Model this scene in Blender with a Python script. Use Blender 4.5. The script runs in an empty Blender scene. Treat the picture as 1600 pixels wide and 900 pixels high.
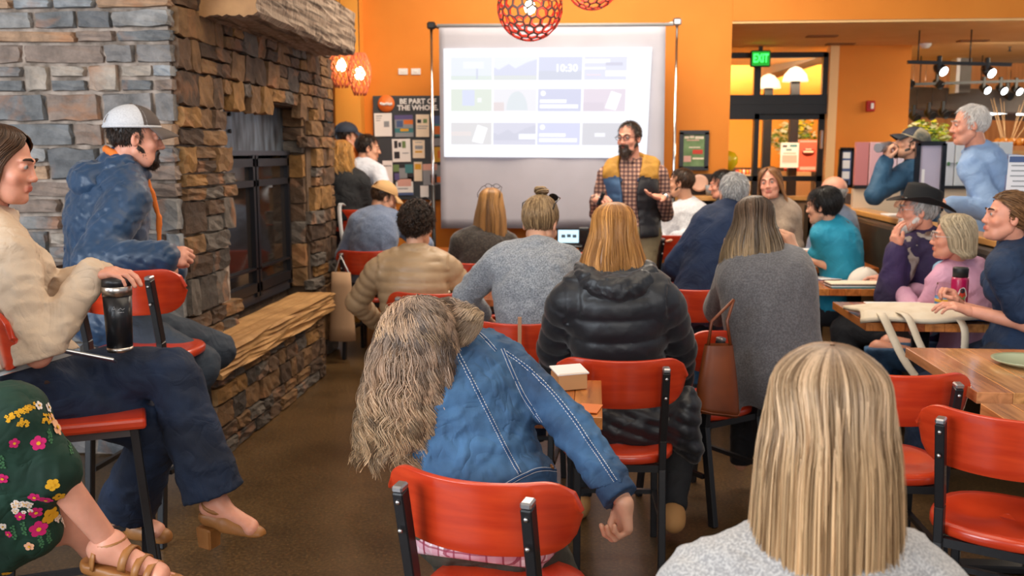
import bpy, bmesh, math, random
import numpy as np
from mathutils import Vector, Matrix
from mathutils.bvhtree import BVHTree
R = math.radians
random.seed(7); rng = np.random.default_rng(7)
SC = bpy.context.scene
COL = SC.collection
# ---------------------------------------------------------------- camera, world, lights, exposure
YAW, PITCH, EYE, FPX = R(4.9), R(8.0), 1.52, 1500.0
cd = bpy.data.cameras.new('camera'); cam = bpy.data.objects.new('camera', cd); COL.objects.link(cam)
cam.location = (0, 0, EYE); cam.rotation_euler = (R(90) - PITCH, 0, YAW)
cd.sensor_width = 36; cd.lens = 36 * FPX / 1600; cd.clip_start = .05; cd.clip_end = 100
cd.dof.use_dof = True; cd.dof.focus_distance = 2.5; cd.dof.aperture_fstop = 5.0
SC.camera = cam
W = bpy.data.worlds.new('world'); SC.world = W; W.use_nodes = True
W.node_tree.nodes['Background'].inputs[0].default_value = (.80, .88, 1.0, 1)
W.node_tree.nodes['Background'].inputs[1].default_value = .45
def area(name, loc, target, size, power, color, sy=None):
    l = bpy.data.lights.new(name, 'AREA'); l.energy = power; l.color = color; l.shape = 'RECTANGLE'
    l.size = size; l.size_y = sy or size
    o = bpy.data.objects.new(name, l); COL.objects.link(o); o.location = loc
    o.rotation_euler = (Vector(target) - Vector(loc)).to_track_quat('-Z', 'Y').to_euler()
    return o
area('window_daylight', (-3.9, -.6, 2.2), (-1.6, 4.2, 1.1), 3.2, 210, (.84, .92, 1.0), 2.2)
area('window_daylight_rear', (1.0, -2.6, 2.6), (.3, 4, .6), 3.5, 90, (1.0, .97, .93), 2.0)
area('ceiling_lamps_front', (.3, 3.2, 3.6), (.3, 3.6, 0), 3.0, 60, (1.0, .86, .68), 3.0)
area('ceiling_lamps_back', (.0, 6.7, 3.6), (0, 7.2, .6), 3.2, 125, (1.0, .87, .70), 1.6)
area('soffit_bounce_fill', (5.4, 9.2, 2.55), (5.0, 9.4, 0), 2.0, 170, (1.0, .85, .62), 1.6)  # added off-frame light; its floor bounce lifts the dark soffit
area('foyer_lamps', (2.0, 11.6, 2.95), (2.0, 12.9, .9), 1.8, 430, (1.0, .85, .6), 1.6)
area('store_lamps', (5.2, 11.4, 3.2), (5.2, 12.9, .2), 3.0, 230, (1.0, .88, .70), 3.0)
SC.view_settings.view_transform = 'Standard'; SC.view_settings.look = 'None'
SC.view_settings.exposure = .35; SC.view_settings.gamma = 1
SC.view_settings.use_curve_mapping = False
# ---------------------------------------------------------------- helpers
_F = Vector((-math.sin(YAW) * math.cos(PITCH), math.cos(YAW) * math.cos(PITCH), -math.sin(PITCH)))
_Rt = Vector((math.cos(YAW), math.sin(YAW), 0)); _U = _Rt.cross(_F); _C = Vector((0, 0, EYE))
def ray(px, py): return _F + _Rt * ((px - 800) / FPX) + _U * ((450 - py) / FPX)
def at(px, py, Y): d = ray(px, py); return _C + d * (Y / d.y)
def atx(px, py, X): d = ray(px, py); return _C + d * (X / d.x)
def atz(px, py, Z): d = ray(px, py); return _C + d * ((Z - EYE) / d.z)
V = Vector
def setp(o, label=None, cat=None, group=None, kind=None):
    if label: o['label'] = label
    if cat: o['category'] = cat
    if group: o['group'] = group
    if kind: o['kind'] = kind
    return o
def thing(name, loc=(0, 0, 0), rz=0, label=None, cat=None, group=None, kind=None):
    o = bpy.data.objects.new(name, None); COL.objects.link(o); o.location = loc; o.rotation_euler = (0, 0, rz)
    o.empty_display_size = .1
    return setp(o, label, cat, group, kind)
def link(name, me, parent=None, loc=None, rot=None, scale=None):
    o = bpy.data.objects.new(name, me); COL.objects.link(o)
    if parent is not None: o.parent = parent
    if loc is not None: o.location = loc
    if rot is not None: o.rotation_euler = rot
    if scale is not None: o.scale = scale
    return o
def copy_tree(o, parent=None):
    c = o.copy(); COL.objects.link(c)
    if parent is not None: c.parent = parent
    for ch in list(o.children): copy_tree(ch, c)
    return c
def mesh_np(name, verts, faces, mats=(), smooth=True, attrs=None, midx=None):
    """verts Nx3, faces list of arrays (n x k)"""
    me = bpy.data.meshes.new(name); verts = np.asarray(verts, np.float32)
    if not isinstance(faces, (list, tuple)): faces = [faces]
    faces = [np.asarray(f, np.int32) for f in faces if len(f)]
    me.vertices.add(len(verts)); me.vertices.foreach_set('co', verts.ravel())
    loops = np.concatenate([f.ravel() for f in faces]); cnt = np.concatenate([np.full(len(f), f.shape[1], np.int32) for f in faces])
    me.loops.add(len(loops)); me.loops.foreach_set('vertex_index', loops)
    me.polygons.add(len(cnt)); st = np.concatenate([[0], np.cumsum(cnt)[:-1]]).astype(np.int32)
    me.polygons.foreach_set('loop_start', st)
    try: me.polygons.foreach_set('loop_total', cnt)
    except Exception: pass
    for m in mats: me.materials.append(m)
    if midx is not None: me.polygons.foreach_set('material_index', np.asarray(midx, np.int32))
    me.update(calc_edges=True); me.validate()
    if smooth: me.polygons.foreach_set('use_smooth', np.ones(len(me.polygons), bool))
    if attrs:
        for k, a in attrs.items():
            at_ = me.attributes.new(k, 'FLOAT', 'POINT'); at_.data.foreach_set('value', np.asarray(a, np.float32))
    return me
class MB:
    """collects shapes into one mesh"""
    def __init__(s): s.bm = bmesh.new()
    def box(s, c, size, rot=None, bev=0, seg=1, mi=0, taper=None):
        g = bmesh.ops.create_cube(s.bm, size=1)['verts']
        for v in g:
            if taper and v.co.z > 0: v.co.x *= taper; v.co.y *= taper
            v.co = V((v.co.x * size[0], v.co.y * size[1], v.co.z * size[2]))
        fs = set(f for v in g for f in v.link_faces)
        if bev > 0:
            es = list({e for v in g for e in v.link_edges})
            r = bmesh.ops.bevel(s.bm, geom=es, offset=bev, segments=seg, affect='EDGES', profile=.5)
            g = list({v for f in r['faces'] for v in f.verts} | {v for v in g if v.is_valid}); fs = set(f for v in g for f in v.link_faces)
        M = Matrix.Translation(V(c)) @ (rot.to_4x4() if rot is not None else Matrix())
        for v in g: v.co = M @ v.co
        for f in fs: f.material_index = mi
        return s
    def bar(s, a, b, w, h, bev=0, mi=0, up=(0, 0, 1)):
        a, b = V(a), V(b); d = (b - a); L = d.length; d.normalize(); upv = V(up)
        if abs(d.dot(upv)) > .98: upv = V((0, 1, 0))
        x = upv.cross(d).normalized(); y = d.cross(x)
        s.box((a + b) / 2, (w, h, L), Matrix((x, y, d)).transposed(), bev, 1, mi); return s
    def tube(s, pts, r, n=8, mi=0, closed=False, caps=True):
        pts = [V(p) for p in pts]; rs = r if isinstance(r, (list, tuple)) else [r] * len(pts); rings = []; N = len(pts); px = None
        for i, p in enumerate(pts):
            t = (pts[(i + 1) % N] - pts[i - 1]) if closed else (pts[min(i + 1, N - 1)] - pts[max(i - 1, 0)])
            t.normalize()
            if px is None: px = t.orthogonal().normalized()
            px = (px - t * px.dot(t)); px = px.normalized() if px.length > 1e-6 else t.orthogonal().normalized(); py = t.cross(px)
            rings.append([s.bm.verts.new(p + (px * math.cos(2 * math.pi * j / n) + py * math.sin(2 * math.pi * j / n)) * rs[i]) for j in range(n)])
        for i in range(N if closed else N - 1):
            A, B = rings[i], rings[(i + 1) % N]
            for j in range(n):
                f = s.bm.faces.new((A[j], A[(j + 1) % n], B[(j + 1) % n], B[j])); f.material_index = mi; f.smooth = True
        if caps and not closed:
            f = s.bm.faces.new(rings[0][::-1]); f.material_index = mi; f = s.bm.faces.new(rings[-1]); f.material_index = mi
        return s
    def lathe(s, prof, c=(0, 0, 0), n=24, mi=0, M=None):
        c = V(c); rings = []
        for r, z in prof:
            rings.append([s.bm.verts.new((M @ V((r * math.cos(2 * math.pi * j / n), r * math.sin(2 * math.pi * j / n), z)) if M else V((r * math.cos(2 * math.pi * j / n), r * math.sin(2 * math.pi * j / n), z))) + c) for j in range(n)])
        for i in range(len(rings) - 1):
            for j in range(n):
                f = s.bm.faces.new((rings[i][j], rings[i][(j + 1) % n], rings[i + 1][(j + 1) % n], rings[i + 1][j])); f.material_index = mi; f.smooth = True
        for rr in (rings[0][::-1], rings[-1]):
            f = s.bm.faces.new(rr); f.material_index = mi
        return s
    def poly(s, pts, mi=0):
        f = s.bm.faces.new([s.bm.verts.new(V(p)) for p in pts]); f.material_index = mi; return s
    def prism(s, pts, d, mi=0):
        d = V(d); a = [s.bm.verts.new(V(p)) for p in pts]; b = [s.bm.verts.new(V(p) + d) for p in pts]; n = len(a)
        for f in [s.bm.faces.new(a[::-1]), s.bm.faces.new(b)] + [s.bm.faces.new((a[i], a[(i + 1) % n], b[(i + 1) % n], b[i])) for i in range(n)]: f.material_index = mi
        return s
    def grid(s, fn, nu, nv, mi=0, thick=0, smooth=True):
        P = [[s.bm.verts.new(V(fn(i / (nu - 1), j / (nv - 1)))) for j in range(nv)] for i in range(nu)]
        for i in range(nu - 1):
            for j in range(nv - 1):
                f = s.bm.faces.new((P[i][j], P[i + 1][j], P[i + 1][j + 1], P[i][j + 1])); f.material_index = mi; f.smooth = smooth
        return s
    def build(s, name, mats, parent=None, smooth=False, loc=None, rz=None, recalc=True, solid=0):
        if recalc: bmesh.ops.recalc_face_normals(s.bm, faces=s.bm.faces)
        if solid: bmesh.ops.solidify(s.bm, geom=list(s.bm.faces), thickness=solid)
        me = bpy.data.meshes.new(name); s.bm.to_mesh(me); s.bm.free()
        for m in (mats if isinstance(mats, (list, tuple)) else [mats]): me.materials.append(m)
        if smooth: me.polygons.foreach_set('use_smooth', np.ones(len(me.polygons), bool))
        return link(name, me, parent, loc, None if rz is None else (0, 0, rz))
def text_mesh(name, s, size, mat_, M, parent=None, ext=.001, bold=0.0, sx=1.0, spacing=1.0):
    cu = bpy.data.curves.new('txt', 'FONT'); cu.body = s; cu.size = size; cu.extrude = ext; cu.offset = bold; cu.align_x = 'CENTER'; cu.align_y = 'CENTER'; cu.resolution_u = 2; cu.space_line = .9; cu.space_character = spacing
    o = bpy.data.objects.new('txt', cu); COL.objects.link(o); dg = bpy.context.evaluated_depsgraph_get()
    me = bpy.data.meshes.new_from_object(o.evaluated_get(dg)); bpy.data.objects.remove(o)
    for v in me.vertices: v.co = M @ V((v.co.x * sx, v.co.y, v.co.z))
    me.materials.clear(); me.materials.append(mat_)
    return link(name, me, parent)
FRONT = Matrix.Rotation(R(90), 4, 'X')    # text facing -Y
# ---------------------------------------------------------------- materials
MATS = {}
def nt(name):
    m = bpy.data.materials.new(name); m.use_nodes = True; t = m.node_tree; return m, t, t.nodes['Principled BSDF']
def N(t, typ, **kw):
    n = t.nodes.new(typ)
    for k, v in kw.items():
        if k.startswith('i_'):
            key = k[2:]; key = int(key) if key.isdigit() else key; n.inputs[key].default_value = v
        else: setattr(n, k, v)
    return n
def c4(c): return (c[0], c[1], c[2], 1)
def hx(h): # sRGB hex -> linear
    h = h.lstrip('#'); r = [int(h[i:i + 2], 16) / 255 for i in (0, 2, 4)]
    return tuple(x / 12.92 if x <= .04045 else ((x + .055) / 1.055) ** 2.4 for x in r)
def ramp(t, fac, stops, interp='LINEAR'):
    r = t.nodes.new('ShaderNodeValToRGB'); r.color_ramp.interpolation = interp; e = r.color_ramp.elements
    while len(e) < len(stops): e.new(.5)
    for el, (p, c) in zip(e, stops): el.position = p; el.color = c4(c)
    t.links.new(fac, r.inputs[0]); return r.outputs[0]
def mat(name, col, rough=.6,  metal=0, col2=None, ns=20, detail=3, bump=0, bs=None, spec=.5, emit=None, es=0, coat=0, sheen=0, stretch=None, objrand=0, contrast=(.35, .65), wr=0, ws=9):
    if name in MATS: return MATS[name]
    m, t, b = nt(name); b.inputs['Base Color'].default_value = c4(col); b.inputs['Roughness'].default_value = rough
    b.inputs['Metallic'].default_value = metal; b.inputs['Specular IOR Level'].default_value = spec
    if coat: b.inputs['Coat Weight'].default_value = coat; b.inputs['Coat Roughness'].default_value = .15
    if sheen: b.inputs['Sheen Weight'].default_value = sheen
    if emit: b.inputs['Emission Color'].default_value = c4(emit); b.inputs['Emission Strength'].default_value = es
    tc = N(t, 'ShaderNodeTexCoord').outputs['Object']
    if stretch:
        mp = N(t, 'ShaderNodeMapping'); mp.inputs['Scale'].default_value = stretch; t.links.new(tc, mp.inputs[0]); tc = mp.outputs[0]
    src = None
    if col2 is not None:
        n = N(t, 'ShaderNodeTexNoise', i_Scale=ns, i_Detail=detail); t.links.new(tc, n.inputs['Vector'])
        src = ramp(t, n.outputs[0], [(contrast[0], col), (contrast[1], col2)])
    if objrand:
        oi = N(t, 'ShaderNodeObjectInfo'); hv = N(t, 'ShaderNodeHueSaturation'); mr = N(t, 'ShaderNodeMapRange')
        mr.inputs[3].default_value = 1 - objrand; mr.inputs[4].default_value = 1 + objrand
        t.links.new(oi.outputs['Random'], mr.inputs[0]); t.links.new(mr.outputs[0], hv.inputs['Value'])
        if src: t.links.new(src, hv.inputs['Color'])
        else: hv.inputs['Color'].default_value = c4(col)
        src = hv.outputs[0]
    if src: t.links.new(src, b.inputs['Base Color'])
    if bump:
        n = N(t, 'ShaderNodeTexNoise', i_Scale=bs or ns * 3, i_Detail=4); t.links.new(tc, n.inputs['Vector'])
        bp = N(t, 'ShaderNodeBump', i_Strength=bump, i_Distance=.01); t.links.new(n.outputs[0], bp.inputs['Height']); t.links.new(bp.outputs[0], b.inputs['Normal'])
    if wr:
        n = N(t, 'ShaderNodeTexNoise', i_Scale=ws, i_Detail=2, i_Distortion=1.4); t.links.new(tc, n.inputs['Vector'])
        sb = N(t, 'ShaderNodeMath', operation='SUBTRACT', i_1=.5); ab = N(t, 'ShaderNodeMath', operation='ABSOLUTE'); pw_ = N(t, 'ShaderNodeMath', operation='POWER', i_1=.8)
        t.links.new(n.outputs[0], sb.inputs[0]); t.links.new(sb.outputs[0], ab.inputs[0]); t.links.new(ab.outputs[0], pw_.inputs[0])
        b2 = N(t, 'ShaderNodeBump', i_Strength=wr, i_Distance=.022); t.links.new(pw_.outputs[0], b2.inputs['Height'])
        if bump: t.links.new(b2.outputs[0], bp.inputs['Normal'])
        else: t.links.new(b2.outputs[0], b.inputs['Normal'])
    MATS[name] = m; return m
def stone_mat(name, stops):
    m, t, b = nt(name); tc = N(t, 'ShaderNodeTexCoord'); oi = N(t, 'ShaderNodeObjectInfo')
    add = N(t, 'ShaderNodeVectorMath', operation='ADD'); sc = N(t, 'ShaderNodeVectorMath', operation='SCALE', i_Scale=37.0)
    cx = N(t, 'ShaderNodeCombineXYZ'); t.links.new(oi.outputs['Random'], cx.inputs[0]); t.links.new(oi.outputs['Random'], cx.inputs[1]); t.links.new(cx.outputs[0], sc.inputs[0])
    geo = N(t, 'ShaderNodeNewGeometry'); t.links.new(geo.outputs['Position'], add.inputs[0]); t.links.new(sc.outputs[0], add.inputs[1])
    base = ramp(t, oi.outputs['Random'], stops, 'CONSTANT')
    n1 = N(t, 'ShaderNodeTexNoise', i_Scale=9, i_Detail=6, i_Roughness=.65); t.links.new(add.outputs[0], n1.inputs['Vector'])
    n2 = N(t, 'ShaderNodeTexNoise', i_Scale=4, i_Detail=4, i_Distortion=1.0); t.links.new(add.outputs[0], n2.inputs['Vector'])
    mx = N(t, 'ShaderNodeMix', data_type='RGBA', blend_type='MULTIPLY'); mx.inputs[0].default_value = .85
    v = ramp(t, n1.outputs[0], [(.3, (.45, .45, .45)), (.7, (1.5, 1.5, 1.5))]); t.links.new(base, mx.inputs[6]); t.links.new(v, mx.inputs[7])
    mx2 = N(t, 'ShaderNodeMix', data_type='RGBA'); f = ramp(t, n2.outputs[0], [(.58, (0, 0, 0)), (.72, (.6, .6, .6))])
    t.links.new(f, mx2.inputs[0]); t.links.new(mx.outputs[2], mx2.inputs[6]); mx2.inputs[7].default_value = c4(hx('a8714a'))
    t.links.new(mx2.outputs[2], b.inputs['Base Color']); b.inputs['Roughness'].default_value = .75
    bp = N(t, 'ShaderNodeBump', i_Strength=.9, i_Distance=.02); t.links.new(n1.outputs[0], bp.inputs['Height']); t.links.new(bp.outputs[0], b.inputs['Normal'])
    return m
def wood_mat(name, stops, rough=.3, coat=.4, sc=(14, 1.2, 14)):
    m, t, b = nt(name); tc = N(t, 'ShaderNodeTexCoord'); oi = N(t, 'ShaderNodeObjectInfo')
    mp = N(t, 'ShaderNodeMapping'); mp.inputs['Scale'].default_value = sc; t.links.new(tc.outputs['Object'], mp.inputs[0])
    cx = N(t, 'ShaderNodeCombineXYZ'); ml = N(t, 'ShaderNodeMath', operation='MULTIPLY', i_1=50.0); t.links.new(oi.outputs['Random'], ml.inputs[0]); t.links.new(ml.outputs[0], cx.inputs[0]); t.links.new(cx.outputs[0], mp.inputs['Location'])
    n = N(t, 'ShaderNodeTexNoise', i_Scale=1.6, i_Detail=4, i_Distortion=1.2); t.links.new(mp.outputs[0], n.inputs['Vector'])
    a = ramp(t, oi.outputs['Random'], stops); v = ramp(t, n.outputs[0], [(.3, (.6, .55, .5)), (.7, (1.15, 1.15, 1.15))])
    mx = N(t, 'ShaderNodeMix', data_type='RGBA', blend_type='MULTIPLY'); mx.inputs[0].default_value = 1; t.links.new(a, mx.inputs[6]); t.links.new(v, mx.inputs[7])
    t.links.new(mx.outputs[2], b.inputs['Base Color']); b.inputs['Roughness'].default_value = rough; b.inputs['Coat Weight'].default_value = coat; b.inputs['Coat Roughness'].default_value = .12
    return m
def plaid_mat(name, base, c1, c2, period=.05, axes=('X', 'Z'), attr=None):
    m, t, b = nt(name); tc = N(t, 'ShaderNodeTexCoord'); sp = N(t, 'ShaderNodeSeparateXYZ'); t.links.new(tc.outputs['Object'], sp.inputs[0])
    cur = c4(base); curs = None
    def band(axis, off, width, col, fac):
        nonlocal curs
        a = N(t, 'ShaderNodeMath', operation='MULTIPLY_ADD', i_1=1 / period, i_2=off); t.links.new(sp.outputs[axis], a.inputs[0])
        fr = N(t, 'ShaderNodeMath', operation='FRACT'); t.links.new(a.outputs[0], fr.inputs[0])
        lt = N(t, 'ShaderNodeMath', operation='LESS_THAN', i_1=width); t.links.new(fr.outputs[0], lt.inputs[0])
        mf = N(t, 'ShaderNodeMath', operation='MULTIPLY', i_1=fac); t.links.new(lt.outputs[0], mf.inputs[0])
        mx = N(t, 'ShaderNodeMix', data_type='RGBA'); t.links.new(mf.outputs[0], mx.inputs[0])
        if curs is None: mx.inputs[6].default_value = cur
        else: t.links.new(curs, mx.inputs[6])
        mx.inputs[7].default_value = c4(col); curs = mx.outputs[2]
    for ax in axes: band(ax, 0, .42, c1, .65)
    for ax in axes: band(ax, .62, .12, c2, .8)
    t.links.new(curs, b.inputs['Base Color']); b.inputs['Roughness'].default_value = .85
    return m
def hair_mat(name, root, mid, tip, hi, lo, rough=.35):
    """strand attributes: tt 0 at the root, 1 at the tip; rnd one value per lock"""
    m, t, b = nt(name); a = N(t, 'ShaderNodeAttribute', attribute_name='tt'); r = N(t, 'ShaderNodeAttribute', attribute_name='rnd')
    c = ramp(t, a.outputs['Fac'], [(.0, root), (.35, mid), (1, tip)])
    s = ramp(t, r.outputs['Fac'], [(.05, lo), (.32, tuple(.5 * x + .35 for x in lo)), (.6, (1.05, 1.05, 1.05)), (.88, hi)])
    mx = N(t, 'ShaderNodeMix', data_type='RGBA', blend_type='MULTIPLY'); mx.inputs[0].default_value = 1; t.links.new(c, mx.inputs[6]); t.links.new(s, mx.inputs[7])
    t.links.new(mx.outputs[2], b.inputs['Base Color']); b.inputs['Roughness'].default_value = rough; b.inputs['Specular IOR Level'].default_value = .45
    return m
def emis(name, col, s):
    if name in MATS: return MATS[name]
    return mat(name, (0, 0, 0), .5, emit=col, es=s)
# ================================================================ the setting
OR = mat('orange_paint', hx('dc8422'), .65, col2=hx('d67c1a'), ns=2, bump=.05, bs=120)
ORL = mat('orange_paint_window_lit', hx('eda03c'), .65)  # lighter copy of the wall orange: window light put into the colour
TANC = mat('tan_ceiling', hx('ecc58a'), .8, col2=hx('e6bc7e'), ns=4)
YEL = mat('yellow_paint', hx('f2bc58'), .7)
BLK = mat('black_metal', (.012, .012, .014), .35, bump=.05, bs=60)
BLKG = mat('black_gloss', (.01, .01, .012), .12)
STEEL = mat('steel', (.55, .55, .56), .3, 1)
CHROME = mat('chrome', (.8, .8, .8), .12, 1)
WHITE = mat('white_paint', (.8, .8, .8), .6)
DARKW = mat('dark_wood', hx('3a2a22'), .5, col2=hx('241812'), ns=8)
def floor_mat():
    m, t, b = nt('polished_concrete'); tc = N(t, 'ShaderNodeTexCoord')
    n1 = N(t, 'ShaderNodeTexNoise', i_Scale=1.3, i_Detail=5, i_Roughness=.6); n2 = N(t, 'ShaderNodeTexNoise', i_Scale=75, i_Detail=3); v = N(t, 'ShaderNodeTexVoronoi', i_Scale=55)
    for n in (n1, n2, v): t.links.new(tc.outputs['Object'], n.inputs['Vector'])
    a = ramp(t, n1.outputs[0], [(.3, hx('3e2d1a')), (.7, hx('6a5032'))]); s = ramp(t, n2.outputs[0], [(.35, (.5, .5, .5)), (.6, (1.1, 1.1, 1.1)), (.75, (1.9, 1.8, 1.6))])
    mx = N(t, 'ShaderNodeMix', data_type='RGBA', blend_type='MULTIPLY'); mx.inputs[0].default_value = .9; t.links.new(a, mx.inputs[6]); t.links.new(s, mx.inputs[7])
    w = ramp(t, v.outputs['Distance'], [(.08, (1, 1, 1)), (.14, (0, 0, 0))]); mf = N(t, 'ShaderNodeMath', operation='MULTIPLY', i_1=.35); t.links.new(w, mf.inputs[0])
    mx2 = N(t, 'ShaderNodeMix', data_type='RGBA'); t.links.new(mf.outputs[0], mx2.inputs[0]); t.links.new(mx.outputs[2], mx2.inputs[6]); mx2.inputs[7].default_value = c4(hx('b89a70'))
    t.links.new(mx2.outputs[2], b.inputs['Base Color']); b.inputs['Roughness'].default_value = .28; return m
def struct(name, mb, m, parent=None, **k):
    o = mb.build(name, m, parent, **k)
    if parent is None: o['kind'] = 'structure'
    return o
struct('floor', MB().box((2, 5, -.05), (14, 20, .1)), floor_mat())
struct('ceiling', MB().box((-1, 2.8, 3.85), (8.4, 11.6, .1)), mat('ceiling_paint', hx('b9a48c'), .8))
struct('wall_back', MB().box(((-4.5 + 1.16) / 2, 8.7, 1.95), (5.66, .2, 3.9)), OR)
# chair rail / dark wainscot right of the screen stand
struct('wall_pilaster', MB().box(((at(524, 150, 8.45).x + at(563, 150, 8.45).x) / 2, 8.53, 1.95), (at(563, 150, 8.45).x - at(524, 150, 8.45).x, .18, 3.9)), ORL)
struct('wall_front', MB().box((2.5, -3.2, 3.3), (9, .1, 1.2)).box((2.5, -3.2, .3), (9, .1, .6)), mat('cream_paint', hx('c9b79a'), .7))
# left wall: windows let the daylight in
wl = struct('wall_left', MB().box((-4.55, 3.5, 3.3), (.1, 14, 1.2)).box((-4.55, 3.5, .25), (.1, 14, .5)).box((-4.55, 6.4, 1.7), (.1, 1.0, 2.6)).box((-4.55, 2.6, 1.7), (.1, .5, 2.6)), MATS['cream_paint'])
# window behind the fireplace (far left of the back wall)
wf = thing('window_1', at(517, 220, 8.55), kind='structure')
pw = at(515, 140, 8.56)
MB().box((pw.x - .50, 8.56, 1.35), (.9, .02, 2.1)).build('pane', mat('window_glow', hx('c8dcea'), .4, emit=hx('cfe0ee'), es=1.6), wf).matrix_parent_inverse = Matrix.Translation(-wf.location)
MB().box((pw.x + .0, 8.54, 1.15), (.055, .06, 2.2)).box((pw.x - .45, 8.54, 2.24), (.9, .06, .06)).build('window_frame', mat('blue_frame', hx('37566a'), .4), wf).matrix_parent_inverse = Matrix.Translation(-wf.location)
# soffit over the right side, fascia and recessed back
SB = 2.62
struct('ceiling_soffit', MB().box((6.15, 10.6, SB + .02), (9.98, 4.0, .04)), TANC)
struct('wall_fascia', MB().box((6.15, 8.62, SB + .67), (9.98, .06, 1.30)), OR)
struct('wall_return', MB().box((1.11, 9.65, 1.31), (.1, 1.74, 2.62)), OR)
# exit door wall: plane Y = 10.5
DY = 10.5
def px2(x, y, Y=DY): return at(x, y, Y)
dL, dR = px2(1118, 90).x, px2(1292, 90).x
wR = px2(1421, 90).x
struct('wall_right_of_door', MB().box(((dR + .06 + wR) / 2, DY, SB / 2), (wR - dR - .06, .14, SB)), OR)
struct('baseboard_right', MB().box(((dR + wR) / 2, DY - .08, .55), (wR - dR, .02, 1.1)), mat('grey_wainscot', hx('5b4a44'), .6, col2=hx('493a34'), ns=12))
struct('trim_1', MB().box((dR + .055, DY - .02, SB / 2), (.09, .18, SB)), mat('cream_trim', hx('f2c78c'), .5))
# door assembly
GL, gt, gb = nt('clear_glass'); gb.inputs['Base Color'].default_value = (1, 1, 1, 1); gb.inputs['Roughness'].default_value = .0; gb.inputs['Transmission Weight'].default_value = 1; gb.inputs['IOR'].default_value = 1.05; gb.inputs['Specular IOR Level'].default_value = .4
d1 = thing('door_1', ((dL + dR) / 2, DY, 0), kind='structure'); dm = Matrix.Translation(-d1.location)
def dpart(name, mb, m, par=d1, **k):
    o = mb.build(name, m, par, **k); o.matrix_parent_inverse = Matrix.Translation(-par.matrix_basis.translation) if par.parent is None else Matrix(); return o
def hz(y): return px2(1200, y).z
def vx(x): return px2(x, 160).x
fr = MB()
def fbar(mb, x0, x1, y0, y1, th=.08, dy=0):
    a, b = px2(x0, y0), px2(x1, y1); mb.box(((a.x + b.x) / 2, DY + dy, (a.z + b.z) / 2), (abs(b.x - a.x), th, abs(a.z - b.z))); return mb
fbar(fr, 1118, 1292, 83, 90); fbar(fr, 1286, 1293, 83, 150); fbar(fr, 1118, 1290, 149, 163, .14); fbar(fr, 1118, 1290, 163, 178, .12); fbar(fr, 1179, 1187, 83, 150)
dpart('door_frame', fr, BLK)
for (x0, x1, y0, y1) in ((1120, 1179, 90, 149), (1187, 1286, 90, 149)):
    dpart('pane', fbar(MB(), x0, x1, y0, y1, .006), GL)
for (x0, x1) in ((1118, 1186), (1178, 1292)):
    lf = MB(); a = px2(x0, 178); b = px2(x1, 178); zb = .02; zt = a.z; dy = .04 if x0 > 1150 else -.04
    lf.box(((a.x + .025), DY + dy, (zt + zb) / 2), (.05, .05, zt - zb)).box((b.x - .03, DY + dy, (zt + zb) / 2), (.09 if x0 > 1150 else .05, .05, zt - zb)).box(((a.x + b.x) / 2, DY + dy, zt - .03), (b.x - a.x, .05, .06)).box(((a.x + b.x) / 2, DY + dy, .14), (b.x - a.x, .05, .24)).box(((a.x + b.x) / 2, DY + dy, px2(1200, 279).z), (b.x - a.x, .05, .055))
    L_ = dpart('door_leaf', lf, BLK)
    dpart('pane', MB().box(((a.x + b.x) / 2, DY + dy, (zt + zb) / 2), (b.x - a.x - .1, .006, zt - zb - .1)), GL)
hd = px2(1284, 218, DY - .06); dpart('handle', MB().box((hd.x, DY - .05, hd.z), (.035, .03, .2), None, .01), STEEL)
# exit sign
e = at(1188, 92, DY - .25); es = thing('exit_sign', e, label='lit green EXIT sign in a black box above the glass door', cat='sign')
MB().box((0, 0, 0), (.2, .05, .165), None, .008).build('housing', BLK, es)
MB().box((0, -.028, 0), (.175, .004, .14)).build('lit_face', emis('exit_green', (.01, .30, .02), 1.2), es)
text_mesh('lettering', 'EXIT', .12, emis('exit_letters', (.05, 1, .12), 2.6), Matrix.Translation((0, -.033, 0)) @ FRONT, es, bold=.002, sx=.62)
MB().box((0, .0, .1), (.04, .03, .05)).build('bracket', BLK, es)
# foyer beyond the doors
struct('wall_foyer', MB().box((2.0, 13.6, 1.5), (4.2, .1, 3.2)).box((wR - .05, 12.1, 1.5), (.1, 3, 3.2)).box((.3, 12.1, 1.5), (.1, 3, 3.2)), YEL)
struct('ceiling_foyer', MB().box((2, 12.1, 3.05), (4.2, 3.2, .08)), TANC)
struct('trim_2', MB().box((2.0, 13.52, px2(1200, 262, 13.5).z / 2), (4.0, .03, px2(1200, 262, 13.5).z)), mat('grey_tile', hx('4c4440'), .6, col2=hx('5e5650'), ns=9))
bm_ = at(1245, 100, 12.4); struct('trim_3', MB().bar(at(1200, 112, 12.9), at(1320, 70, 11.4), .25, .16), mat('grey_beam', hx('8a7c70'), .6))
for i, (x, y0, Y) in enumerate(((1201, 125, 12.2), (1243, 114, 11.8))):
    p = at(x, y0, Y); s = thing('post_lamp', (p.x, p.y, 0), label=('slim black post lamp with glowing dome shade, left one behind the door glass', 'slim black post lamp with pale dome shade, right one behind the door glass')[i], cat='lamp', group='post lamps in the foyer')
    MB().box((0, 0, (p.z - .1) / 2), (.1, .1, p.z - .1)).build('post', BLK, s)
    MB().lathe([(.15, -.1), (.13, -.02), (.07, .05), (.015, .075)], (0, 0, p.z), 20).build('dome_shade', mat('frosted_glass', (.9, .85, .75), .3, emit=(1, .9, .7), es=.8), s)
    MB().lathe([(.005, -.05), (.04, -.02), (.04, .02), (.005, .05)], (0, 0, p.z - .01), 12).build('bulb', emis('warm_bulb', (1, .85, .55), 14), s)
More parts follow.
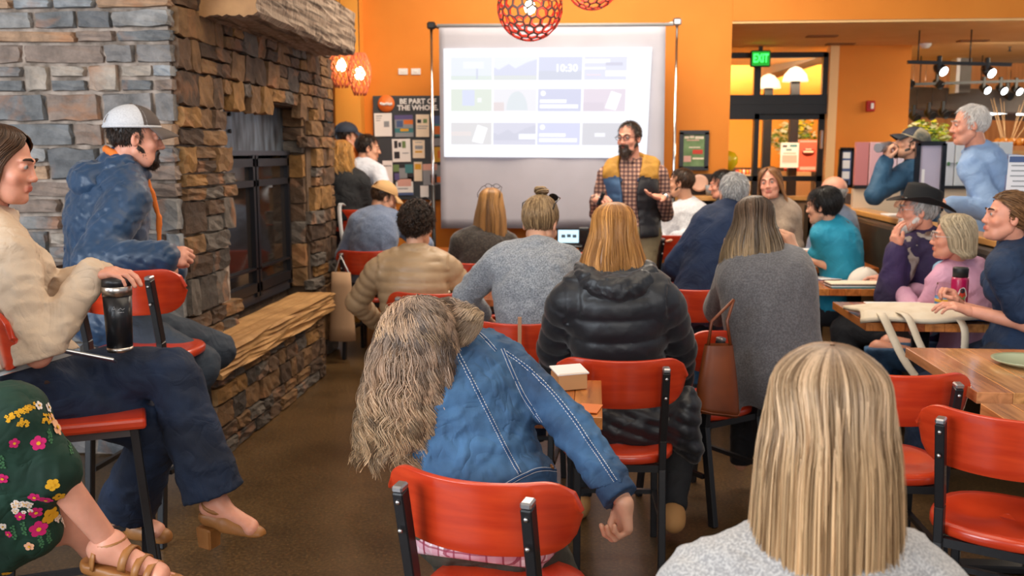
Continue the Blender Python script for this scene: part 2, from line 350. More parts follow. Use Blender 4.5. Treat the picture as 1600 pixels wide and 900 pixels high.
def poster(name, x0, y0, x1, y1, Y, m, label, cat='poster', frame=None, fw=.02, th=.012, decor=None, group=None, parent=None):
    a, b = at(x0, y0, Y), at(x1, y1, Y); c = (a + b) / 2; w, h = b.x - a.x, a.z - b.z
    if parent is None: t_ = thing(name, (c.x, Y, c.z), label=label, cat=cat, group=group); off = V((0, 0, 0))
    else: t_ = parent; off = V((c.x, Y, c.z)) - parent.location
    f = MB().box(off, (w, th, h)).build('sheet', m, t_)
    if frame: MB().box(off + V((0, -.01, h / 2)), (w + fw, .03, fw)).box(off + V((0, -.01, -h / 2)), (w + fw, .03, fw)).box(off + V((-w / 2, -.01, 0)), (fw, .03, h)).box(off + V((w / 2, -.01, 0)), (fw, .03, h)).build('frame', frame, t_)
    if decor:
        mats_, items = decor; mb = MB()
        for i, (u0, v0, u1, v1, mi) in enumerate(items):
            mb.box(off + V((-w / 2 + (u0 + u1) / 2 * w, -th / 2 - .0012 - .0002 * i, h / 2 - (v0 + v1) / 2 * h)), (abs(u1 - u0) * w, .0008, abs(v1 - v0) * h), None, 0, 1, mi)
        mb.build('print', mats_, t_)
    return t_, w, h
PW = mat('paper_white', hx('eceae8'), .7); PCR = mat('paper_cream', hx('e8d8c0'), .7); PRED = mat('print_red', hx('c8402e'), .6); PDK = mat('print_dark', hx('2b2a30'), .6); PGR = mat('print_grey', hx('8f949a'), .6); PBL = mat('print_blue', hx('4a5f8c'), .6); PGN = mat('print_green', hx('6f8a56'), .6); POR = mat('print_orange', hx('d9722a'), .6); PPU = mat('print_violet', hx('5c5488'), .6); PYL = mat('print_yellow', hx('d8a22c'), .6)
PPK = mat('print_pink', hx('d9a79a'), .6); PTL = mat('print_teal', hx('3f7f86'), .6)
poster('wall_poster', 1220, 223, 1247, 262, 11.7, PW, 'white poster with dark print leaning behind the right door leaf', decor=((PDK, PTL, PPK), [(.1, .1, .35, .18, 0), (.5, .08, .9, .17, 1), (.3, .25, .6, .32, 1), (.15, .4, .85, .45, 2), (.1, .5, .9, .8, 2)]))
t_, w_, h_ = poster('wall_poster', 1248, 218, 1277, 268, 11.72, mat('poster_red', hx('cf5a44'), .6), 'red poster with an oval emblem behind the right door leaf', decor=((PPK, PRED), [(.05, .04, .95, .08, 0), (.1, .85, .9, .95, 0)]))
MB().lathe([(.001, -.002), (w_ * .33, -.002), (w_ * .33, .002), (.001, .002)], (0, -.012, h_ * .12), 20, M=FRONT.to_3x3() @ Matrix.Diagonal((1, .62, 1))).build('emblem', mat('emblem_dark', hx('8f2a26'), .6), t_)
MB().box((0, -.016, h_ * .12), (w_ * .5, .002, h_ * .05)).box((0, -.016, h_ * .2), (w_ * .3, .002, h_ * .03)).build('emblem_print', PCR, t_)
# fire strobe on the orange wall
p = at(1359, 166, DY - .07); s = thing('fire_alarm', (p.x, DY - .07, p.z), label='small red fire alarm strobe on the orange wall right of the door', cat='alarm')
MB().box((0, -.02, 0), (.085, .045, .11), None, .006).build('housing', mat('alarm_red', hx('b02018'), .35), s); MB().box((0.012, -.048, .0), (.03, .014, .06), None, .005).build('strobe_lens', WHITE, s)
# framed green poster on the wall between screen and door
poster('framed_poster', 1065, 207, 1103, 263, 8.585, mat('poster_green', hx('7f9a6a'), .6, col2=hx('5f7d4c'), ns=9), 'green poster in a black frame on the orange wall right of the screen', 'poster', BLK, .035,
       decor=((PCR, PRED, PPK), [(.12, .1, .3, .17, 0), (.33, .08, .5, .16, 0), (.54, .1, .88, .18, 0), (.2, .2, .7, .23, 2), (.45, .48, .85, .6, 1), (.1, .65, .4, .82, 2), (.45, .7, .9, .75, 0), (.3, .4, .75, .43, 0)]))
# sockets
for i, x in enumerate((627, 647)):
    p = at(x + 3, 112, 8.6); o = MB().box((0, -.006, 0), (.085, .012, .055), None, .003).box((0, -.014, 0), (.03, .008, .02), None, .003).build('wall_plate', WHITE); o.location = (p.x, 8.6, p.z)
    setp(o, ('white electrical wall plate above the notice board, left of the pair', 'white electrical wall plate above the notice board, right of the pair')[i], 'wall plate', 'wall plates above the notice board')
# notice board
a, b = at(583, 150, 8.58), at(700, 312, 8.58)
nb = thing('notice_board', ((a.x + b.x) / 2, 8.575, (a.z + b.z) / 2), label='dark notice board with round orange badge and pinned flyers left of the screen', cat='notice board')
CB = mat('charcoal_board', hx('3a3f45'), .7)
MB().box((0, 0, 0), (b.x - a.x, .04, a.z - b.z), None, .004).build('panel', CB, nb)
def nbp(x, y, d=.03): return at(x, y, 8.555) - nb.location + V((0, -d + .02, 0))
c = nbp(604, 162); r_ = (nbp(617, 162) - c).x
MB().lathe([(.001, 0), (r_, 0), (r_, .006), (.001, .006)], c, 28, M=FRONT.to_3x3()).build('round_badge', mat('badge_orange', hx('ee7a33'), .5), nb)
sw_ = MB()
sw_.tube([c + V((r_ * (-.72 + 1.4 * i / 22), -.012, .012 * math.sin(i * 1.9) - .004)) for i in range(23)], .0085, 5)
sw_.build('badge_script', WHITE, nb)
tp = nbp(650, 163)
text_mesh('lettering', 'BE PART OF\nTHE WHOLE.', .062, WHITE, Matrix.Translation(tp + V((.02, -.012, -.005))) @ FRONT, nb, bold=.0022)
fl = [(585, 177, 613, 213, 0, [(.55, .35, .85, .6, 5), (.1, .1, .45, .14, 5), (.1, .2, .4, .23, 5), (.1, .3, .35, .33, 5)]), (617, 180, 646, 214, 3, [(0, 0, 1, .2, 8), (.5, .22, 1, .42, 7), (.1, .25, .45, .55, 2), (0, .6, 1, .8, 6), (.3, .62, .75, .74, 9)]), (650, 179, 671, 214, 1, [(.1, .22, .4, .38, 4), (.55, .2, .85, .38, 10), (.1, .5, .9, .54, 5), (.1, .6, .8, .64, 5)]),
      (613, 217, 642, 253, 0, [(.12, .08, .3, .4, 4), (.35, .15, .5, .36, 4), (.55, .1, .75, .4, 10), (.1, .55, .4, .85, 4), (.55, .6, .9, .64, 5)]), (645, 219, 664, 247, 1, [(.2, .1, .8, .14, 5), (.2, .3, .85, .5, 5), (.2, .6, .8, .7, 9)]), (674, 181, 699, 213, 6, [(0, 0, 1, .4, 2), (.2, .5, .7, .9, 7)]), (674, 216, 699, 255, 4, [(0, .0, 1, .3, 5), (.1, .35, .9, .95, 9), (.4, .5, .8, .8, 7)]),
      (598, 251, 614, 286, 0, [(.1, .2, .9, .25, 5)]), (615, 257, 646, 284, 4, [(0, 0, .3, .4, 10), (.3, .2, .7, .8, 5), (.6, 0, 1, .5, 6), (.05, .5, .3, .9, 8)]), (647, 253, 660, 283, 1, [(.1, .1, .9, .4, 9)]), (661, 256, 684, 289, 3, [(0, 0, 1, .3, 11), (.1, .4, .6, .8, 5), (.5, .5, .95, .9, 4)]), (619, 277, 646, 305, 0, [(.0, .85, 1, 1, 2), (.1, .1, .9, .5, 11), (.1, .6, .7, .66, 5)]), (657, 290, 670, 308, 0, []), (674, 258, 699, 288, 5, [(.1, .1, .9, .5, 3), (.2, .6, .8, .9, 7)])]
cols = [PW, PCR, PBL, PGR, PDK, PGR, PTL, POR, PPU, PYL, PGN, PPK]
for (x0, y0, x1, y1, bmi, items) in fl:
    a, b = nbp(x0, y0), nbp(x1, y1); c = (a + b) / 2; w, h = b.x - a.x, a.z - b.z
    mb = MB().box((0, 0, 0), (w, .003, h)); mb2 = MB()
    o = mb.build('flyer', cols[bmi], nb); o.location = c; o.rotation_euler = (0, R(random.uniform(-1.5, 1.5)), 0)
    if items:
        mb2 = MB()
        for i, (u0, v0, u1, v1, mi) in enumerate(items): mb2.box((-w / 2 + (u0 + u1) / 2 * w, -.0025 - .0003 * i, h / 2 - (v0 + v1) / 2 * h), ((u1 - u0) * w, .0008, (v1 - v0) * h), None, 0, 1, mi)
        mb2.build('print', cols, o)
# ---------------- projection screen
SY = 8.1
a, b = at(686, 38, SY), at(1040, 355, SY)
ps = thing('projection_screen', ((a.x + b.x) / 2, SY, 0), label='white fabric projection screen showing a grid of picture tiles between two poles', cat='projection screen')
def sp(x, y, d=0): return at(x, y, SY - d) - ps.location
scm = mat('screen_cloth', hx('aeacb6'), .85, col2=hx('a6a4ae'), ns=3)
A, B, C_, D = sp(686, 38), sp(1040, 37), sp(1036, 356), sp(689, 357)
MB().grid(lambda u, v: A.lerp(B, u).lerp(D.lerp(C_, u), v) + V((0, .012 * math.sin(u * 9) * v + .012 * math.sin(u * 23 + 1) * v * v, -.015 * math.sin(math.pi * u) * (1 - v))), 34, 20).build('cloth', scm, ps, smooth=True, solid=.003)
MB().tube([sp(683, 40), sp(1052, 38)], .014, 10).build('top_rail', mat('rail_grey', hx('9a9a9a'), .4), ps)
DT = 0.02
pm = emis('projector_white', (.93, .94, 1.0), .95)
I0, I1, I2, I3 = sp(693, 76, DT), sp(1019, 74, DT), sp(1010, 247, DT), sp(694, 245, DT)
def ip(u, v, d=0): return I0.lerp(I1, u).lerp(I3.lerp(I2, u), v) + V((0, -d, 0))
MB().poly([ip(0, 0), ip(1, 0), ip(1, 1), ip(0, 1)]).build('projected_page', pm, ps)
def em(h, s=.9): return emis('tile_' + h, tuple(.45 * c + .55 * w for c, w in zip(hx(h), (.86, .87, .95))), s)
tiles = [[('ccd6ee', [(.0, .8, 1, 1, 'b6cbb0'), (.62, .35, .66, .95, '8f9ab8'), (.3, .2, .8, .5, 'dfe6f6')]), ('d6dcf0', [(0, .75, 1, 1, 'b4bcae'), ('m', 'a8aed0')]), ('a0a8d0', [(0, .6, 1, 1, '8e98b4'), ('t', '10:30')]), ('b8bad6', [(.0, .1, .6, .28, 'eef0fc'), (.5, .25, .9, .38, '8a84a8'), (.0, .45, .5, .55, 'f4f6ff'), (.5, .6, 1, .85, 'f4f6ff'), (.05, .75, .4, .82, 'd8b8c8')])],
         [('b8c89c', [(.28, .05, .58, .75, 'a8b4e0'), (.65, .4, .75, .6, 'e6ece0')]), ('d8d4d4', [('c', 'b4c2c0'), (0, .6, .25, 1, 'c8a898')]), ('9094c4', [('b', '')]), ('c4a4b4', [('r', ''), (0, .6, .5, 1, 'b492a4')])],
         [('b8b0a4', [('r', ''), (0, .4, .5, .6, 'd0b8a4')]), ('a8a4bc', [('m', '8e8ca8'), (.6, .5, 1, .75, 'eef0fa')]), ('a0a4dc', [('b', '')]), ('a09a9c', [(.3, .45, .55, .62, 'eceaf0')])]]
us = [(.035, .237), (.245, .455), (.462, .672), (.682, .885)]; vs = [(.08, .29), (.37, .575), (.68, .885)]
tw = emis('tile_text', (.95, .96, 1), .95)
for j in range(3):
    for i in range(4):
        u0, u1 = us[i]; v0, v1 = vs[j]; base, dec = tiles[j][i]; q = lambda u, v, d=.003: ip(u0 + (u1 - u0) * u, v0 + (v1 - v0) * v, d)
        o = MB().poly([q(0, 0), q(1, 0), q(1, 1), q(0, 1)]).build('picture_tile', em(base), ps)
        for n, it in enumerate(dec):
            dd = .006 + .002 * n; mb = MB(); mm = tw
            if it[0] == 'm': mb.poly([q(0, .45, dd), q(.12, .55, dd), q(.35, .3, dd), q(.5, .5, dd), q(.75, .25, dd), q(1, .1, dd), q(1, .8, dd), q(0, .8, dd)][::1]); mm = em(it[1])
            elif it[0] == 'c': mb.poly([q(.55 + .25 * math.cos(k * .35), .95 - .85 * max(0, math.sin(k * .35)), dd) for k in range(10)]); mm = em(it[1])
            elif it[0] == 't': mb.free = 0; text_mesh('tile_lettering', it[1], .085, tw, Matrix.Translation(q(.64, .5, .01)) @ FRONT, ps, bold=.002); continue
            elif it[0] == 'b': mb.poly([q(.05, .48, dd), q(.66, .48, dd), q(.66, .62, dd), q(.05, .62, dd)]); mb.poly([q(.05, .70, dd), q(.93, .70, dd), q(.93, .86, dd), q(.05, .86, dd)]); mb.poly([q(.12 + .06 * math.cos(k), .2 + .12 * math.sin(k), dd) for k in np.linspace(0, 5.6, 9)])
            elif it[0] == 'r': mb.poly([q(.66, .1, dd), q(.9, .25, dd), q(.78, .95, dd), q(.52, .85, dd)])
            else: mb.poly([q(it[0], it[1], dd), q(it[2], it[1], dd), q(it[2], it[3], dd), q(it[0], it[3], dd)]); mm = em(it[4])
            mb.build('tile_detail', mm, o).matrix_parent_inverse = Matrix()
        for k in range(2): MB().poly([ip(u0 + .01, v1 + .02 + .022 * k, .003), ip(u0 + .01 + (.1 if k else .16), v1 + .02 + .022 * k, .003), ip(u0 + .01 + (.1 if k else .16), v1 + .028 + .022 * k, .003), ip(u0 + .01, v1 + .028 + .022 * k, .003)]).build('caption_line', em('d9d8ea'), ps)
for i, (xt, yt, xb) in enumerate(((674, 40, 680), (1058, 34, 1054))):
    tpt, bt = at(xt, yt, SY + .02), at(xb, 300, SY + .02); bx_ = V((tpt.x, SY + .02, 0))
    s = thing('screen_pole', bx_, label=('slim chrome telescopic pole with black clamp at the left of the projection screen', 'slim chrome telescopic pole with clamp at the right of the projection screen')[i], cat='pole', group='poles holding the screen')
    MB().tube([(0, 0, .05), (0, 0, tpt.z)], .0125, 10).build('upper_tube', CHROME if i else CHROME, s)
    MB().tube([(0, 0, .03), (0, 0, 1.25)], .018, 10).build('lower_tube', BLK, s)
    MB().box((0, 0, tpt.z), (.07, .05, .06), None, .012).tube([(0, 0, tpt.z), ((.08 if i == 0 else -.10), -.01, tpt.z - .02)], .012).build('clamp', STEEL if i else BLK, s)
    for k in range(3):
        an = k * 2.09 + .5; MB().tube([(0, 0, .45), (.20 * math.cos(an), .14 * math.sin(an), .012)], .011, 6).build('leg', BLK, s)
# ---------------- fireplace
FX, HX, FY0, FY1 = -2.0, -1.82, 4.56, 7.28
STW = stone_mat('fireplace_stone_grey', [(0, hx('8c8a88')), (.18, hx('6e6f70')), (.34, hx('a09488')), (.5, hx('7c7876')), (.62, hx('8d9093')), (.74, hx('86756a')), (.86, hx('a5856a')), (.94, hx('636466'))])
STB = stone_mat('fireplace_stone_warm_shade', [(0, hx('5c4634')), (.2, hx('745638')), (.38, hx('483628')), (.55, hx('7c5c3a')), (.7, hx('625a52')), (.82, hx('8c6638')), (.92, hx('48403a'))])  # browner copy of the stone: warm light and shade put into the colour
MORT = mat('mortar', hx('b8a698'), .9, col2=hx('76685c'), ns=14, bump=.5, bs=60)
MORT2 = mat('mortar_warm_shade', hx('66513e'), .9, col2=hx('4f3e30'), ns=14, bump=.5, bs=60)  # mortar for the front, the same warm shade mixed into its colour
def stone_variant(i, m):
    r = random.Random(100 + i); bm = bmesh.new(); bmesh.ops.create_cube(bm, size=1)
    bmesh.ops.subdivide_edges(bm, edges=bm.edges[:], cuts=2, use_grid_fill=True)
    sk = r.uniform(-.05, .05)
    for v in bm.verts:
        v.co.z += sk * v.co.x; c = v.co; e = sum(abs(abs(x) - .5) < 1e-4 for x in c)
        if e >= 2: c *= 1 - .035 * (e - 1)
        v.co = c + V((r.uniform(-.03, .03), r.uniform(-.11, .11), r.uniform(-.065, .065)))
    me = bpy.data.meshes.new('stone'); bm.to_mesh(me); bm.free(); me.materials.append(m)
    me.polygons.foreach_set('use_smooth', np.zeros(len(me.polygons), bool)); return me
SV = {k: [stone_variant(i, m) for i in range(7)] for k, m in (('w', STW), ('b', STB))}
def lay(parent, u0, u1, z0, z1, place, kind, hmin, hmax, lmin, lmax, skip=None, gap=.012, seed=1, lab=False):
    r = random.Random(seed); z = z0; n = 0
    while z < z1 - .02:
        h = min(r.uniform(hmin, hmax), z1 - z); h = z1 - z if z1 - z - h < hmin * .6 else h; u = u0
        while u < u1 - .01:
            l = r.uniform(lmin, lmax) * (1.2 if h < (hmin + hmax) / 2 else .9); l = u1 - u if u1 - u - l < lmin * .7 else l; l = min(l, u1 - u)
            segs = [(z, h)] if (h < .13 or r.random() < .62) else [(z, h * .5), (z + h * .5, h * .5)]
            for zz, hh in segs:
                if not (skip and skip(u + l / 2, zz + hh / 2, l / 2, hh / 2)):
                    th = r.uniform(.06, .085)
                    place(parent, u + l / 2, zz + hh / 2, l - gap, hh - gap, th, r.choice(SV[kind]), r); n += 1
            u += l
        z += h
    return n
fp = thing('wall_fireplace', (FX, FY0, 0), kind='structure')
O = fp.location
# core (mortar) with firebox opening
OY0, OY1, OZ0, OZ1 = 5.19, 6.70, .57, 1.83
c_ = MB(); cx0, cx1 = -5.0, FX - .035
c_.box(((cx0 + cx1) / 2 - FX, (OY0 - FY0 - .016) / 2, 1.95), (cx1 - cx0, OY0 - FY0 + .016, 3.9))
c_.build('core', MORT, fp)
c2 = MB(); c2.box(((-3.2 + cx1) / 2 - FX, (OY1 + FY1) / 2 - FY0, 1.95), (cx1 + 3.2, FY1 - OY1, 3.9)).box(((-3.2 + cx1) / 2 - FX, (OY0 + OY1) / 2 - FY0, (OZ1 + 3.9) / 2), (cx1 + 3.2, OY1 - OY0, 3.9 - OZ1)).box((-.45, (OY0 + OY1) / 2 - FY0, .28), (.5, OY1 - OY0, .56)).box((-.55, (OY0 + OY1) / 2 - FY0, 1.2), (.1, OY1 - OY0, 1.4))
c2.build('core', MORT2, fp)
def place_side(par, u, z, l, h, th, me, r):   # side facing the camera: u = x
    o = link('stone', me, par, (u - FX, -.035 + .035 - r.uniform(0, .018), z), (0, R(r.uniform(-1, 1)), 0), (l, th, h))
def place_front(par, u, z, l, h, th, me, r):  # front facing +X: u = y
    o = link('stone', me, par, (-.035 + r.uniform(0, .016), u - FY0, z), (0, 0, R(90)), (l, th, h))
lay(fp, -4.1, FX - .005, .0, 3.3, place_side, 'w', .055, .18, .12, .40, gap=.020, seed=5)
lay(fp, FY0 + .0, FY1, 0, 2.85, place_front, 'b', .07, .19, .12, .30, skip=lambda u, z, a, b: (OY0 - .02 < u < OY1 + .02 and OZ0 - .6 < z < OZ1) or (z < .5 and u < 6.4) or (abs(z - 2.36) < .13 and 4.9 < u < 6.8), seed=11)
def place_jamb(par, u, z, l, h, th, me, r): link('stone', me, par, (u - FX, OY1 - FY0 + .0 - r.uniform(0, .01), z), (0, 0, 0), (l, th, h))
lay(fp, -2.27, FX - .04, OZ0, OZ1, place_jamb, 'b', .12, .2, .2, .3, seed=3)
# hearth
hb = thing('trim_4', (HX, FY0, 0), kind='structure')
MB().box((-.12, (6.36 - FY0) / 2, .2), (.17, 6.30 - FY0, .4)).build('core', MORT2, hb)
def place_h(par, u, z, l, h, th, me, r): link('stone', me, par, (-.055 + r.uniform(0, .012), u - FY0, z), (0, 0, R(90)), (l, th, h))
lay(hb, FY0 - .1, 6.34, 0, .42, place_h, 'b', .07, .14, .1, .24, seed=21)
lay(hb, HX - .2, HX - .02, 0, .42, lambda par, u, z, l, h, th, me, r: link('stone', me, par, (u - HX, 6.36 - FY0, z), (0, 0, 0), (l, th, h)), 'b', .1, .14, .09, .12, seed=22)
hs = MB(); hs.box((0, 0, 0), (.26, 6.46 - 4.40, .13))
bmesh.ops.subdivide_edges(hs.bm, edges=hs.bm.edges[:], cuts=9, use_grid_fill=True)
for v in hs.bm.verts:
    if v.co.x > .12: v.co.x += random.uniform(-.014, .012)
    v.co += V((0, random.uniform(-.008, .008), random.uniform(-.004, .004)))
o = hs.build('hearth_slab', mat('hearth_sandstone', hx('b98c56'), .7, col2=hx('9a7040'), ns=5, bump=.5, bs=30), hb, smooth=False); o.location = (HX + .03 - .13 - HX + .0, (4.40 + 6.46) / 2 - FY0, .50)
# mantel beam
mn = MB(); mn.box((0, 0, 0), (.36, 2.02, .31))
bmesh.ops.subdivide_edges(mn.bm, edges=mn.bm.edges[:], cuts=15, use_grid_fill=True)
for v in mn.bm.verts:
    e = abs(v.co.x - .18) < .01; zt = abs(abs(v.co.z) - .155) < .001
    if e: v.co.x += random.uniform(-.010, .006) - (.02 if zt else 0)
    if zt: v.co.z += random.uniform(-.008, .008)
def beam_mat():
    m, t, b = nt('hewn_beam'); tc = N(t, 'ShaderNodeTexCoord'); mp = N(t, 'ShaderNodeMapping'); mp.inputs['Scale'].default_value = (1, 14, 2.5); t.links.new(tc.outputs['Object'], mp.inputs[0])
    n = N(t, 'ShaderNodeTexNoise', i_Scale=2.2, i_Detail=6, i_Roughness=.7); t.links.new(mp.outputs[0], n.inputs['Vector'])
    mp2 = N(t, 'ShaderNodeMapping'); mp2.inputs['Scale'].default_value = (6, .5, 14); t.links.new(tc.outputs['Object'], mp2.inputs[0]); n2 = N(t, 'ShaderNodeTexNoise', i_Scale=2, i_Detail=3); t.links.new(mp2.outputs[0], n2.inputs['Vector'])
    a = ramp(t, n.outputs[0], [(.33, hx('3a2e28')), (.46, hx('94806e')), (.7, hx('b8a490'))]); c = ramp(t, n2.outputs[0], [(.40, (.25, .22, .2)), (.47, (1, 1, 1))])
    mx = N(t, 'ShaderNodeMix', data_type='RGBA', blend_type='MULTIPLY'); mx.inputs[0].default_value = .8; t.links.new(a, mx.inputs[6]); t.links.new(c, mx.inputs[7]); t.links.new(mx.outputs[2], b.inputs['Base Color'])
    b.inputs['Roughness'].default_value = .8; bp = N(t, 'ShaderNodeBump', i_Strength=1, i_Distance=.03); t.links.new(n.outputs[0], bp.inputs['Height']); t.links.new(bp.outputs[0], b.inputs['Normal']); return m
mo = mn.build('mantel_beam', [beam_mat(), mat('beam_end', hx('b88a5a'), .7, col2=hx('9a7048'), ns=6, bump=.3)]); mo.location = (-1.7 - .18, 5.845, 2.36)
for pl in mo.data.polygons:
    if pl.normal.y < -.9: pl.material_index = 1
setp(mo, 'massive rough-hewn timber mantel beam on the stone chimney breast', 'mantel')
# firebox insert
fb = thing('fireplace_insert', (FX - .16, (OY0 + OY1) / 2, OZ0), label='black framed glass fireplace doors with weathered metal panel set in the stone opening', cat='fireplace')
fw, fh = OY1 - OY0 - .10, OZ1 - OZ0; zt = 1.53 - OZ0
MB().box((-.03, 0, (zt + fh) / 2), (.012, fw + .1, fh - zt), None).build('metal_panel', mat('weathered_metal', hx('7d8894'), .45, .5, col2=hx('46484c'), ns=5, detail=6, stretch=(1, 3, .8), bump=.1), fb)
bl = MB()
for y, z in ((-.1, .12), (-.1, .22)): bl.lathe([(.001, 0), (.012, 0), (.012, .012), (.001, .012)], (-.02, y - .2, zt + z), 10, M=Matrix.Rotation(R(90), 3, 'Y'))
bl.build('bolts', BLK, fb)
MB().box((0, 0, zt - .01), (.05, fw, .03)).box((-.01, 0, .03), (.04, fw, .06)).box((-.01, -fw / 2 + .02, zt / 2), (.04, .04, zt)).box((-.01, fw / 2 - .02, zt / 2), (.04, .04, zt)).build('frame', mat('gunmetal', hx('4a4a52'), .35, .6), fb)
IRON = mat('iron_dark', hx('24242a'), .4, .5)
for s_ in (-1, 1):
    yc = s_ * (fw / 4 - .01); dw = fw / 2 - .05
    dr = MB().box((.012, yc, zt - .07), (.03, dw, .05)).box((.012, yc, zt - .20), (.03, dw, .04)).box((.012, yc, .1), (.03, dw, .06)).box((.012, yc, .22), (.03, dw, .012))
    dr.box((.012, yc - dw / 2 + .015, (zt - .02) / 2 + .02), (.03, .035, zt - .06)).box((.012, yc + dw / 2 - .015, (zt - .02) / 2 + .02), (.03, .035, zt - .06))
    dro = dr.build('door', IRON, fb); MB().box((-.004, yc, zt / 2), (.006, dw - .04, zt - .12)).build('glass_pane', mat('smoked_glass', (.02, .016, .014), .08, spec=.7), dro)
MB().box((-.14, 0, .5), (.02, fw, 1.0)).build('fire_back', mat('soot', (.01, .009, .008), .9), fb)
# ================================================================ figures: distance-field bodies, heads, hands, hair
def npv(v): return np.array([v[0], v[1], v[2]], np.float32)
class Field:
    def __init__(s): s.p = []
    def cap(s, a, b, ra, rb=None, k=.02, op='u', s0=0.0, tag=''):
        s.p.append(dict(t='c', a=npv(a), b=npv(b), ra=ra, rb=ra if rb is None else rb, k=k, op=op, s0=s0)); return s
    def ell(s, c, rad, rot=None, k=.02, op='u', ax=None, s0=0.0):
        rot = np.eye(3, dtype=np.float32) if rot is None else np.array(rot, np.float32)
        s.p.append(dict(t='e', c=npv(c), r=np.array(rad, np.float32), R=rot, k=k, op=op, s0=s0)); return s
    def mesh(s, vox, mod=None, cuts=()):
        lo = np.full(3, 1e9, np.float32); hi = -lo
        for p in s.p:
            if p['op'] != 'u': continue
            if p['t'] == 'c':
                r = max(p['ra'], p['rb']); lo = np.minimum(lo, np.minimum(p['a'], p['b']) - r); hi = np.maximum(hi, np.maximum(p['a'], p['b']) + r)
            else:
                e = np.sqrt(((p['R'] * p['r'][None, :]) ** 2).sum(1)); lo = np.minimum(lo, p['c'] - e); hi = np.maximum(hi, p['c'] + e)
        lo -= .03 + 2 * vox; hi += .03 + 2 * vox
        n = np.ceil((hi - lo) / vox).astype(int) + 1
        ax = [lo[i] + vox * np.arange(n[i], dtype=np.float32) for i in range(3)]
        D = np.full(n, 1.0, np.float32); S = np.zeros(n, np.float32)
        for p in s.p:
            pad = p['k'] + 2 * vox + .03
            if p['t'] == 'c':
                r = max(p['ra'], p['rb']); l = np.minimum(p['a'], p['b']) - r - pad; h = np.maximum(p['a'], p['b']) + r + pad
            else:
                e = np.sqrt(((p['R'] * p['r'][None, :]) ** 2).sum(1)); l = p['c'] - e - pad; h = p['c'] + e + pad
            i0 = np.clip(np.floor((l - lo) / vox).astype(int), 0, n - 1); i1 = np.clip(np.ceil((h - lo) / vox).astype(int) + 1, 1, n)
            sl = tuple(slice(i0[i], i1[i]) for i in range(3))
            X, Y, Z = ax[0][sl[0]][:, None, None], ax[1][sl[1]][None, :, None], ax[2][sl[2]][None, None, :]
            if p['t'] == 'c':
                ba = p['b'] - p['a']; L2 = float((ba ** 2).sum()) + 1e-9
                px, py, pz = X - p['a'][0], Y - p['a'][1], Z - p['a'][2]
                tt = np.clip((px * ba[0] + py * ba[1] + pz * ba[2]) / L2, 0, 1)
                d = np.sqrt((px - tt * ba[0]) ** 2 + (py - tt * ba[1]) ** 2 + (pz - tt * ba[2]) ** 2) - (p['ra'] + (p['rb'] - p['ra']) * tt)
                sv = tt * math.sqrt(L2) + p['s0']
            else:
                px, py, pz = X - p['c'][0], Y - p['c'][1], Z - p['c'][2]; Rm = p['R']; q = [px * Rm[0, j] + py * Rm[1, j] + pz * Rm[2, j] for j in range(3)]; r = p['r']
                k0 = np.sqrt((q[0] / r[0]) ** 2 + (q[1] / r[1]) ** 2 + (q[2] / r[2]) ** 2) + 1e-6; k1 = np.sqrt((q[0] / r[0] ** 2) ** 2 + (q[1] / r[1] ** 2) ** 2 + (q[2] / r[2] ** 2) ** 2) + 1e-6
                d = k0 * (k0 - 1) / k1; sv = q[2] + p['s0'] + 0 * d
            o = D[sl]; k = p['k']
            if p['op'] == 'u':
                S[sl] = np.where(d < o, sv, S[sl]); hh = np.clip(.5 + .5 * (o - d) / k, 0, 1); D[sl] = o * (1 - hh) + d * hh - k * hh * (1 - hh)
            else:
                hh = np.clip(.5 - .5 * (o + d) / k, 0, 1); D[sl] = o * (1 - hh) - d * hh + k * hh * (1 - hh)
        G = (ax[0][:, None, None], ax[1][None, :, None], ax[2][None, None, :])
        if mod is not None: D = mod(D, G, S)
        for (c, nrm) in cuts:
            D = np.maximum(D, (G[0] - c[0]) * nrm[0] + (G[1] - c[1]) * nrm[1] + (G[2] - c[2]) * nrm[2])
        return surface_nets(D, lo, vox)
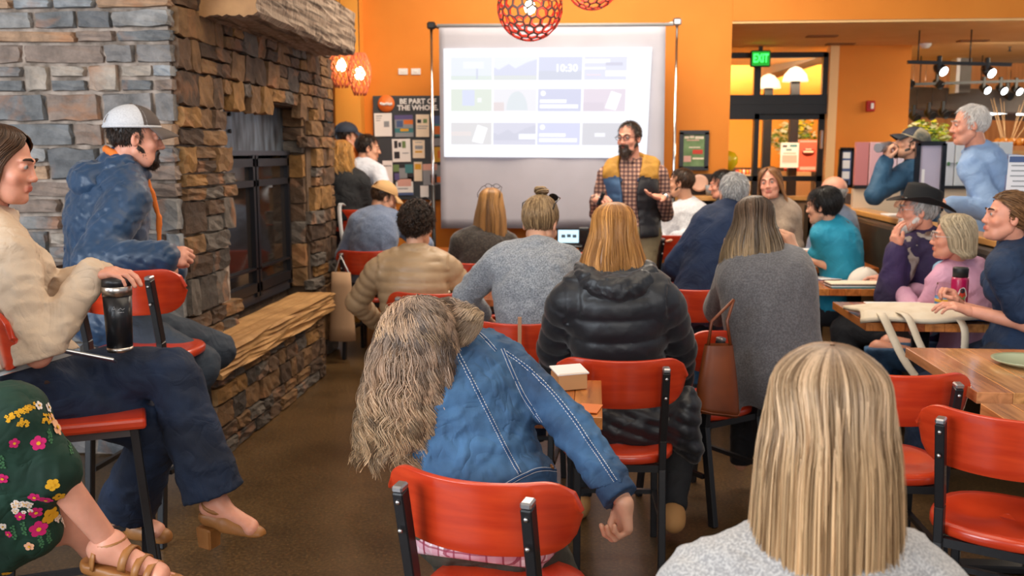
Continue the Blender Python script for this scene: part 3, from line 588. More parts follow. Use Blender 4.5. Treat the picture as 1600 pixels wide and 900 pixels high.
def surface_nets(D, lo, vox):
    s = D < 0; n = np.array(D.shape) - 1
    c = np.zeros(n, np.int8)
    offs = [(i, j, k) for i in (0, 1) for j in (0, 1) for k in (0, 1)]
    for o in offs: c += s[o[0]:o[0] + n[0], o[1]:o[1] + n[1], o[2]:o[2] + n[2]]
    I = np.argwhere((c > 0) & (c < 8))
    if len(I) == 0: return np.zeros((0, 3)), np.zeros((0, 4), int)
    idx = np.full(n, -1, np.int32); idx[I[:, 0], I[:, 1], I[:, 2]] = np.arange(len(I))
    vals = {o: D[I[:, 0] + o[0], I[:, 1] + o[1], I[:, 2] + o[2]] for o in offs}
    acc = np.zeros((len(I), 3), np.float32); cnt = np.zeros(len(I), np.float32)
    for o in offs:
        for a in range(3):
            if o[a] == 0:
                o2 = tuple(o[i] + (i == a) for i in range(3)); v0, v1 = vals[o], vals[o2]; m = (v0 < 0) != (v1 < 0)
                t = np.where(m, v0 / np.where(m, v0 - v1, 1), 0); pt = np.tile(np.array(o, np.float32), (len(I), 1)); pt[:, a] += t
                acc += pt * m[:, None]; cnt += m
    V_ = lo + (I + acc / cnt[:, None]) * vox; F = []
    for a in range(3):
        b, c2 = (a + 1) % 3, (a + 2) % 3; sl0 = [slice(1, -1)] * 3; sl0[a] = slice(0, -1); sl1 = list(sl0); sl1[a] = slice(1, None)
        A, B = s[tuple(sl0)], s[tuple(sl1)]; E = np.argwhere(A != B)
        if len(E) == 0: continue
        fl = A[E[:, 0], E[:, 1], E[:, 2]]; E = E.copy(); 
        for q in range(3):
            if q != a: E[:, q] += 1
        def g(db, dc):
            e = E.copy(); e[:, b] -= db; e[:, c2] -= dc; return idx[e[:, 0], e[:, 1], e[:, 2]]
        q = np.stack([g(0, 0), g(1, 0), g(1, 1), g(0, 1)], 1); q[~fl] = q[~fl][:, ::-1]; F.append(q)
    return V_, np.concatenate(F)
def swirl(G, f, ph=0, aniso=(1, 1, 1)):
    x, y, z = G[0] * f * aniso[0] + ph, G[1] * f * aniso[1] + ph * 1.3, G[2] * f * aniso[2] + ph * 2.1
    return (np.sin(x + 1.6 * np.sin(y * .7 + z * .9)) * np.sin(z + 1.4 * np.sin(x * .8 - y * .5)) + .5 * np.sin(2.1 * y + 1.9 * z + 1.3 * np.sin(1.7 * x)) * np.sin(1.9 * x - 1.3 * z)) / 1.5
def rot_look(yaw, pitch=0, roll=0):
    return Matrix.Rotation(-R(yaw), 3, 'Z') @ Matrix.Rotation(R(pitch), 3, 'X') @ Matrix.Rotation(R(roll), 3, 'Y')
# head template, ear level at the origin, +Y face
def head_template(male, age=0):
    f = Field(); j = 1.0 if male else .84
    f.ell((0, -.015, .035), (.076, .097, .088)); f.ell((0, .028, -.035), (.058 * (1.03 if male else 1), .064, .080), k=.03)
    f.cap((-.030 * j, .045, -.088), (.030 * j, .045, -.088), .024 * j, k=.03); f.ell((0, .072, -.098), (.020 * j, .018, .017), k=.02)
    for s in (-1, 1):
        f.cap((s * .052 * j, .0, -.055), (s * .03 * j, .05, -.09), .022, .018, k=.025); f.ell((s * .042, .062, -.028), (.020, .018, .018), k=.02)
        f.ell((s * .031, .098, .008), (.017, .018, .0125), k=.012, op='s'); f.cap((s * .012, .092, .024), (s * .045, .078, .026), .008, .006, k=.014)
        f.ell((s * .0305, .0800, .007), (.0135, .0125, .0115), k=.006)
        f.ell((s * .078, -.004, -.006), (.008, .018, .031), np.array(Matrix.Rotation(R(s * 14), 3, 'Z') @ Matrix.Rotation(R(-10), 3, 'X')), k=.006)
        f.ell((s * .082, .003, -.004), (.006, .009, .017), k=.006, op='s'); f.ell((s * .0115, .098, -.034), (.009, .010, .008), k=.008)
    f.cap((0, .090, .014), (0, .107 if male else .104, -.028), .0068, .0092 if male else .0078, k=.012); f.ell((0, .108 if male else .104, -.031), (.0098 if male else .0082, .009, .008), k=.008)
    f.cap((-.017, .089, -.0585), (.017, .089, -.0585), .0052, k=.006); f.cap((-.015, .088, -.068), (.015, .088, -.068), .0062, k=.006)
    f.cap((-.018, .099, -.0632), (.018, .099, -.0632), .0032, k=.003, op='s')
    v, q = f.mesh(.0042); lip = np.exp(-(((v[:, 0]) / .022) ** 4 + ((v[:, 2] + .0632) / .0105) ** 4)) * (v[:, 1] > .078)
    bl = np.exp(-(((np.abs(v[:, 0]) - .045) / .02) ** 2 + ((v[:, 2] + .03) / .022) ** 2)) * (v[:, 1] > .02) + np.exp(-((v[:, 0] / .014) ** 2 + ((v[:, 2] + .03) / .014) ** 2)) * (v[:, 1] > .09) + .7 * (np.abs(v[:, 0]) > .076)
    return v, q, lip, bl
HEADS = {True: head_template(True), False: head_template(False)}
def hand_template(pose):   # right hand, wrist at origin, fingers +Y, palm -Z, thumb -X
    f = Field(); f.cap((-.008, 0, 0), (.008, 0, 0), .020, k=.02); f.cap((-.014, .0, 0), (-.024, .068, .001), .016, .014, k=.02); f.cap((.012, 0, 0), (.026, .064, 0), .015, .013, k=.02); f.cap((0, .02, .002), (0, .07, .002), .0155, k=.02)
    curl = {'relax': (18, 28, 18), 'grip': (48, 62, 38), 'flat': (6, 10, 6), 'clasp': (62, 60, 30), 'open': (8, 16, 12)}[pose]
    spread = {'flat': 4, 'open': 9, 'relax': 3, 'grip': 1, 'clasp': 0}[pose]
    for i, (x, y, L, r) in enumerate(((-.027, .078, .074, .0088), (-.009, .084, .083, .009), (.009, .081, .077, .0086), (.026, .073, .060, .0078))):
        p = V((x, y, 0)); a = 0; sp_ = R((i - 1.5) * spread)
        for s, fr in enumerate((.45, .30, .25)):
            a += R(curl[s] * (1 + .06 * i)); d = V((math.sin(sp_) * math.cos(a), math.cos(a) * math.cos(sp_), -math.sin(a))); q = p + d * L * fr
            f.cap(p, q, r * (1 - .07 * s), r * (.93 - .07 * s), k=.004); p = q
    th = {'relax': ((-.036, .040, -.006), (-.050, .066, -.012), (-.050, .090, -.016)), 'flat': ((-.038, .038, -.003), (-.058, .062, -.005), (-.066, .086, -.006)), 'open': ((-.042, .034, .0), (-.066, .052, .004), (-.082, .074, .006)),
          'grip': ((-.036, .034, -.016), (-.042, .058, -.036), (-.030, .078, -.052)), 'clasp': ((-.034, .040, -.014), (-.034, .064, -.026), (-.018, .084, -.034))}[pose]
    f.cap((-.014, .010, -.004), th[0], .016, .0125, k=.012); f.cap(th[0], th[1], .0115, .0105, k=.006); f.cap(th[1], th[2], .0102, .0085, k=.004)
    return f.mesh(.0034)
HANDS = {}
def hand_geo(pose, side, wrist, d, n, scale=1.0):
    if pose not in HANDS: HANDS[pose] = hand_template(pose)
    v, q = HANDS[pose]; d = V(d).normalized(); n = V(n); n = (n - d * n.dot(d)).normalized(); z = -n; x = d.cross(z)
    v = v * scale; s = -1 if side == 'L' else 1
    M = np.array([[x[i] * s, d[i], z[i]] for i in range(3)], np.float32); vv = v @ M.T + npv(wrist)
    return vv, (q[:, ::-1] if s < 0 else q)
def skin_mat(name, c, lipc=None):
    m, t, b = nt(name); a = N(t, 'ShaderNodeAttribute', attribute_name='lip'); bl = N(t, 'ShaderNodeAttribute', attribute_name='blush'); tc = N(t, 'ShaderNodeTexCoord')
    n = N(t, 'ShaderNodeTexNoise', i_Scale=18, i_Detail=4); t.links.new(tc.outputs['Object'], n.inputs['Vector'])
    base = ramp(t, n.outputs[0], [(.3, tuple(x * .88 for x in c)), (.7, tuple(min(1, x * 1.08) for x in c))])
    m1 = N(t, 'ShaderNodeMix', data_type='RGBA'); mf = N(t, 'ShaderNodeMath', operation='MULTIPLY', i_1=.22); t.links.new(bl.outputs['Fac'], mf.inputs[0]); t.links.new(mf.outputs[0], m1.inputs[0]); t.links.new(base, m1.inputs[6]); m1.inputs[7].default_value = c4((c[0] * .95, c[1] * .55, c[2] * .5))
    m2 = N(t, 'ShaderNodeMix', data_type='RGBA'); t.links.new(a.outputs['Fac'], m2.inputs[0]); t.links.new(m1.outputs[2], m2.inputs[6]); m2.inputs[7].default_value = c4(lipc or (c[0] * .75, c[1] * .38, c[2] * .38))
    t.links.new(m2.outputs[2], b.inputs['Base Color']); b.inputs['Roughness'].default_value = .48; b.inputs['Subsurface Weight'].default_value = .12; b.inputs['Subsurface Radius'].default_value = (.02, .006, .003)
    return m
SK = skin_mat('skin_fair', hx('d9a284')); SKP = skin_mat('skin_pink', hx('dd9a80')); SKT = skin_mat('skin_tan', hx('c98a66'))
def eye_mat():
    m, t, b = nt('eye'); tc = N(t, 'ShaderNodeTexCoord'); sx = N(t, 'ShaderNodeSeparateXYZ'); t.links.new(tc.outputs['Object'], sx.inputs[0])
    a = ramp(t, sx.outputs['Y'], [(0, (.42, .38, .36)), (.0088, (.42, .38, .36)), (.0094, (.06, .04, .03)), (.0112, (.005, .005, .005))]); t.links.new(a, b.inputs['Base Color']); b.inputs['Roughness'].default_value = .1; return m
_eb = bmesh.new(); bmesh.ops.create_uvsphere(_eb, u_segments=14, v_segments=10, radius=.0118); bmesh.ops.rotate(_eb, verts=_eb.verts, matrix=Matrix.Rotation(R(90), 3, 'X')); EYE_ME = bpy.data.meshes.new('eye'); _eb.to_mesh(EYE_ME); _eb.free(); EYE_ME.materials.append(eye_mat())
# ---------------------------------------------------------------- hair
def strands_mesh(name, paths, width, rnd, mat_, base, parent, under=None, tt=None, flat=.55):
    P = np.asarray(paths, np.float32); n, m, _ = P.shape; W_ = np.asarray(width, np.float32)
    if W_.ndim == 1: W_ = np.tile(W_, (n, 1))
    T = np.gradient(P, axis=1); T /= np.linalg.norm(T, axis=2, keepdims=True) + 1e-9
    cen = P.reshape(-1, 3).mean(0); U = P - cen; U -= T * (U * T).sum(2, keepdims=True); U /= np.linalg.norm(U, axis=2, keepdims=True) + 1e-9; B = np.cross(T, U)
    vs = np.stack([P + B * W_[..., None], P + U * W_[..., None] * flat, P - B * W_[..., None], ], 2)  # n,m,3,3
    i = np.arange(n * m * 3).reshape(n, m, 3); F = []
    for k in range(3): F.append(np.stack([i[:, :-1, k], i[:, :-1, (k + 1) % 3], i[:, 1:, (k + 1) % 3], i[:, 1:, k]], -1).reshape(-1, 4))
    v = vs.reshape(-1, 3); F = np.concatenate(F); tt = np.linspace(0, 1, m) if tt is None else tt
    at_t = np.tile(np.broadcast_to(tt, (n, m))[..., None], (1, 1, 3)).reshape(-1); at_r = np.repeat(np.asarray(rnd, np.float32), m * 3)
    if under is not None:
        uv, uf, ut = under; F2 = np.asarray(uf) + len(v); v = np.concatenate([v, uv]); at_t = np.concatenate([at_t, ut]); at_r = np.concatenate([at_r, np.full(len(uv), .12)])
        F = np.concatenate([F, F2])
    me = mesh_np(name, v - npv(base), F, [mat_], True, {'tt': at_t, 'rnd': at_r}); return link(name, me, parent)
def cr(K, t):
    K = np.asarray(K, np.float32); n = len(K); x = np.clip(t, 0, 1) * (n - 1); i = np.minimum(x.astype(int), n - 2); f = (x - i)[..., None]
    g = lambda j: K[np.clip(j, 0, n - 1)]
    p0, p1, p2, p3 = g(i - 1), g(i), g(i + 1), g(i + 2)
    return .5 * (2 * p1 + (p2 - p0) * f + (2 * p0 - 5 * p1 + 4 * p2 - p3) * f * f + (3 * p1 - p0 - 3 * p2 + p3) * f ** 3)
def loft_hair(rings, mat_, base, parent, n=900, m=16, w=.004, wave=.02, freq=2.5, rad=.05, wavr=.01, short=.12, seed=1, clump=0, name='hair', clumpn=60, stray=0.0, under=.93):
    """rings: (centre, half-width vector, half-depth vector, face gap in degrees); half-depth points to the face"""
    g = np.random.default_rng(seed); K = [list(r[0]) + list(r[1]) + list(r[2]) + [R(r[3])] for r in rings]
    def pos(u, t, rr):
        k = cr(K, t); ph = u * (math.pi - k[..., 9]); s, c = np.sin(ph)[..., None], np.cos(ph)[..., None]
        return k[..., :3] + (k[..., 3:6] * s - k[..., 6:9] * c) * rr[..., None]
    u = g.uniform(-1, 1, n); L = 1 - short * g.random(n) ** 2; t = np.linspace(0, 1, m)[None, :] * L[:, None] + .004
    ck = g.integers(0, clumpn, n); cu = g.uniform(-1, 1, clumpn); cph = g.uniform(0, 6.28, clumpn); cr_ = g.random(clumpn)
    if clump: near = np.argmin(np.abs(u[:, None] - cu[None, :]), 1); ck = near; u2 = u[:, None] * (1 - clump * t ** 1.2) + cu[ck][:, None] * clump * t ** 1.2
    else: u2 = u[:, None] + 0 * t
    ph = cph[ck][:, None] + g.uniform(-.4, .4, n)[:, None]; fq = freq * (1 + .3 * g.uniform(-1, 1, n))[:, None]
    u2 = u2 + wave * np.sin(6.28 * fq * t + ph) * t; rr = 1 - rad * g.random(n)[:, None] + (wavr / .1) * np.sin(6.28 * fq * t + ph + 1.5) * t * .5 + stray * (g.random(n)[:, None] ** 6) * t
    P = pos(np.clip(u2, -1.05, 1.05), t, rr); wd = w * (1 - .75 * np.linspace(0, 1, m) ** 3)[None, :] * g.uniform(.6, 1.3, n)[:, None]
    nu, ntt = 36, 20; uu, tv = np.meshgrid(np.linspace(-1, 1, nu), np.linspace(.0, .93 - short * .5, ntt), indexing='ij'); UV = pos(uu, tv, np.full(uu.shape, under)).reshape(-1, 3)
    ii = np.arange(nu * ntt).reshape(nu, ntt); uf = np.stack([ii[:-1, :-1], ii[1:, :-1], ii[1:, 1:], ii[:-1, 1:]], -1).reshape(-1, 4)
    rn = np.clip(.6 * cr_[ck] + .4 * g.random(n), 0, 1) if clump else g.random(n)
    return strands_mesh(name, P, wd, rn, mat_, base, parent, (UV, uf, tv.reshape(-1)), t)
def scalp(g, n, mask):
    out = []
    while len(out) < n:
        d = g.normal(size=(n * 3, 3)); d /= np.linalg.norm(d, axis=1, keepdims=True); p = d * np.array([.078, .099, .090]) + np.array([0, -.015, .034]); ok = mask(p); out.extend(p[ok].tolist())
    return np.array(out[:n])
def m_std(lo=0.0):
    def f(p): return p[:, 2] > np.interp(p[:, 1], [-.11, -.05, -.02, .015, .03, .06, .09], [-.085 + lo, -.07 + lo, -.03 + lo, -.01 + lo, .045, .070, .088])
    return f
def short_hair(HM, mat_, base, parent, n=800, L=.04, mask=None, lift=.012, seed=1, name='hair', to=None, w=.0022, curl=0, crown=(0, -.05, .12), under=True, comb=None, vol=1.0, m=7):
    """HM: 4x4 head matrix; to: bun point in head space"""
    g = np.random.default_rng(seed); mask = mask or m_std(); E = np.array([.078, .099, .090]) * vol; Cc = np.array([0, -.015, .034]); r = scalp(g, n, mask); r = (r - Cc) * vol + Cc
    t = np.linspace(0, 1, m); P = np.zeros((n, m, 3))
    if to is not None:
        B = np.array(to); bd = (B - Cc) / E; bd /= np.linalg.norm(bd); rd = (r - Cc) / E; rd /= np.linalg.norm(rd, axis=1, keepdims=True)
        for i, ti in enumerate(t):
            d = rd * (1 - ti) + bd * ti + rd * 0; d /= np.linalg.norm(d, axis=1, keepdims=True) + 1e-6; P[:, i] = Cc + d * E * (1 + .03 + .07 * math.sin(math.pi * ti) * g.random(n)[:, None] + .05 * ti)
    else:
        p = r.copy(); cw = np.array(crown); LL = L * g.uniform(.6, 1.2, n)
        for i in range(m):
            P[:, i] = p; nn = (p - Cc) / E ** 2; nn /= np.linalg.norm(nn, axis=1, keepdims=True); d = (p - cw) if comb is None else np.tile(np.array(comb), (n, 1)) * 1.0; d = d + g.normal(size=d.shape) * .02 * (1 + 8 * curl)
            d -= nn * (d * nn).sum(1, keepdims=True); d /= np.linalg.norm(d, axis=1, keepdims=True) + 1e-6; d += nn * (lift / L) * (1.3 - t[i]) + np.array([0, 0, -.12]) * t[i]; p = p + d * LL[:, None] / (m - 1)
            if curl: p = p + curl * .1 * L * np.stack([np.sin(i * 2.1 + r[:, 0] * 400), np.cos(i * 2.1 + r[:, 1] * 400), np.sin(i * 1.7 + r[:, 2] * 300)], 1)
    und = None
    if under:
        a, b = np.meshgrid(np.linspace(0, 2 * np.pi, 37), np.linspace(0, np.pi, 25), indexing='ij'); q = np.stack([np.sin(b) * np.cos(a), np.sin(b) * np.sin(a), np.cos(b)], -1).reshape(-1, 3) * E * 1.012 + Cc
        ok = mask((q - Cc) / vol + Cc); ii = np.arange(37 * 25).reshape(37, 25); f = np.stack([ii[:-1, :-1], ii[1:, :-1], ii[1:, 1:], ii[:-1, 1:]], -1).reshape(-1, 4); f = f[ok[f].all(1)]
        und = (q, f, np.full(len(q), .5))
    M = np.array(HM)
    tr = lambda q: q @ M[:3, :3].T + M[:3, 3]
    if und: und = (tr(und[0]), und[1], und[2])
    wd = w * (1 - .7 * t ** 2)
    return strands_mesh(name, tr(P.reshape(-1, 3)).reshape(P.shape), wd, g.random(n), mat_, base, parent, und, t)
def bun(HM, c, r, mat_, base, parent, n=120, seed=3, name='hair_bun', w=.003):
    g = np.random.default_rng(seed); P = np.zeros((n, 22, 3)); t = np.linspace(0, 1, 22)
    for i in range(n):
        a0, tilt, rr = g.uniform(0, 6.28), g.uniform(-.5, .5), r * g.uniform(.55, 1.0); a = a0 + t * g.uniform(2.5, 5); b = g.uniform(0, 6.28) + t * g.uniform(1, 4)
        mr = r * .42 * g.uniform(.7, 1.1); q = np.stack([(rr * .7 + mr * np.cos(b)) * np.cos(a), (rr * .7 + mr * np.cos(b)) * np.sin(a), mr * np.sin(b) + tilt * r * .3 * np.cos(a)], 1); P[i] = q
    M = np.array(HM); P = (P + np.array(c)) @ M[:3, :3].T + M[:3, 3]
    return strands_mesh(name, P, np.full(22, w), g.random(n), mat_, base, parent, None, t)
# ---------------------------------------------------------------- the figure
def ik(a, c, l1, l2, pole):
    a, c, pole = V(a), V(c), V(pole); d = c - a; L = d.length
    if L > (l1 + l2) * .995: c = a + d * ((l1 + l2) * .995 / L); d = c - a; L = d.length
    x = (l1 * l1 - l2 * l2 + L * L) / (2 * L); h = math.sqrt(max(l1 * l1 - x * x, 0)); u = d.normalized(); p = pole - u * pole.dot(u); p.normalize()
    return a + u * x + p * h, c
class Fig: pass
def figure(label, neck, head=None, hip=None, yaw=0, hyaw=None, look=None, male=False, s=1.0, skin=None, arms=None, legs=None, group=None, bend=.03, girth=1.0, face=True, brow=None, sh=None, bodyvox=.018, fine=False, hs=.94):
    """world coordinates; yaw is the compass heading the chest faces (0 = +Y, 90 = +X)"""
    F = Fig(); skin = skin or SK; F.male = male; F.s = s; F.girth = girth; F.yaw = yaw
    hyaw = yaw if hyaw is None else hyaw; fy = lambda a: V((math.sin(R(a)), math.cos(R(a)), 0)); ry = lambda a: V((math.cos(R(a)), -math.sin(R(a)), 0))
    F.fwd, F.rt, F.hf, F.hr = fy(yaw), ry(yaw), fy(hyaw), ry(hyaw)
    neck = V(neck); hip = V(hip) if hip is not None else neck - V((0, 0, .52 * s)) - F.fwd * .04; head = V(head) if head is not None else neck + V((0, 0, .165 * s)) + F.fwd * .035
    F.neck, F.hip, F.head = neck, hip, head; up = (neck - hip).normalized(); F.up = up
    look = look or (yaw, 0, 0); F.HR = rot_look(*look); F.HM = Matrix.Translation(head) @ F.HR.to_4x4() @ Matrix.Scale(s * hs, 4)
    base = V((hip.x, hip.y, 0)); F.base = base; F.root = thing('person', base, 0, label, 'person', group)
    r = (F.rt - up * F.rt.dot(up)).normalized(); f2 = up.cross(r); f2 = -f2 if f2.dot(F.fwd) < 0 else f2; F.f2, F.r2 = f2, r
    rh = (F.hr - up * F.hr.dot(up)).normalized(); fh = -up.cross(rh) if up.cross(rh).dot(F.hf) < 0 else up.cross(rh)
    sw = (.185 if male else .16) * s; F.sh = {'L': neck - r * sw - up * .065 * s, 'R': neck + r * sw - up * .065 * s}
    if sh:
        for k_ in sh: F.sh[k_] = V(sh[k_])
    arms = arms or {}; F.arm = {}; F.hand = {}
    ul, fl_ = (.285 if male else .262) * s, (.255 if male else .235) * s
    for k_, sg in (('L', -1), ('R', 1)):
        a = arms.get(k_, {}); w = V(a['w']) if 'w' in a else F.sh[k_] + F.fwd * .27 - V((0, 0, .27)) + F.rt * (-sg * .06); pole = V(a['pole']) if 'pole' in a else (-F.fwd * .4 - V((0, 0, 1)) + F.rt * sg * .6)
        e, w = ik(F.sh[k_], w, a.get('ul', ul), a.get('fl', fl_), pole); F.arm[k_] = (F.sh[k_], e, w)
        F.hand[k_] = (a.get('pose', 'relax'), V(a['d']) if 'd' in a else (w - e).normalized(), V(a['n']) if 'n' in a else V((0, 0, -1)), w)
    legs = legs or {}; F.leg = {}; tl, sl_ = (.43 if male else .41) * s, (.43 if male else .40) * s
    for k_, sg in (('L', -1), ('R', 1)):
        l = legs.get(k_, {}); h0 = hip + F.hr * (.085 * sg * s) + V((0, 0, -.01)); an = V(l['a']) if 'a' in l else V((h0.x, h0.y, .09)) + F.hf * .40 * s + F.hr * sg * .03; pole = V(l['pole']) if 'pole' in l else (V((0, 0, 1)) + F.hf * .8)
        kn, an = ik(h0, an, l.get('tl', tl), l.get('sl', sl_), pole); F.leg[k_] = (h0, kn, an)
    m = np.array
    def rotm(rr, ff, uu): return np.array([[rr[i], ff[i], uu[i]] for i in range(3)], np.float32)
    F.Rt, F.Rh = rotm(r, f2, up), rotm(rh, fh, up); L = (neck - hip).length; F.L = L; back = -f2 * bend; F.back = back
    def torso(fld, inf, g=girth, lowcut=0, s0=0):
        z = lambda t: hip + up * (L * t)
        fld.ell(z(.03), ((.165 * g) * s + inf, (.125 * g) * s + inf, .12 * s + inf), F.Rh, .05, s0=.03 * L)
        fld.ell(z(.34) + back, ((.135 * g) * s + inf, (.105 * g) * s + inf, .15 * s + inf), F.Rt, .06, s0=.34 * L); fld.ell(z(.66) + back, ((.152 * g) * s + inf, (.11 * g) * s + inf, .17 * s + inf), F.Rt, .06, s0=.66 * L)
        a = F.sh['L'].lerp(F.sh['R'], .12); b = F.sh['L'].lerp(F.sh['R'], .88)
        fld.ell(z(.86) + back * .6, (.135 * s + inf, .085 * s + inf, .085 * s + inf), F.Rt, .05, s0=.86 * L)
        fld.cap(a, b, .052 * s + inf, k=.05, s0=L * .9)
        for q in 'LR': fld.cap(neck + up * .01, F.sh[q].lerp(neck, .35) + up * .02, .042 * s + inf * .8, .038 * s + inf, k=.04, s0=L * .92)
        if not male: 
            for sg in (-1, 1): fld.ell(z(.66) + f2 * .07 + r * sg * .065, (.06 + inf * .5, .06 + inf * .5, .06 + inf * .5), F.Rt, .04, s0=.66 * L)
        return fld
    F.torso = torso
    def armf(fld, k_, inf, frac=1.0, r0=.050, r1=.040, r2=.029, cuff=0):
        a, e, w = F.arm[k_]; q = 1.08 if male else .95
        if frac <= .5: e2 = a.lerp(e, frac * 2); fld.cap(a, e2, r0 * q + inf, (r0 + (r1 - r0) * frac * 2) * q + inf, k=.035); return fld
        fld.cap(a, e, r0 * q + inf, r1 * q + inf, k=.035); w2 = e.lerp(w, (frac - .5) * 2); fld.cap(e, w2, r1 * q + inf, (r1 + (r2 - r1) * (frac - .5) * 2) * q + inf + cuff, k=.02, s0=(e - a).length); return fld
    F.armf = armf
    def legf(fld, k_, inf, frac=1.0, flare=0, r=(.082, .058, .038)):
        h, kn, an = F.leg[k_]; q = 1.05 * girth; end = kn.lerp(an, frac)
        fld.cap(h, kn, r[0] * q + inf, r[1] * q + inf, k=.03); fld.cap(kn, end, r[1] * q + inf, r[2] * q + inf + flare, k=.015, s0=.42)
        if frac > .5 and not flare: fld.ell(kn.lerp(an, .28) - F.hf * .015, (.05 + inf, .05 + inf, .11), None, .03)
        return fld
    F.legf = legf
    # body: one mesh from the trunk and limbs with the finely cut head and hands grown onto it
    b = Field(); torso(b, -.014)
    for q in 'LR': armf(b, q, -.004 if fine else -.008); legf(b, q, -.012, .97)
    nr = (.056 if male else .047) * s
    b.cap(neck - up * .03, head + F.HR @ V((0, -.02, -.05)), nr * 1.05, nr, k=.03)
    parts = [b.mesh(.009 if fine else bodyvox)]
    hv, hq, lip, bl = HEADS[male]; M = np.array(F.HM); parts.append((hv @ M[:3, :3].T + M[:3, 3], hq))
    for q in 'LR':
        po, d, n_, w = F.hand[q]
        if po != 'none': parts.append(hand_geo(po, q, w, d, n_, (1.06 if male else .95) * s))
    for q in 'LR':   # ankles and feet
        h, kn, an = F.leg[q]; ff = Field(); fd = legs.get(q, {}).get('foot', F.hf); fd = V(fd).normalized(); F.__dict__['foot' + q] = (an, fd)
        if legs.get(q, {}).get('bare'): ff.cap(an, an - V((0, 0, .02)) - fd * .03, .036, .030); ff.cap(an - V((0, 0, .015)), an + fd * .13 - V((0, 0, .045)), .032, .022, k=.03); ff.cap(an + fd * .12 - V((0, 0, .05)) - F.hr * .02, an + fd * .13 - V((0, 0, .05)) + F.hr * .02, .018, k=.02); parts.append(ff.mesh(.006))
    v, q4, off = [], [], 0; lipA, blA = [], []
    for i, (vv, qq) in enumerate(parts):
        v.append(vv); q4.append(qq + off); off += len(vv); lipA.append(lip if i == 1 else np.zeros(len(vv))); blA.append(bl if i == 1 else np.zeros(len(vv)))
    me = mesh_np('body', np.concatenate(v) - npv(base), np.concatenate(q4), [skin], True, {'lip': np.concatenate(lipA), 'blush': np.concatenate(blA)})
    F.body = link('body', me, F.root)
    if face:
        for sg in (-1, 1):
            o = link('eye', EYE_ME, F.root); Ml = F.HM @ Matrix.Translation((sg * .0305, .0822, .0065)) @ Matrix.Diagonal((1, 1, .82, 1)) ; o.matrix_local = Matrix.Translation(-base) @ Ml
            if brow:
                eb = MB().tube([F.HM @ V((sg * x, y, z)) - base for x, y, z in ((.012, .1005, .026), (.026, .098, .0315), (.040, .088, .030), (.048, .079, .025))], [.003, .0042, .0035, .0015], 6); eb.build('eyebrow', brow, F.root)
    return F
def garment(F, name, mat_, fn, vox=.012, amp=.003, freq=26, fold=.005, quilt=None, ph=0, cuts=(), mod=None, aniso=(1, 1, 1), sub=None):
    f = Field(); fn(f)
    def md(D, G, S):
        if amp: D = D + amp * swirl(G, freq, ph, aniso)
        if fold and not quilt: D = D - fold * (1 - np.abs(swirl(G, freq * .75, ph + 3.3, aniso))) ** 5 + fold * .7 * (1 - np.abs(swirl(G, freq * .95, ph + 7.1, aniso))) ** 7
        if quilt: D = D - quilt[1] * np.abs(np.sin(np.pi * (S + quilt[2] if len(quilt) > 2 else S) / quilt[0])) ** .55 + quilt[1] * .5
        if mod: D = mod(D, G, S)
        return D
    v, q = f.mesh(vox, md, cuts); me = mesh_np(name, v - npv(F.base), q, [mat_] if not isinstance(mat_, (list, tuple)) else mat_, True); o = link(name, me, F.root); return o
def top(F, name, mat_, inf=.012, frac=1.0, cuff=0, arminf=None, hemz=None, hem=.0, collar=None, extra=None, **kw):
    def fn(f):
        F.torso(f, inf)
        for q in 'LR': F.armf(f, q, inf if arminf is None else arminf, frac, cuff=cuff)
        if collar: # (radius, height, tube)
            for i in range(10):
                a0, a1 = i * .628, (i + 1) * .628; c = F.neck + F.up * collar[1]; P = lambda a: c + F.r2 * math.cos(a) * collar[0] + F.f2 * (math.sin(a) * collar[0] * 1.05 + .012) - F.up * .018 * math.sin(a)
                f.cap(P(a0), P(a1), collar[2], k=.012, s0=F.L)
        if extra: extra(f)
    c = list(kw.pop('cuts', ()))
    if hem is not None: c.append((F.hip + F.up * hem, -F.up))
    return garment(F, name, mat_, fn, cuts=c, **kw)
def pants(F, name, mat_, inf=.008, frac=.96, flare=0, waist=.10, **kw):
    def fn(f):
        f.ell(F.hip + F.up * .02, (.168 * F.s * F.girth + inf, .128 * F.s * F.girth + inf, .125 * F.s), F.Rh, .05)
        for q in 'LR': F.legf(f, q, inf, frac, flare)
    def hems(D, G, S):
        for q in 'LR':
            h, kn, an = F.leg[q]; e = kn.lerp(an, frac); d = (an - kn).normalized(); pl = (G[0] - e.x) * d.x + (G[1] - e.y) * d.y + (G[2] - e.z) * d.z
            near = ((G[0] - e.x) ** 2 + (G[1] - e.y) ** 2 + (G[2] - e.z) ** 2) < .02; D = np.where(near, np.maximum(D, pl), D)
        return D
    return garment(F, name, mat_, fn, cuts=[(F.hip + F.up * waist, F.up)], mod=hems, **kw)
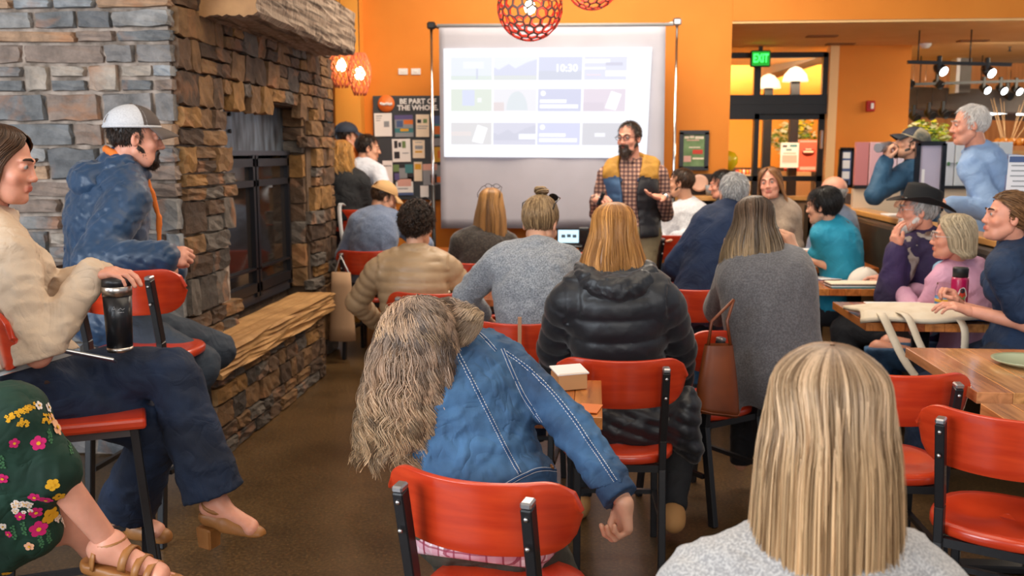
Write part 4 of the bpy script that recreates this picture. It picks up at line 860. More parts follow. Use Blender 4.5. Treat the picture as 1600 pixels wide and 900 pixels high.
def shoes(F, mat_, name='shoe', which='LR', sole=None):
    for q in which:
        an, fd = getattr(F, 'foot' + q); rt = fd.cross(V((0, 0, 1))).normalized(); f = Field()
        f.cap(an - V((0, 0, .0)), an - V((0, 0, .03)) - fd * .03, .044, .04); f.cap(an - V((0, 0, .03)), an + fd * .13 - V((0, 0, .052)), .042, .033, k=.03); f.cap(an + fd * .13 - V((0, 0, .055)) - rt * .015, an + fd * .135 - V((0, 0, .055)) + rt * .018, .030, k=.02)
        v, fq = f.mesh(.008, cuts=[(an - V((0, 0, .085)), (0, 0, -1))]); me = mesh_np(name, v - npv(F.base), fq, [mat_]); o = link(name, me, F.root)
        if sole:
            g = Field(); g.cap(an - V((0, 0, .08)) - fd * .035, an + fd * .14 - V((0, 0, .08)), .042, .045, k=.01); v, fq = g.mesh(.009, cuts=[(an - V((0, 0, .09)), (0, 0, -1)), (an - V((0, 0, .070)), (0, 0, 1))]); link('sole', mesh_np('sole', v - npv(F.base), fq, [sole]), o)
def beard(F, mat_, n=700, L=.025, full=True, seed=4, thick=.008):
    f = Field(); tk = thick
    f.cap((-.058, .01, -.045), (-.034, .05, -.088), .016 + tk * .3, .020 + tk * .5, k=.02); f.cap((.058, .01, -.045), (.034, .05, -.088), .016 + tk * .3, .020 + tk * .5, k=.02)
    f.ell((0, .068, -.098), (.036, .028 + tk, .030 + tk * 2), k=.03); f.cap((-.026, .088, -.052), (.026, .088, -.052), .007, k=.012); f.cap((-.028, .085, -.055), (-.022, .08, -.09), .010, k=.012); f.cap((.028, .085, -.055), (.022, .08, -.09), .010, k=.012)
    f.ell((0, .106, -.0635), (.016, .012, .0055), k=.005, op='s')
    v, q = f.mesh(.0055, lambda D, G, S: D + .0016 * swirl(G, 260, 1)); g = np.random.default_rng(seed); i = g.integers(0, len(v), n); r = v[i]; nn = r - np.array([0, .0, -.03]); nn /= np.linalg.norm(nn, axis=1, keepdims=True); t = np.linspace(0, 1, 5)
    P = r[:, None] + (nn[:, None] * .35 + np.array([0, .0, -.8])) * (L * g.uniform(.4, 1, n))[:, None, None] * t[None, :, None] + g.normal(size=(n, 1, 3)) * .003 * t[None, :, None]
    M = np.array(F.HM); tr = lambda q_: q_ @ M[:3, :3].T + M[:3, 3]
    return strands_mesh('beard', tr(P.reshape(-1, 3)).reshape(P.shape), .0018 * (1 - .7 * t), g.random(n), mat_, F.base, F.root, (tr(v), q, np.full(len(v), .5)), t)
def glasses(F, mat_, M=None, lens=None, name='eyeglasses', label='', cat='glasses', r=.0018, shape=(.024, .018), on=None):
    """a thing of its own worn on a head; M places it in head space"""
    M4 = F.HM @ (M or Matrix()); g = thing(name, M4.to_translation(), 0, label, cat); b = M4.to_translation()
    fr = MB()
    for sg in (-1, 1):
        fr.tube([M4 @ V((sg * .031 + shape[0] * math.cos(a), .104 + .0 * abs(math.cos(a)), .006 + shape[1] * math.sin(a))) - b for a in np.linspace(0, 6.283, 17)[:-1]], r, 6, closed=True)
    fr.tube([M4 @ V((x, .106, .010)) - b for x in (-.009, 0, .009)], r, 6); fr.build('frame', mat_, g)
    for sg in (-1, 1): MB().tube([M4 @ V(p) - b for p in ((sg * .056, .103, .010), (sg * .076, .085, .010), (sg * .084, .0, .010), (sg * .080, -.02, -.012))], r, 6).build('temple', mat_, g)
    if lens:
        for sg in (-1, 1): MB().poly([M4 @ V((sg * .031 + shape[0] * math.cos(a), .104, .006 + shape[1] * math.sin(a))) - b for a in np.linspace(0, 6.283, 17)[:-1]]).build('lens', lens, g)
    return g
def cap_hat(F, crown_m, brim_m, label, yawoff=0, panel_m=None, tilt=0, scale=1.0, name='baseball_cap', opening=True, brimlen=.075):
    M4 = F.HM @ Matrix.Rotation(R(-yawoff), 4, 'Z') @ Matrix.Rotation(R(tilt), 4, 'X'); b = M4.to_translation(); g = thing(name, b, 0, label, 'cap')
    Cc = V((0, -.012, .045)); E = V((.087, .108, .090)) * scale
    def S(a, e, k=1.0): return Cc + V((E.x * math.sin(a) * math.cos(e), E.y * math.cos(a) * math.cos(e), E.z * math.sin(e))) * k
    mb = MB(); n = 32
    for i in range(n):
        for j in range(8):
            a0, a1 = 2 * math.pi * i / n, 2 * math.pi * (i + 1) / n; e0, e1 = (j / 8) * math.pi / 2, ((j + 1) / 8) * math.pi / 2
            am = (a0 + a1) / 2
            if opening and abs(am - math.pi) < .42 and 0 < j < (3 if abs(am - math.pi) < .3 else 2): continue
            ps_ = [M4 @ S(a, e) - b for a, e in ((a0, e0), (a1, e0), (a1, e1), (a0, e1))]
            if j == 7: ps_ = ps_[:3]
            f = mb.bm.faces.new([mb.bm.verts.new(p) for p in ps_]); f.smooth = True
            front = math.cos(am) > .35; f.material_index = 1 if (front and panel_m) else 0
    bmesh.ops.remove_doubles(mb.bm, verts=mb.bm.verts, dist=.0005); mb.build('crown', [crown_m, panel_m or crown_m], g, solid=-.003)
    MB().tube([M4 @ S(2 * math.pi * i / n, .03, 1.005) - b for i in range(n)], .006, 6, closed=True).build('band', crown_m, g)
    for k_ in range(6):
        MB().tube([M4 @ S(k_ * math.pi / 3 + .0, e, 1.008) - b for e in np.linspace(.05, 1.5, 9)], .0022, 5).build('seam', crown_m, g)
    MB().lathe([(.001, .008), (.008, .006), (.009, 0), (.001, -.002)], M4 @ (Cc + V((0, 0, E.z))) - b, 10).build('button', panel_m or crown_m, g)
    def bf(u, v):
        a = (u - .5) * 2.0; p = S(a, .02, 1.0); q = p + V((math.sin(a) * .012, brimlen * math.cos(a * .85), -.016 - .018 * (a * a))) * 1.0; r = p.lerp(q, v); r.z -= .02 * v * v; return M4 @ r - b
    MB().grid(bf, 17, 6).build('brim', brim_m, g, smooth=True, solid=.004); return g

def falling_hair(F, mat_, n, roots_dir, rad, cen, L, g_dir, comb, name='hair', seed=1, m=30, w=.0013, amp=.016, wl=.085, clumpn=80, clump=.7, out=.9, parent=None):
    """strands rooted on a bent head, combed away from the parting and pulled down by gravity"""
    g = np.random.default_rng(seed); d = g.normal(size=(n * 4, 3)); d /= np.linalg.norm(d, axis=1, keepdims=True); d = d[(d @ np.array(roots_dir)) > -.25][:n]; n = len(d)
    cen = npv(cen); rad = np.array(rad); p = cen + d * rad; nn = d / rad; nn /= np.linalg.norm(nn, axis=1, keepdims=True)
    gd = np.array(g_dir, float); gd /= np.linalg.norm(gd); cb = comb(d); cb -= nn * (cb * nn).sum(1, keepdims=True); cb /= np.linalg.norm(cb, axis=1, keepdims=True) + 1e-6
    v = cb * out + nn * .25; LL = L * g.uniform(.62, 1.0, n); st = LL[:, None] / (m - 1); P = np.zeros((n, m, 3)); 
    for i in range(m):
        P[:, i] = p; v = v * .86 + gd * .22; u = v / np.linalg.norm(v, axis=1, keepdims=True); p = p + u * st; q = (p - cen) / (rad * 1.04); r = np.linalg.norm(q, axis=1, keepdims=True); p = np.where(r < 1, cen + q / r * rad * 1.04, p)
    gi = g.choice(n, clumpn, replace=False); near = np.argmin(((P[:, 0][:, None] - P[gi, 0][None]) ** 2).sum(2), 1); t = np.linspace(0, 1, m)[None, :, None]
    G_ = P[gi][near]; off = (P[:, -1] - G_[:, -1])[:, None]; k_ = clump * t ** .8; P = P * (1 - k_) + (G_ + (P - G_) * .25) * k_
    T = np.gradient(P, axis=1); T /= np.linalg.norm(T, axis=2, keepdims=True) + 1e-9; side = np.cross(T, np.array([0, -1.0, .2])); side /= np.linalg.norm(side, axis=2, keepdims=True) + 1e-9; dep = np.cross(T, side)
    ph = g.uniform(0, 6.28, clumpn)[near][:, None] + g.normal(size=(n, 1)) * .35; s_ = np.linspace(0, 1, m)[None, :] * LL[:, None] / wl * 6.283 * g.uniform(.8, 1.25, clumpn)[near][:, None]
    am = (amp * np.clip(t[..., 0] * 1.6, 0, 1)) * g.uniform(.5, 1.3, clumpn)[near][:, None]; P = P + side * (am * np.sin(s_ + ph))[..., None] + dep * (am * .7 * np.cos(s_ + ph))[..., None]
    a, b = np.meshgrid(np.linspace(0, 2 * np.pi, 25), np.linspace(0, np.pi, 17), indexing='ij'); q = np.stack([np.sin(b) * np.cos(a), np.sin(b) * np.sin(a), np.cos(b)], -1).reshape(-1, 3) * rad * .99 + cen; ii = np.arange(25 * 17).reshape(25, 17)
    rn = np.clip(.65 * g.random(clumpn)[near] + .4 * g.random(n), 0, 1); wd = w * (1 - .7 * np.linspace(0, 1, m) ** 3)[None, :] * g.uniform(.6, 1.3, n)[:, None]
    return strands_mesh(name, P, wd, rn, mat_, F.base, F.root, (q, np.stack([ii[:-1, :-1], ii[1:, :-1], ii[1:, 1:], ii[:-1, 1:]], -1).reshape(-1, 4), np.full(len(q), .05)))
# ================================================================ furniture
RED = mat('red_stained_wood', hx('d2421e'), .28, col2=hx('bd3317'), ns=3, detail=4, stretch=(2, 2, 14), coat=.5, spec=.5)
CAPM = mat('worn_steel', (.45, .45, .47), .3, .9)
def make_chair(kind='chair', seat=.46, seatR=.205, backw=.235, top=.81, square=False, bh=.175, rearspl=.05):
    """origin on the floor under the seat, facing +Y"""
    c = thing('dining_chair' if kind == 'chair' else 'bar_stool'); yb = -.19; Rc = .36
    def bf(u, v):
        a = (u - .5) * 2 * math.asin(min(1, backw / Rc)) ; x = Rc * math.sin(a); y = yb - .035 + (Rc - Rc * math.cos(a)); e = abs(u - .5) * 2; hh = bh * math.sqrt(max(0, 1 - max(0, (e - .62) / .38) ** 2.2)) * 1.0; hh = max(hh, .012)
        zc = top - bh / 2 - .004 + .012 * e * e; return (x * (1), y - (v - .5) * .03, zc + (v - .5) * hh)
    MB().grid(bf, 33, 7).build('backrest', RED, c, smooth=True, solid=.014)
    o = c.children[0]; bv = o.modifiers.new('bevel', 'BEVEL'); bv.width = .004; bv.segments = 2; bv.limit_method = 'ANGLE'
    if square: MB().box((0, 0, seat - .016), (.40, .38, .034), None, .010, 2).build('seat', RED, c)
    else:
        mb = MB(); bm = mb.bm
        def sf(r, a):
            ex = 2.6; ca, sa = math.cos(a), math.sin(a); k_ = 1 / ((abs(ca) ** ex + abs(sa) ** ex) ** (1 / ex)); x, y = seatR * r * k_ * ca, seatR * r * k_ * sa
            dz = -.014 * math.exp(-((abs(x) - .075) ** 2 + (y + .02) ** 2) / .005) * (1 if r < .95 else 0); return x, y, dz
        rings = []
        for r, z in ((.97, -.034), (1, -.028), (1, -.008), (.97, 0), (.85, 0), (.7, 0), (.5, 0), (.3, 0), (.12, 0)):
            rings.append([bm.verts.new((sf(r, a)[0], sf(r, a)[1], seat + z + (sf(r, a)[2] if z == 0 and r < .9 else 0))) for a in np.linspace(0, 2 * math.pi, 33)[:-1]])
        for i in range(len(rings) - 1):
            for j in range(32): f = bm.faces.new((rings[i][j], rings[i][(j + 1) % 32], rings[i + 1][(j + 1) % 32], rings[i + 1][j])); f.smooth = True
        bm.faces.new(rings[0][::-1]); bm.faces.new(rings[-1]); mb.build('seat', RED, c)
    for sx in (-1, 1):
        x = sx * .150; pts = [(x, -.20 - rearspl, .0), (x, -.185, seat - .05), (x, -.195, seat + .06), (x, yb - .070, top - .03)]; p = MB()
        for a, b_ in zip(pts, pts[1:]): p.bar(a, b_, .026, .036, .003, up=(0, 1, 0))
        p.build('rear_post', BLK, c)
        MB().box((x, yb - .0705, top - .0235), (.0265, .0365, .016), Matrix.Rotation(.08, 3, 'X'), .004).build('post_cap', CAPM, c)
        for dz in (-.055, -.125): MB().lathe([(.001, 0), (.0065, 0), (.005, .004), (.001, .005)], (x, yb - .083 + (.010 if dz < -.1 else 0), top + dz), 10, M=Matrix.Rotation(R(90), 3, 'X')).build('screw', STEEL, c)
        MB().bar((sx * .165, .17 + rearspl * .6, 0), (sx * .155, .155, seat - .035), .026, .026, .003).build('leg', BLK, c)
    MB().box((0, .155, seat - .048), (.31, .022, .026)).box((0, -.185, seat - .048), (.30, .022, .026)).box((-.15, -.015, seat - .048), (.022, .34, .026)).box((.15, -.015, seat - .048), (.022, .34, .026)).build('seat_frame', BLK if not square else mat('grey_steel', hx('5a5656'), .4, .4), c)
    hz_ = .20 if kind == 'chair' else .28
    for (a, b_) in (((-.158, -.195, hz_), (-.158, .165, hz_)), ((.158, -.195, hz_), (.158, .165, hz_)), ((-.155, .165, hz_ + .0), (.155, .165, hz_))): MB().bar(a, b_, .018, .018).build('stretcher', BLK, c)
    return c
chairs = {'chair': None}
def place_chair(px, py, Y, yaw, label, kind='chair', topz=.81, group='red bow-backed chairs', s=1.0, loc=None, **kw):
    """px,py: where the middle of the back's top edge shows; Y its depth"""
    key = (kind,) + tuple(sorted(kw.items())); 
    if key not in chairs: c = make_chair(kind, **kw); chairs[key] = c; c['used'] = 0
    src = chairs[key]
    if not src['used']: c = src; src['used'] = 1
    else: c = copy_tree(src)
    if 'used' in c and c is not src: del c['used']
    f = V((math.sin(R(yaw)), math.cos(R(yaw)), 0))
    if loc is None: p = at(px, py, Y); c.location = (p.x + f.x * .24 * s, p.y + f.y * .24 * s, 0)
    else: c.location = loc
    c.rotation_euler = (0, 0, -R(yaw)); c.scale = (s, s, s); setp(c, label, 'chair' if kind == 'chair' else 'bar stool', group); return c
TW = wood_mat('table_wood', [(0, hx('c9773a')), (.25, hx('b8622c')), (.5, hx('d58a48')), (.75, hx('a9552a')), (1, hx('cf9558'))], .22, .6, sc=(16, 1.3, 16))
TW2 = wood_mat('table_wood_pale', [(0, hx('d9a066')), (.25, hx('c98248')), (.5, hx('e2b07a')), (.7, hx('b8643a')), (1, hx('dba468'))], .18, .7, sc=(16, 1.3, 16))
def table(x0, x1, y0, y1, label, h=.76, m=TW, pw=.085, along='Y', group='butcher-block tables', base=True, th=.038):
    t = thing('table', ((x0 + x1) / 2, (y0 + y1) / 2, 0), 0, label, 'table', group); w, d = x1 - x0, y1 - y0
    A, B = (w, d) if along == 'Y' else (d, w); n = max(2, round(A / pw)); sw_ = A / n; me = None
    for i in range(n):
        sz = (sw_ - .0012, B, th) if along == 'Y' else (B, sw_ - .0012, th)
        if me is None: o = MB().box((0, 0, 0), sz, None, .0015).build('plank', m, t); me = o.data
        else: o = link('plank', me, t)
        k = -A / 2 + sw_ * (i + .5); o.location = (k, 0, h - th / 2) if along == 'Y' else (0, k, h - th / 2)
    if base:
        MB().box((0, 0, h - th - .008), (min(.5, w * .7), min(.5, d * .7), .012)).build('top_plate', BLK, t)
        MB().tube([(0, 0, .04), (0, 0, h - th - .012)], .042, 16).build('column', BLK, t)
        MB().box((0, 0, .02), (min(.56, w * .8), .07, .03), None, .006).build('base_foot', BLK, t); MB().box((0, 0, .02), (.07, min(.56, d * .8), .032), None, .006).build('base_foot', BLK, t)
    return t
def cup(x, y, z, label, r=.038, h=.11, m=None, lid=None, name='paper_cup', cat='cup', print_m=None, group=None):
    c = thing(name, (x, y, z), 0, label, cat, group); m = m or PW
    MB().lathe([(r * .74, 0), (r, h), (r * .95, h), (r * .70, .006)], n=24).build('cup', m, c)
    if print_m: MB().lathe([(r * .82, h * .28), (r * .93, h * .72), (r * .935, h * .72), (r * .825, h * .28)], n=24).build('printed_band', print_m, c)
    if lid: MB().lathe([(r * 1.06, h - .004), (r * 1.06, h + .006), (r * .9, h + .009), (r * .86, h + .018), (r * .001, h + .018)], n=24).build('lid', lid, c)
    return c
# ================================================================ chairs and tables
place_chair(728, 740, 2.0, 15, 'red bow-backed chair under the woman in the denim jacket')
place_chair(972, 572, 3.26, -2, 'red bow-backed chair under the woman in the black puffer jacket')
place_chair(805, 506, 3.95, 4, 'red bow-backed chair under the woman in the grey sweater')
place_chair(668, 458, 4.78, 2, 'red bow-backed chair under the woman in the tan quilted jacket')
place_chair(565, 388, 6.85, 6, 'red bow-backed chair under the man in the tan cap and blue sweatshirt')
place_chair(740, 406, 6.15, 0, 'red bow-backed chair under the woman with long straight brown-blond hair')
place_chair(1063, 356, 7.5, -25, 'red bow-backed chair under the man in the white sweater', s=1.1)
place_chair(1022, 394, 5.7, -100, 'red bow-backed chair turned sideways behind the black puffer woman, empty')
place_chair(1068, 470, 5.05, 20, 'red bow-backed chair under the grey-haired man in the navy jacket')
place_chair(1164, 474, 3.92, -38, 'red bow-backed chair with the brown leather bag, under the woman in the grey shawl')
place_chair(1420, 572, 3.12, 0, 'empty red bow-backed chair pushed up to the pale wood table on the right')
place_chair(1566, 668, 2.62, 30, 'empty red bow-backed chair nearest the right edge, turned to the right')
place_chair(907, 372, 6.95, 170, 'red bow-backed chair at the laptop table, mostly hidden by red-blond hair', s=1.0)
place_chair(1290, 905, 1.02, 0, 'red bow-backed chair under the blonde woman in the foreground, below the frame', s=1.0)
for (x, y, Y, yw, l) in ((540, 322, 7.42, 10, 'red bow-backed bar stool by the chimney corner, draped with a white strap'), ):
    place_chair(x, y, Y, yw, l, 'bar_stool', seat=.74, top=1.08, rearspl=.07, group='red bow-backed bar stools')
place_chair(178, 424, 3.46, 2, 'red bow-backed bar stool under the man in the grey and white cap', 'bar_stool', seat=.74, top=1.08, rearspl=.07, group='red bow-backed bar stools')
s1 = place_chair(0, 0, 0, 64, 'red square-seated bar stool under the woman in the cream jacket', 'bar_stool', seat=.74, top=1.08, rearspl=.07, square=True, group='red bow-backed bar stools', loc=V((at(228, 650, 2.66).x - .26, 2.76, 0)))
place_chair(0, 0, 0, 75, 'red square-seated bar stool under the woman in the floral dress, at the left edge', 'bar_stool', seat=.74, top=1.08, rearspl=.07, square=True, group='red bow-backed bar stools', loc=V((-1.66, 2.02, 0)))
table(at(574, 690, 2.70).x, at(941, 640, 2.86).x, 2.72, 3.18, 'small honey-coloured table beside the woman in denim, scattered with papers', pw=.09)
table(1.23, 2.02, 3.12, 3.84, 'pale block-wood table with the green plate at the right edge', m=TW2, pw=.12)
table(1.23, 1.92, 4.40, 5.02, 'orange-brown table under the canvas tote bag and the magenta bottle')
table(1.24, 1.85, 5.50, 6.10, 'orange-brown table with the white cap and dark folders')
table(1.25, 1.90, 6.55, 7.15, 'orange-brown table with newspapers, in front of the turquoise shirt')
table(1.18, 1.9, 2.20, 2.72, 'small corner of an orange-brown table at the right edge behind the nearest empty chair', m=TW, h=.74) if False else None
tc_ = table(at(1530, 655, 2.98).x, at(1530, 655, 2.98).x + .62, 2.30 + .35, 2.98, 'orange-brown table corner right of the nearest empty chair', m=TW2)
table(at(700, 482, 5.0).x, at(960, 482, 5.0).x - .12, 4.95, 5.55, 'table in front of the grey sweater woman, strewn with pale papers')
table(at(545, 340, 7.5).x + .4, at(912, 372, 6.9).x + .35, 7.2, 7.7, 'narrow table under the laptop in front of the screen')
ht = table(-2.95, -2.35, 3.55, 4.15, 'high dark table with the paper cup, behind the man in the puffer jacket', h=1.03, m=wood_mat('dark_table_wood', [(0, hx('4a3020')), (.5, hx('5c3c26')), (1, hx('3e281c'))]))
# booth partition
bp_ = thing('booth_partition', (2.12, 7.0, 0), 0, label='long grey-green booth wall with a pale wood ledge along the right side tables', cat='partition'); PX, PH = 2.12, 1.075
OLV = mat('booth_vinyl', hx('403e36'), .4, col2=hx('2c2b27'), ns=3)
MB().box((.03, 0, .52), (.05, 4.9, 1.04)).build('wall_panel', OLV, bp_)
MB().box((-.06, -.05, .78), (.10, 4.7, .50), None, .03, 2).build('backrest_cushion', OLV, bp_); 
MB().box((-.06, 2.3, .78), (.10, .3, .50)).build('end_cushion', OLV, bp_)
LEDGE = mat('ledge_wood', hx('d9a25c'), .35, col2=hx('c48a48'), ns=3, stretch=(3, .4, 3), coat=.4)
MB().box((.02, 0, PH - .02), (.16, 4.9, .04), None, .006).build('ledge', LEDGE, bp_)
bk = thing('booth_seat_back', (1.88, 9.62, 0), 0, label='brown booth end panel with pale wood top in front of the exit door', cat='partition')
MB().box((-.1, 0, .53), (.62, .12, 1.06), None, .02).build('panel', mat('brown_vinyl', hx('8a6c50'), .5, col2=hx('765a42'), ns=4), bk); MB().box((-.1, 0, 1.085), (.66, .2, .04), None, .005).build('ledge', LEDGE, bk)
# ================================================================ garment materials
DENIM = mat('denim', hx('182e4c'), .8, col2=hx('4c7aa6'), ns=4.5, detail=7, bump=.25, bs=500, contrast=(.33, .70), wr=.75, ws=7)
DENIMD = mat('dark_denim', hx('0f1a2e'), .8, col2=hx('182a46'), ns=7, detail=5, bump=.2, bs=400, wr=.4)
CREAM = mat('cream_twill', hx('d6c0a8'), .75, col2=hx('cbb298'), ns=9, bump=.15, bs=300, wr=.4)
NAVYP = mat('navy_nylon', hx('1f3f60'), .45, col2=hx('183450'), ns=6, bump=.1, bs=40, sheen=.2)
BLKP = mat('black_nylon', hx('0d1017'), .44, col2=hx('13171f'), ns=6, bump=.1, bs=50, sheen=.2)
TANP = mat('tan_nylon', hx('b29676'), .42, col2=hx('a68968'), ns=6, bump=.12, bs=40)
def heather(name, a, b, ns=160, rough=.95): return mat(name, a, rough, wr=.35, ws=7, col2=b, ns=ns, detail=2, bump=.35, bs=ns * 1.5, sheen=.3, contrast=(.40, .62))
GREYS = heather('grey_heather', hx('70767e'), hx('a4a9b1'), 190)
SHAWL = heather('charcoal_wool', hx('504e50'), hx('636164'), 150)
FUZZ = heather('fuzzy_oatmeal', hx('9a9898'), hx('c8c5c2'), 260)
BLUEG = heather('blue_grey_fleece', hx('5f6d88'), hx('6f7c96'), 120)
WKNIT = heather('white_knit', hx('c2c4cc'), hx('dcdde2'), 120)
BROWNK = heather('brown_knit', hx('9c8774'), hx('ab9682'), 120)
DKBR = heather('dark_brown_knit', hx('2e2824'), hx('463c34'), 90)
NAVYJ = mat('navy_fleece', hx('12284a'), .8, col2=hx('0e203c'), ns=8, bump=.2, bs=200, wr=.4)
TURQ = mat('turquoise_cotton', hx('1e97b8'), .75, col2=hx('1a88a8'), ns=8, wr=.4)
NAVYT = mat('navy_cotton', hx('1c3454'), .8, col2=hx('182c48'), ns=8, bump=.1, bs=200, wr=.4)
PURP = mat('purple_fleece', hx('3c2d5c'), .8, col2=hx('2a2040'), ns=5, wr=.4)
PINK = mat('pink_cotton', hx('dcaac6'), .8, col2=hx('d29cba'), ns=7, wr=.4)
LBLUE = mat('chambray', hx('7f9cc6'), .8, col2=hx('8fabd0'), ns=9, bump=.1, bs=300, wr=.4)
BLACKT = mat('black_cotton', hx('17181c'), .8, wr=.4); OLIVE = mat('olive_cotton', hx('4a4438'), .8, col2=hx('3c382e'), ns=9, bump=.15, bs=300, wr=.4)
KHAKI = mat('khaki_cotton', hx('8a7a5c'), .85, wr=.4); ORT = mat('orange_cotton', hx('e8792a'), .75); DGREY = mat('dark_trouser', hx('22242a'), .8, wr=.4)
WTEE = mat('white_tee', hx('dcd8d2'), .8); SHIRTW = mat('white_shirt', hx('d8dbe6'), .75, col2=hx('c8ccd8'), ns=10, wr=.4)
PLR = plaid_mat('red_plaid', hx('e6dadc'), hx('c88c9c'), hx('8c2440'), .042, ('X', 'Y', 'Z')); PLD = plaid_mat('navy_red_plaid', hx('c89c84'), hx('4a2430'), hx('14182c'), .030, ('X', 'Z'))
LEATH = mat('tan_leather', hx('a8703c'), .45, col2=hx('94602f'), ns=9, bump=.15); BOOT = mat('tan_suede', hx('b0804c'), .8)
H_BLON = hair_mat('hair_blonde_highlights', hx('7c6250'), hx('cfae88'), hx('d0a872'), (1.5, 1.52, 1.6), (.42, .36, .32))
H_DEN = hair_mat('hair_ash_waves', hx('7c6a5e'), hx('a08670'), hx('c6a884'), (1.75, 1.7, 1.65), (.32, .29, .28))
H_RED = hair_mat('hair_strawberry', hx('9a6434'), hx('c08848'), hx('cc9456'), (1.35, 1.38, 1.4), (.58, .52, .46))
H_OMB = hair_mat('hair_ombre', hx('2c201a'), hx('4a382a'), hx('b49a74'), (1.9, 1.85, 1.8), (.38, .34, .32))
H_BRN = hair_mat('hair_brown', hx('3c2618'), hx('48301f'), hx('553a26'), (1.5, 1.5, 1.5), (.5, .5, .5)); H_DBR = hair_mat('hair_dark_brown', hx('241812'), hx('2c1e16'), hx('3a281c'), (1.7, 1.6, 1.5), (.5, .5, .5))
H_LBR = hair_mat('hair_light_brown', hx('6e4e30'), hx('805c3a'), hx('94704a'), (1.4, 1.4, 1.4), (.5, .45, .42)); H_BLK = hair_mat('hair_black', hx('15130f'), hx('1c1a19'), hx('24211f'), (1.8, 1.8, 1.9), (.5, .5, .5))
H_GRY = hair_mat('hair_grey', hx('a8a5a2'), hx('c2c0bd'), hx('d0cecc'), (1.2, 1.2, 1.2), (.6, .6, .6)); H_WHT = hair_mat('hair_white', hx('e6e2de'), hx('f0ece8'), hx('f6f2ee'), (1.05, 1.05, 1.05), (.8, .78, .76)); H_GLD = hair_mat('hair_golden', hx('8a5c2c'), hx('c08a44'), hx('d2a25c'), (1.4, 1.4, 1.4), (.45, .4, .36))
H_ASH = hair_mat('hair_ash_blond', hx('84694c'), hx('a88a64'), hx('b4966e'), (1.35, 1.35, 1.35), (.5, .46, .44)); H_SAND = hair_mat('hair_straight_honey', hx('8c6238'), hx('b08048'), hx('a87844'), (1.35, 1.35, 1.35), (.5, .46, .44)); H_GB = hair_mat('hair_grey_blond', hx('a8977c'), hx('bcab8e'), hx('c4b498'), (1.3, 1.3, 1.3), (.6, .58, .56))
def hrings(F, spec):
    M = F.HM; c = lambda x, y, z: npv(M @ V((x, y, z))); d = lambda v: npv(M.to_3x3() @ V(v))
    return [(c(0 if len(s_) < 7 else s_[6], s_[0], s_[1]), d((s_[2], 0, 0)), d((0, s_[3], 0)), s_[4]) for s_ in spec]
def bangs(gap): return gap
def long_hair(F, mat_, L=.3, w=.115, n=700, fat=.0035, gap=70, topz=.132, spread=1.0, **kw):
    spec = [(-.02, topz, .004, .004, 0), (-.018, topz - .006, .040, .052, 0), (-.015, topz - .042, .080, .098, 14), (-.020, .020, .092 * spread, .108, 52), (-.030, -.06, w * .9 * spread, .100, gap - 8), (-.045, -.06 - L * .4, w * spread, .085, gap), (-.055, -.06 - L * .75, w * 1.03 * spread, .070, gap + 8), (-.05, -.06 - L, w * .95 * spread, .055, gap + 12)]
    return loft_hair(hrings(F, spec), mat_, F.base, F.root, n=n, w=fat, **kw)
# ================================================================ the people
A = at
# --- the blonde woman in the foreground
F = figure('person with long highlighted blonde hair and fuzzy oatmeal sweater in the foreground', A(1290, 862, 1.36), A(1290, 668, 1.38), yaw=2, sh=dict(L=A(1092, 935, 1.35), R=A(1440, 935, 1.35)), face=False)
top(F, 'sweater', FUZZ, .022, vox=.008, amp=.004, freq=30, collar=(.058, .0, .018))
pants(F, 'trousers', DENIMD)
long_hair(F, H_BLON, L=.60, w=.113, n=5200, fat=.0013, gap=62, wave=.035, freq=1.5, wavr=.020, clump=.45, clumpn=110, m=26, short=.30, rad=.11, seed=11, stray=.08)
# --- the woman in denim, bending
hip = A(760, 822, 2.44); nk = A(702, 540, 2.60)
F = figure('person in a faded denim jacket bent forward and left over a small table', nk, A(652, 540, 2.55), hip=hip, yaw=-18, hyaw=12, look=(-35, -62, 0), sh=dict(L=A(640, 625, 2.64), R=A(802, 578, 2.57)), bend=.03, girth=1.14, face=False, fine=True,
           arms=dict(R=dict(w=A(976, 786, 2.31), pole=(1, 0, .6), pose='clasp', d=(.06, -.02, -1), n=(-1, -.3, 0), ul=.25, fl=.232), L=dict(w=A(730, 730, 2.72), pole=(-.2, 1, -.5), pose='relax')),
           legs=dict(R=dict(a=A(940, 1120, 2.75), bare=True), L=dict(a=A(820, 1100, 3.0), bare=True)))
DF = F
def dj(f):
    F = DF; F.torso(f, .020)
    for q in 'LR': F.armf(f, q, .014, .97, cuff=.008)
    f.ell(F.hip + F.up * .10, (.215, .150, .10), F.Rh, .05)
    c = F.neck + F.up * .02
    for i in range(10):
        a0, a1 = i * .628, (i + 1) * .628; P = lambda a: c + F.r2 * math.cos(a) * .066 + F.f2 * (math.sin(a) * .07 + .01); f.cap(P(a0), P(a1), .019, k=.01)
def djm(D, G, S):
    d0 = F.up; s_ = (G[0] - F.hip.x) * d0.x + (G[1] - F.hip.y) * d0.y + (G[2] - F.hip.z) * d0.z
    return D + .0045 * np.sin(s_ * 95 + 2.2 * np.sin(G[0] * 16 + G[2] * 9) + 30 * G[0]) * np.clip(1.1 - s_ / .42, 0, 1) * .8
jk = garment(F, 'denim_jacket', DENIM, dj, vox=.0060, amp=.003, freq=30, fold=.006, aniso=(1.3, 1, .8), mod=djm, cuts=[(F.hip + F.up * .035, -F.up)])
def shirtf(f): f.ell(F.hip + F.up * .0, (.208, .165, .18), F.Rh, .05)
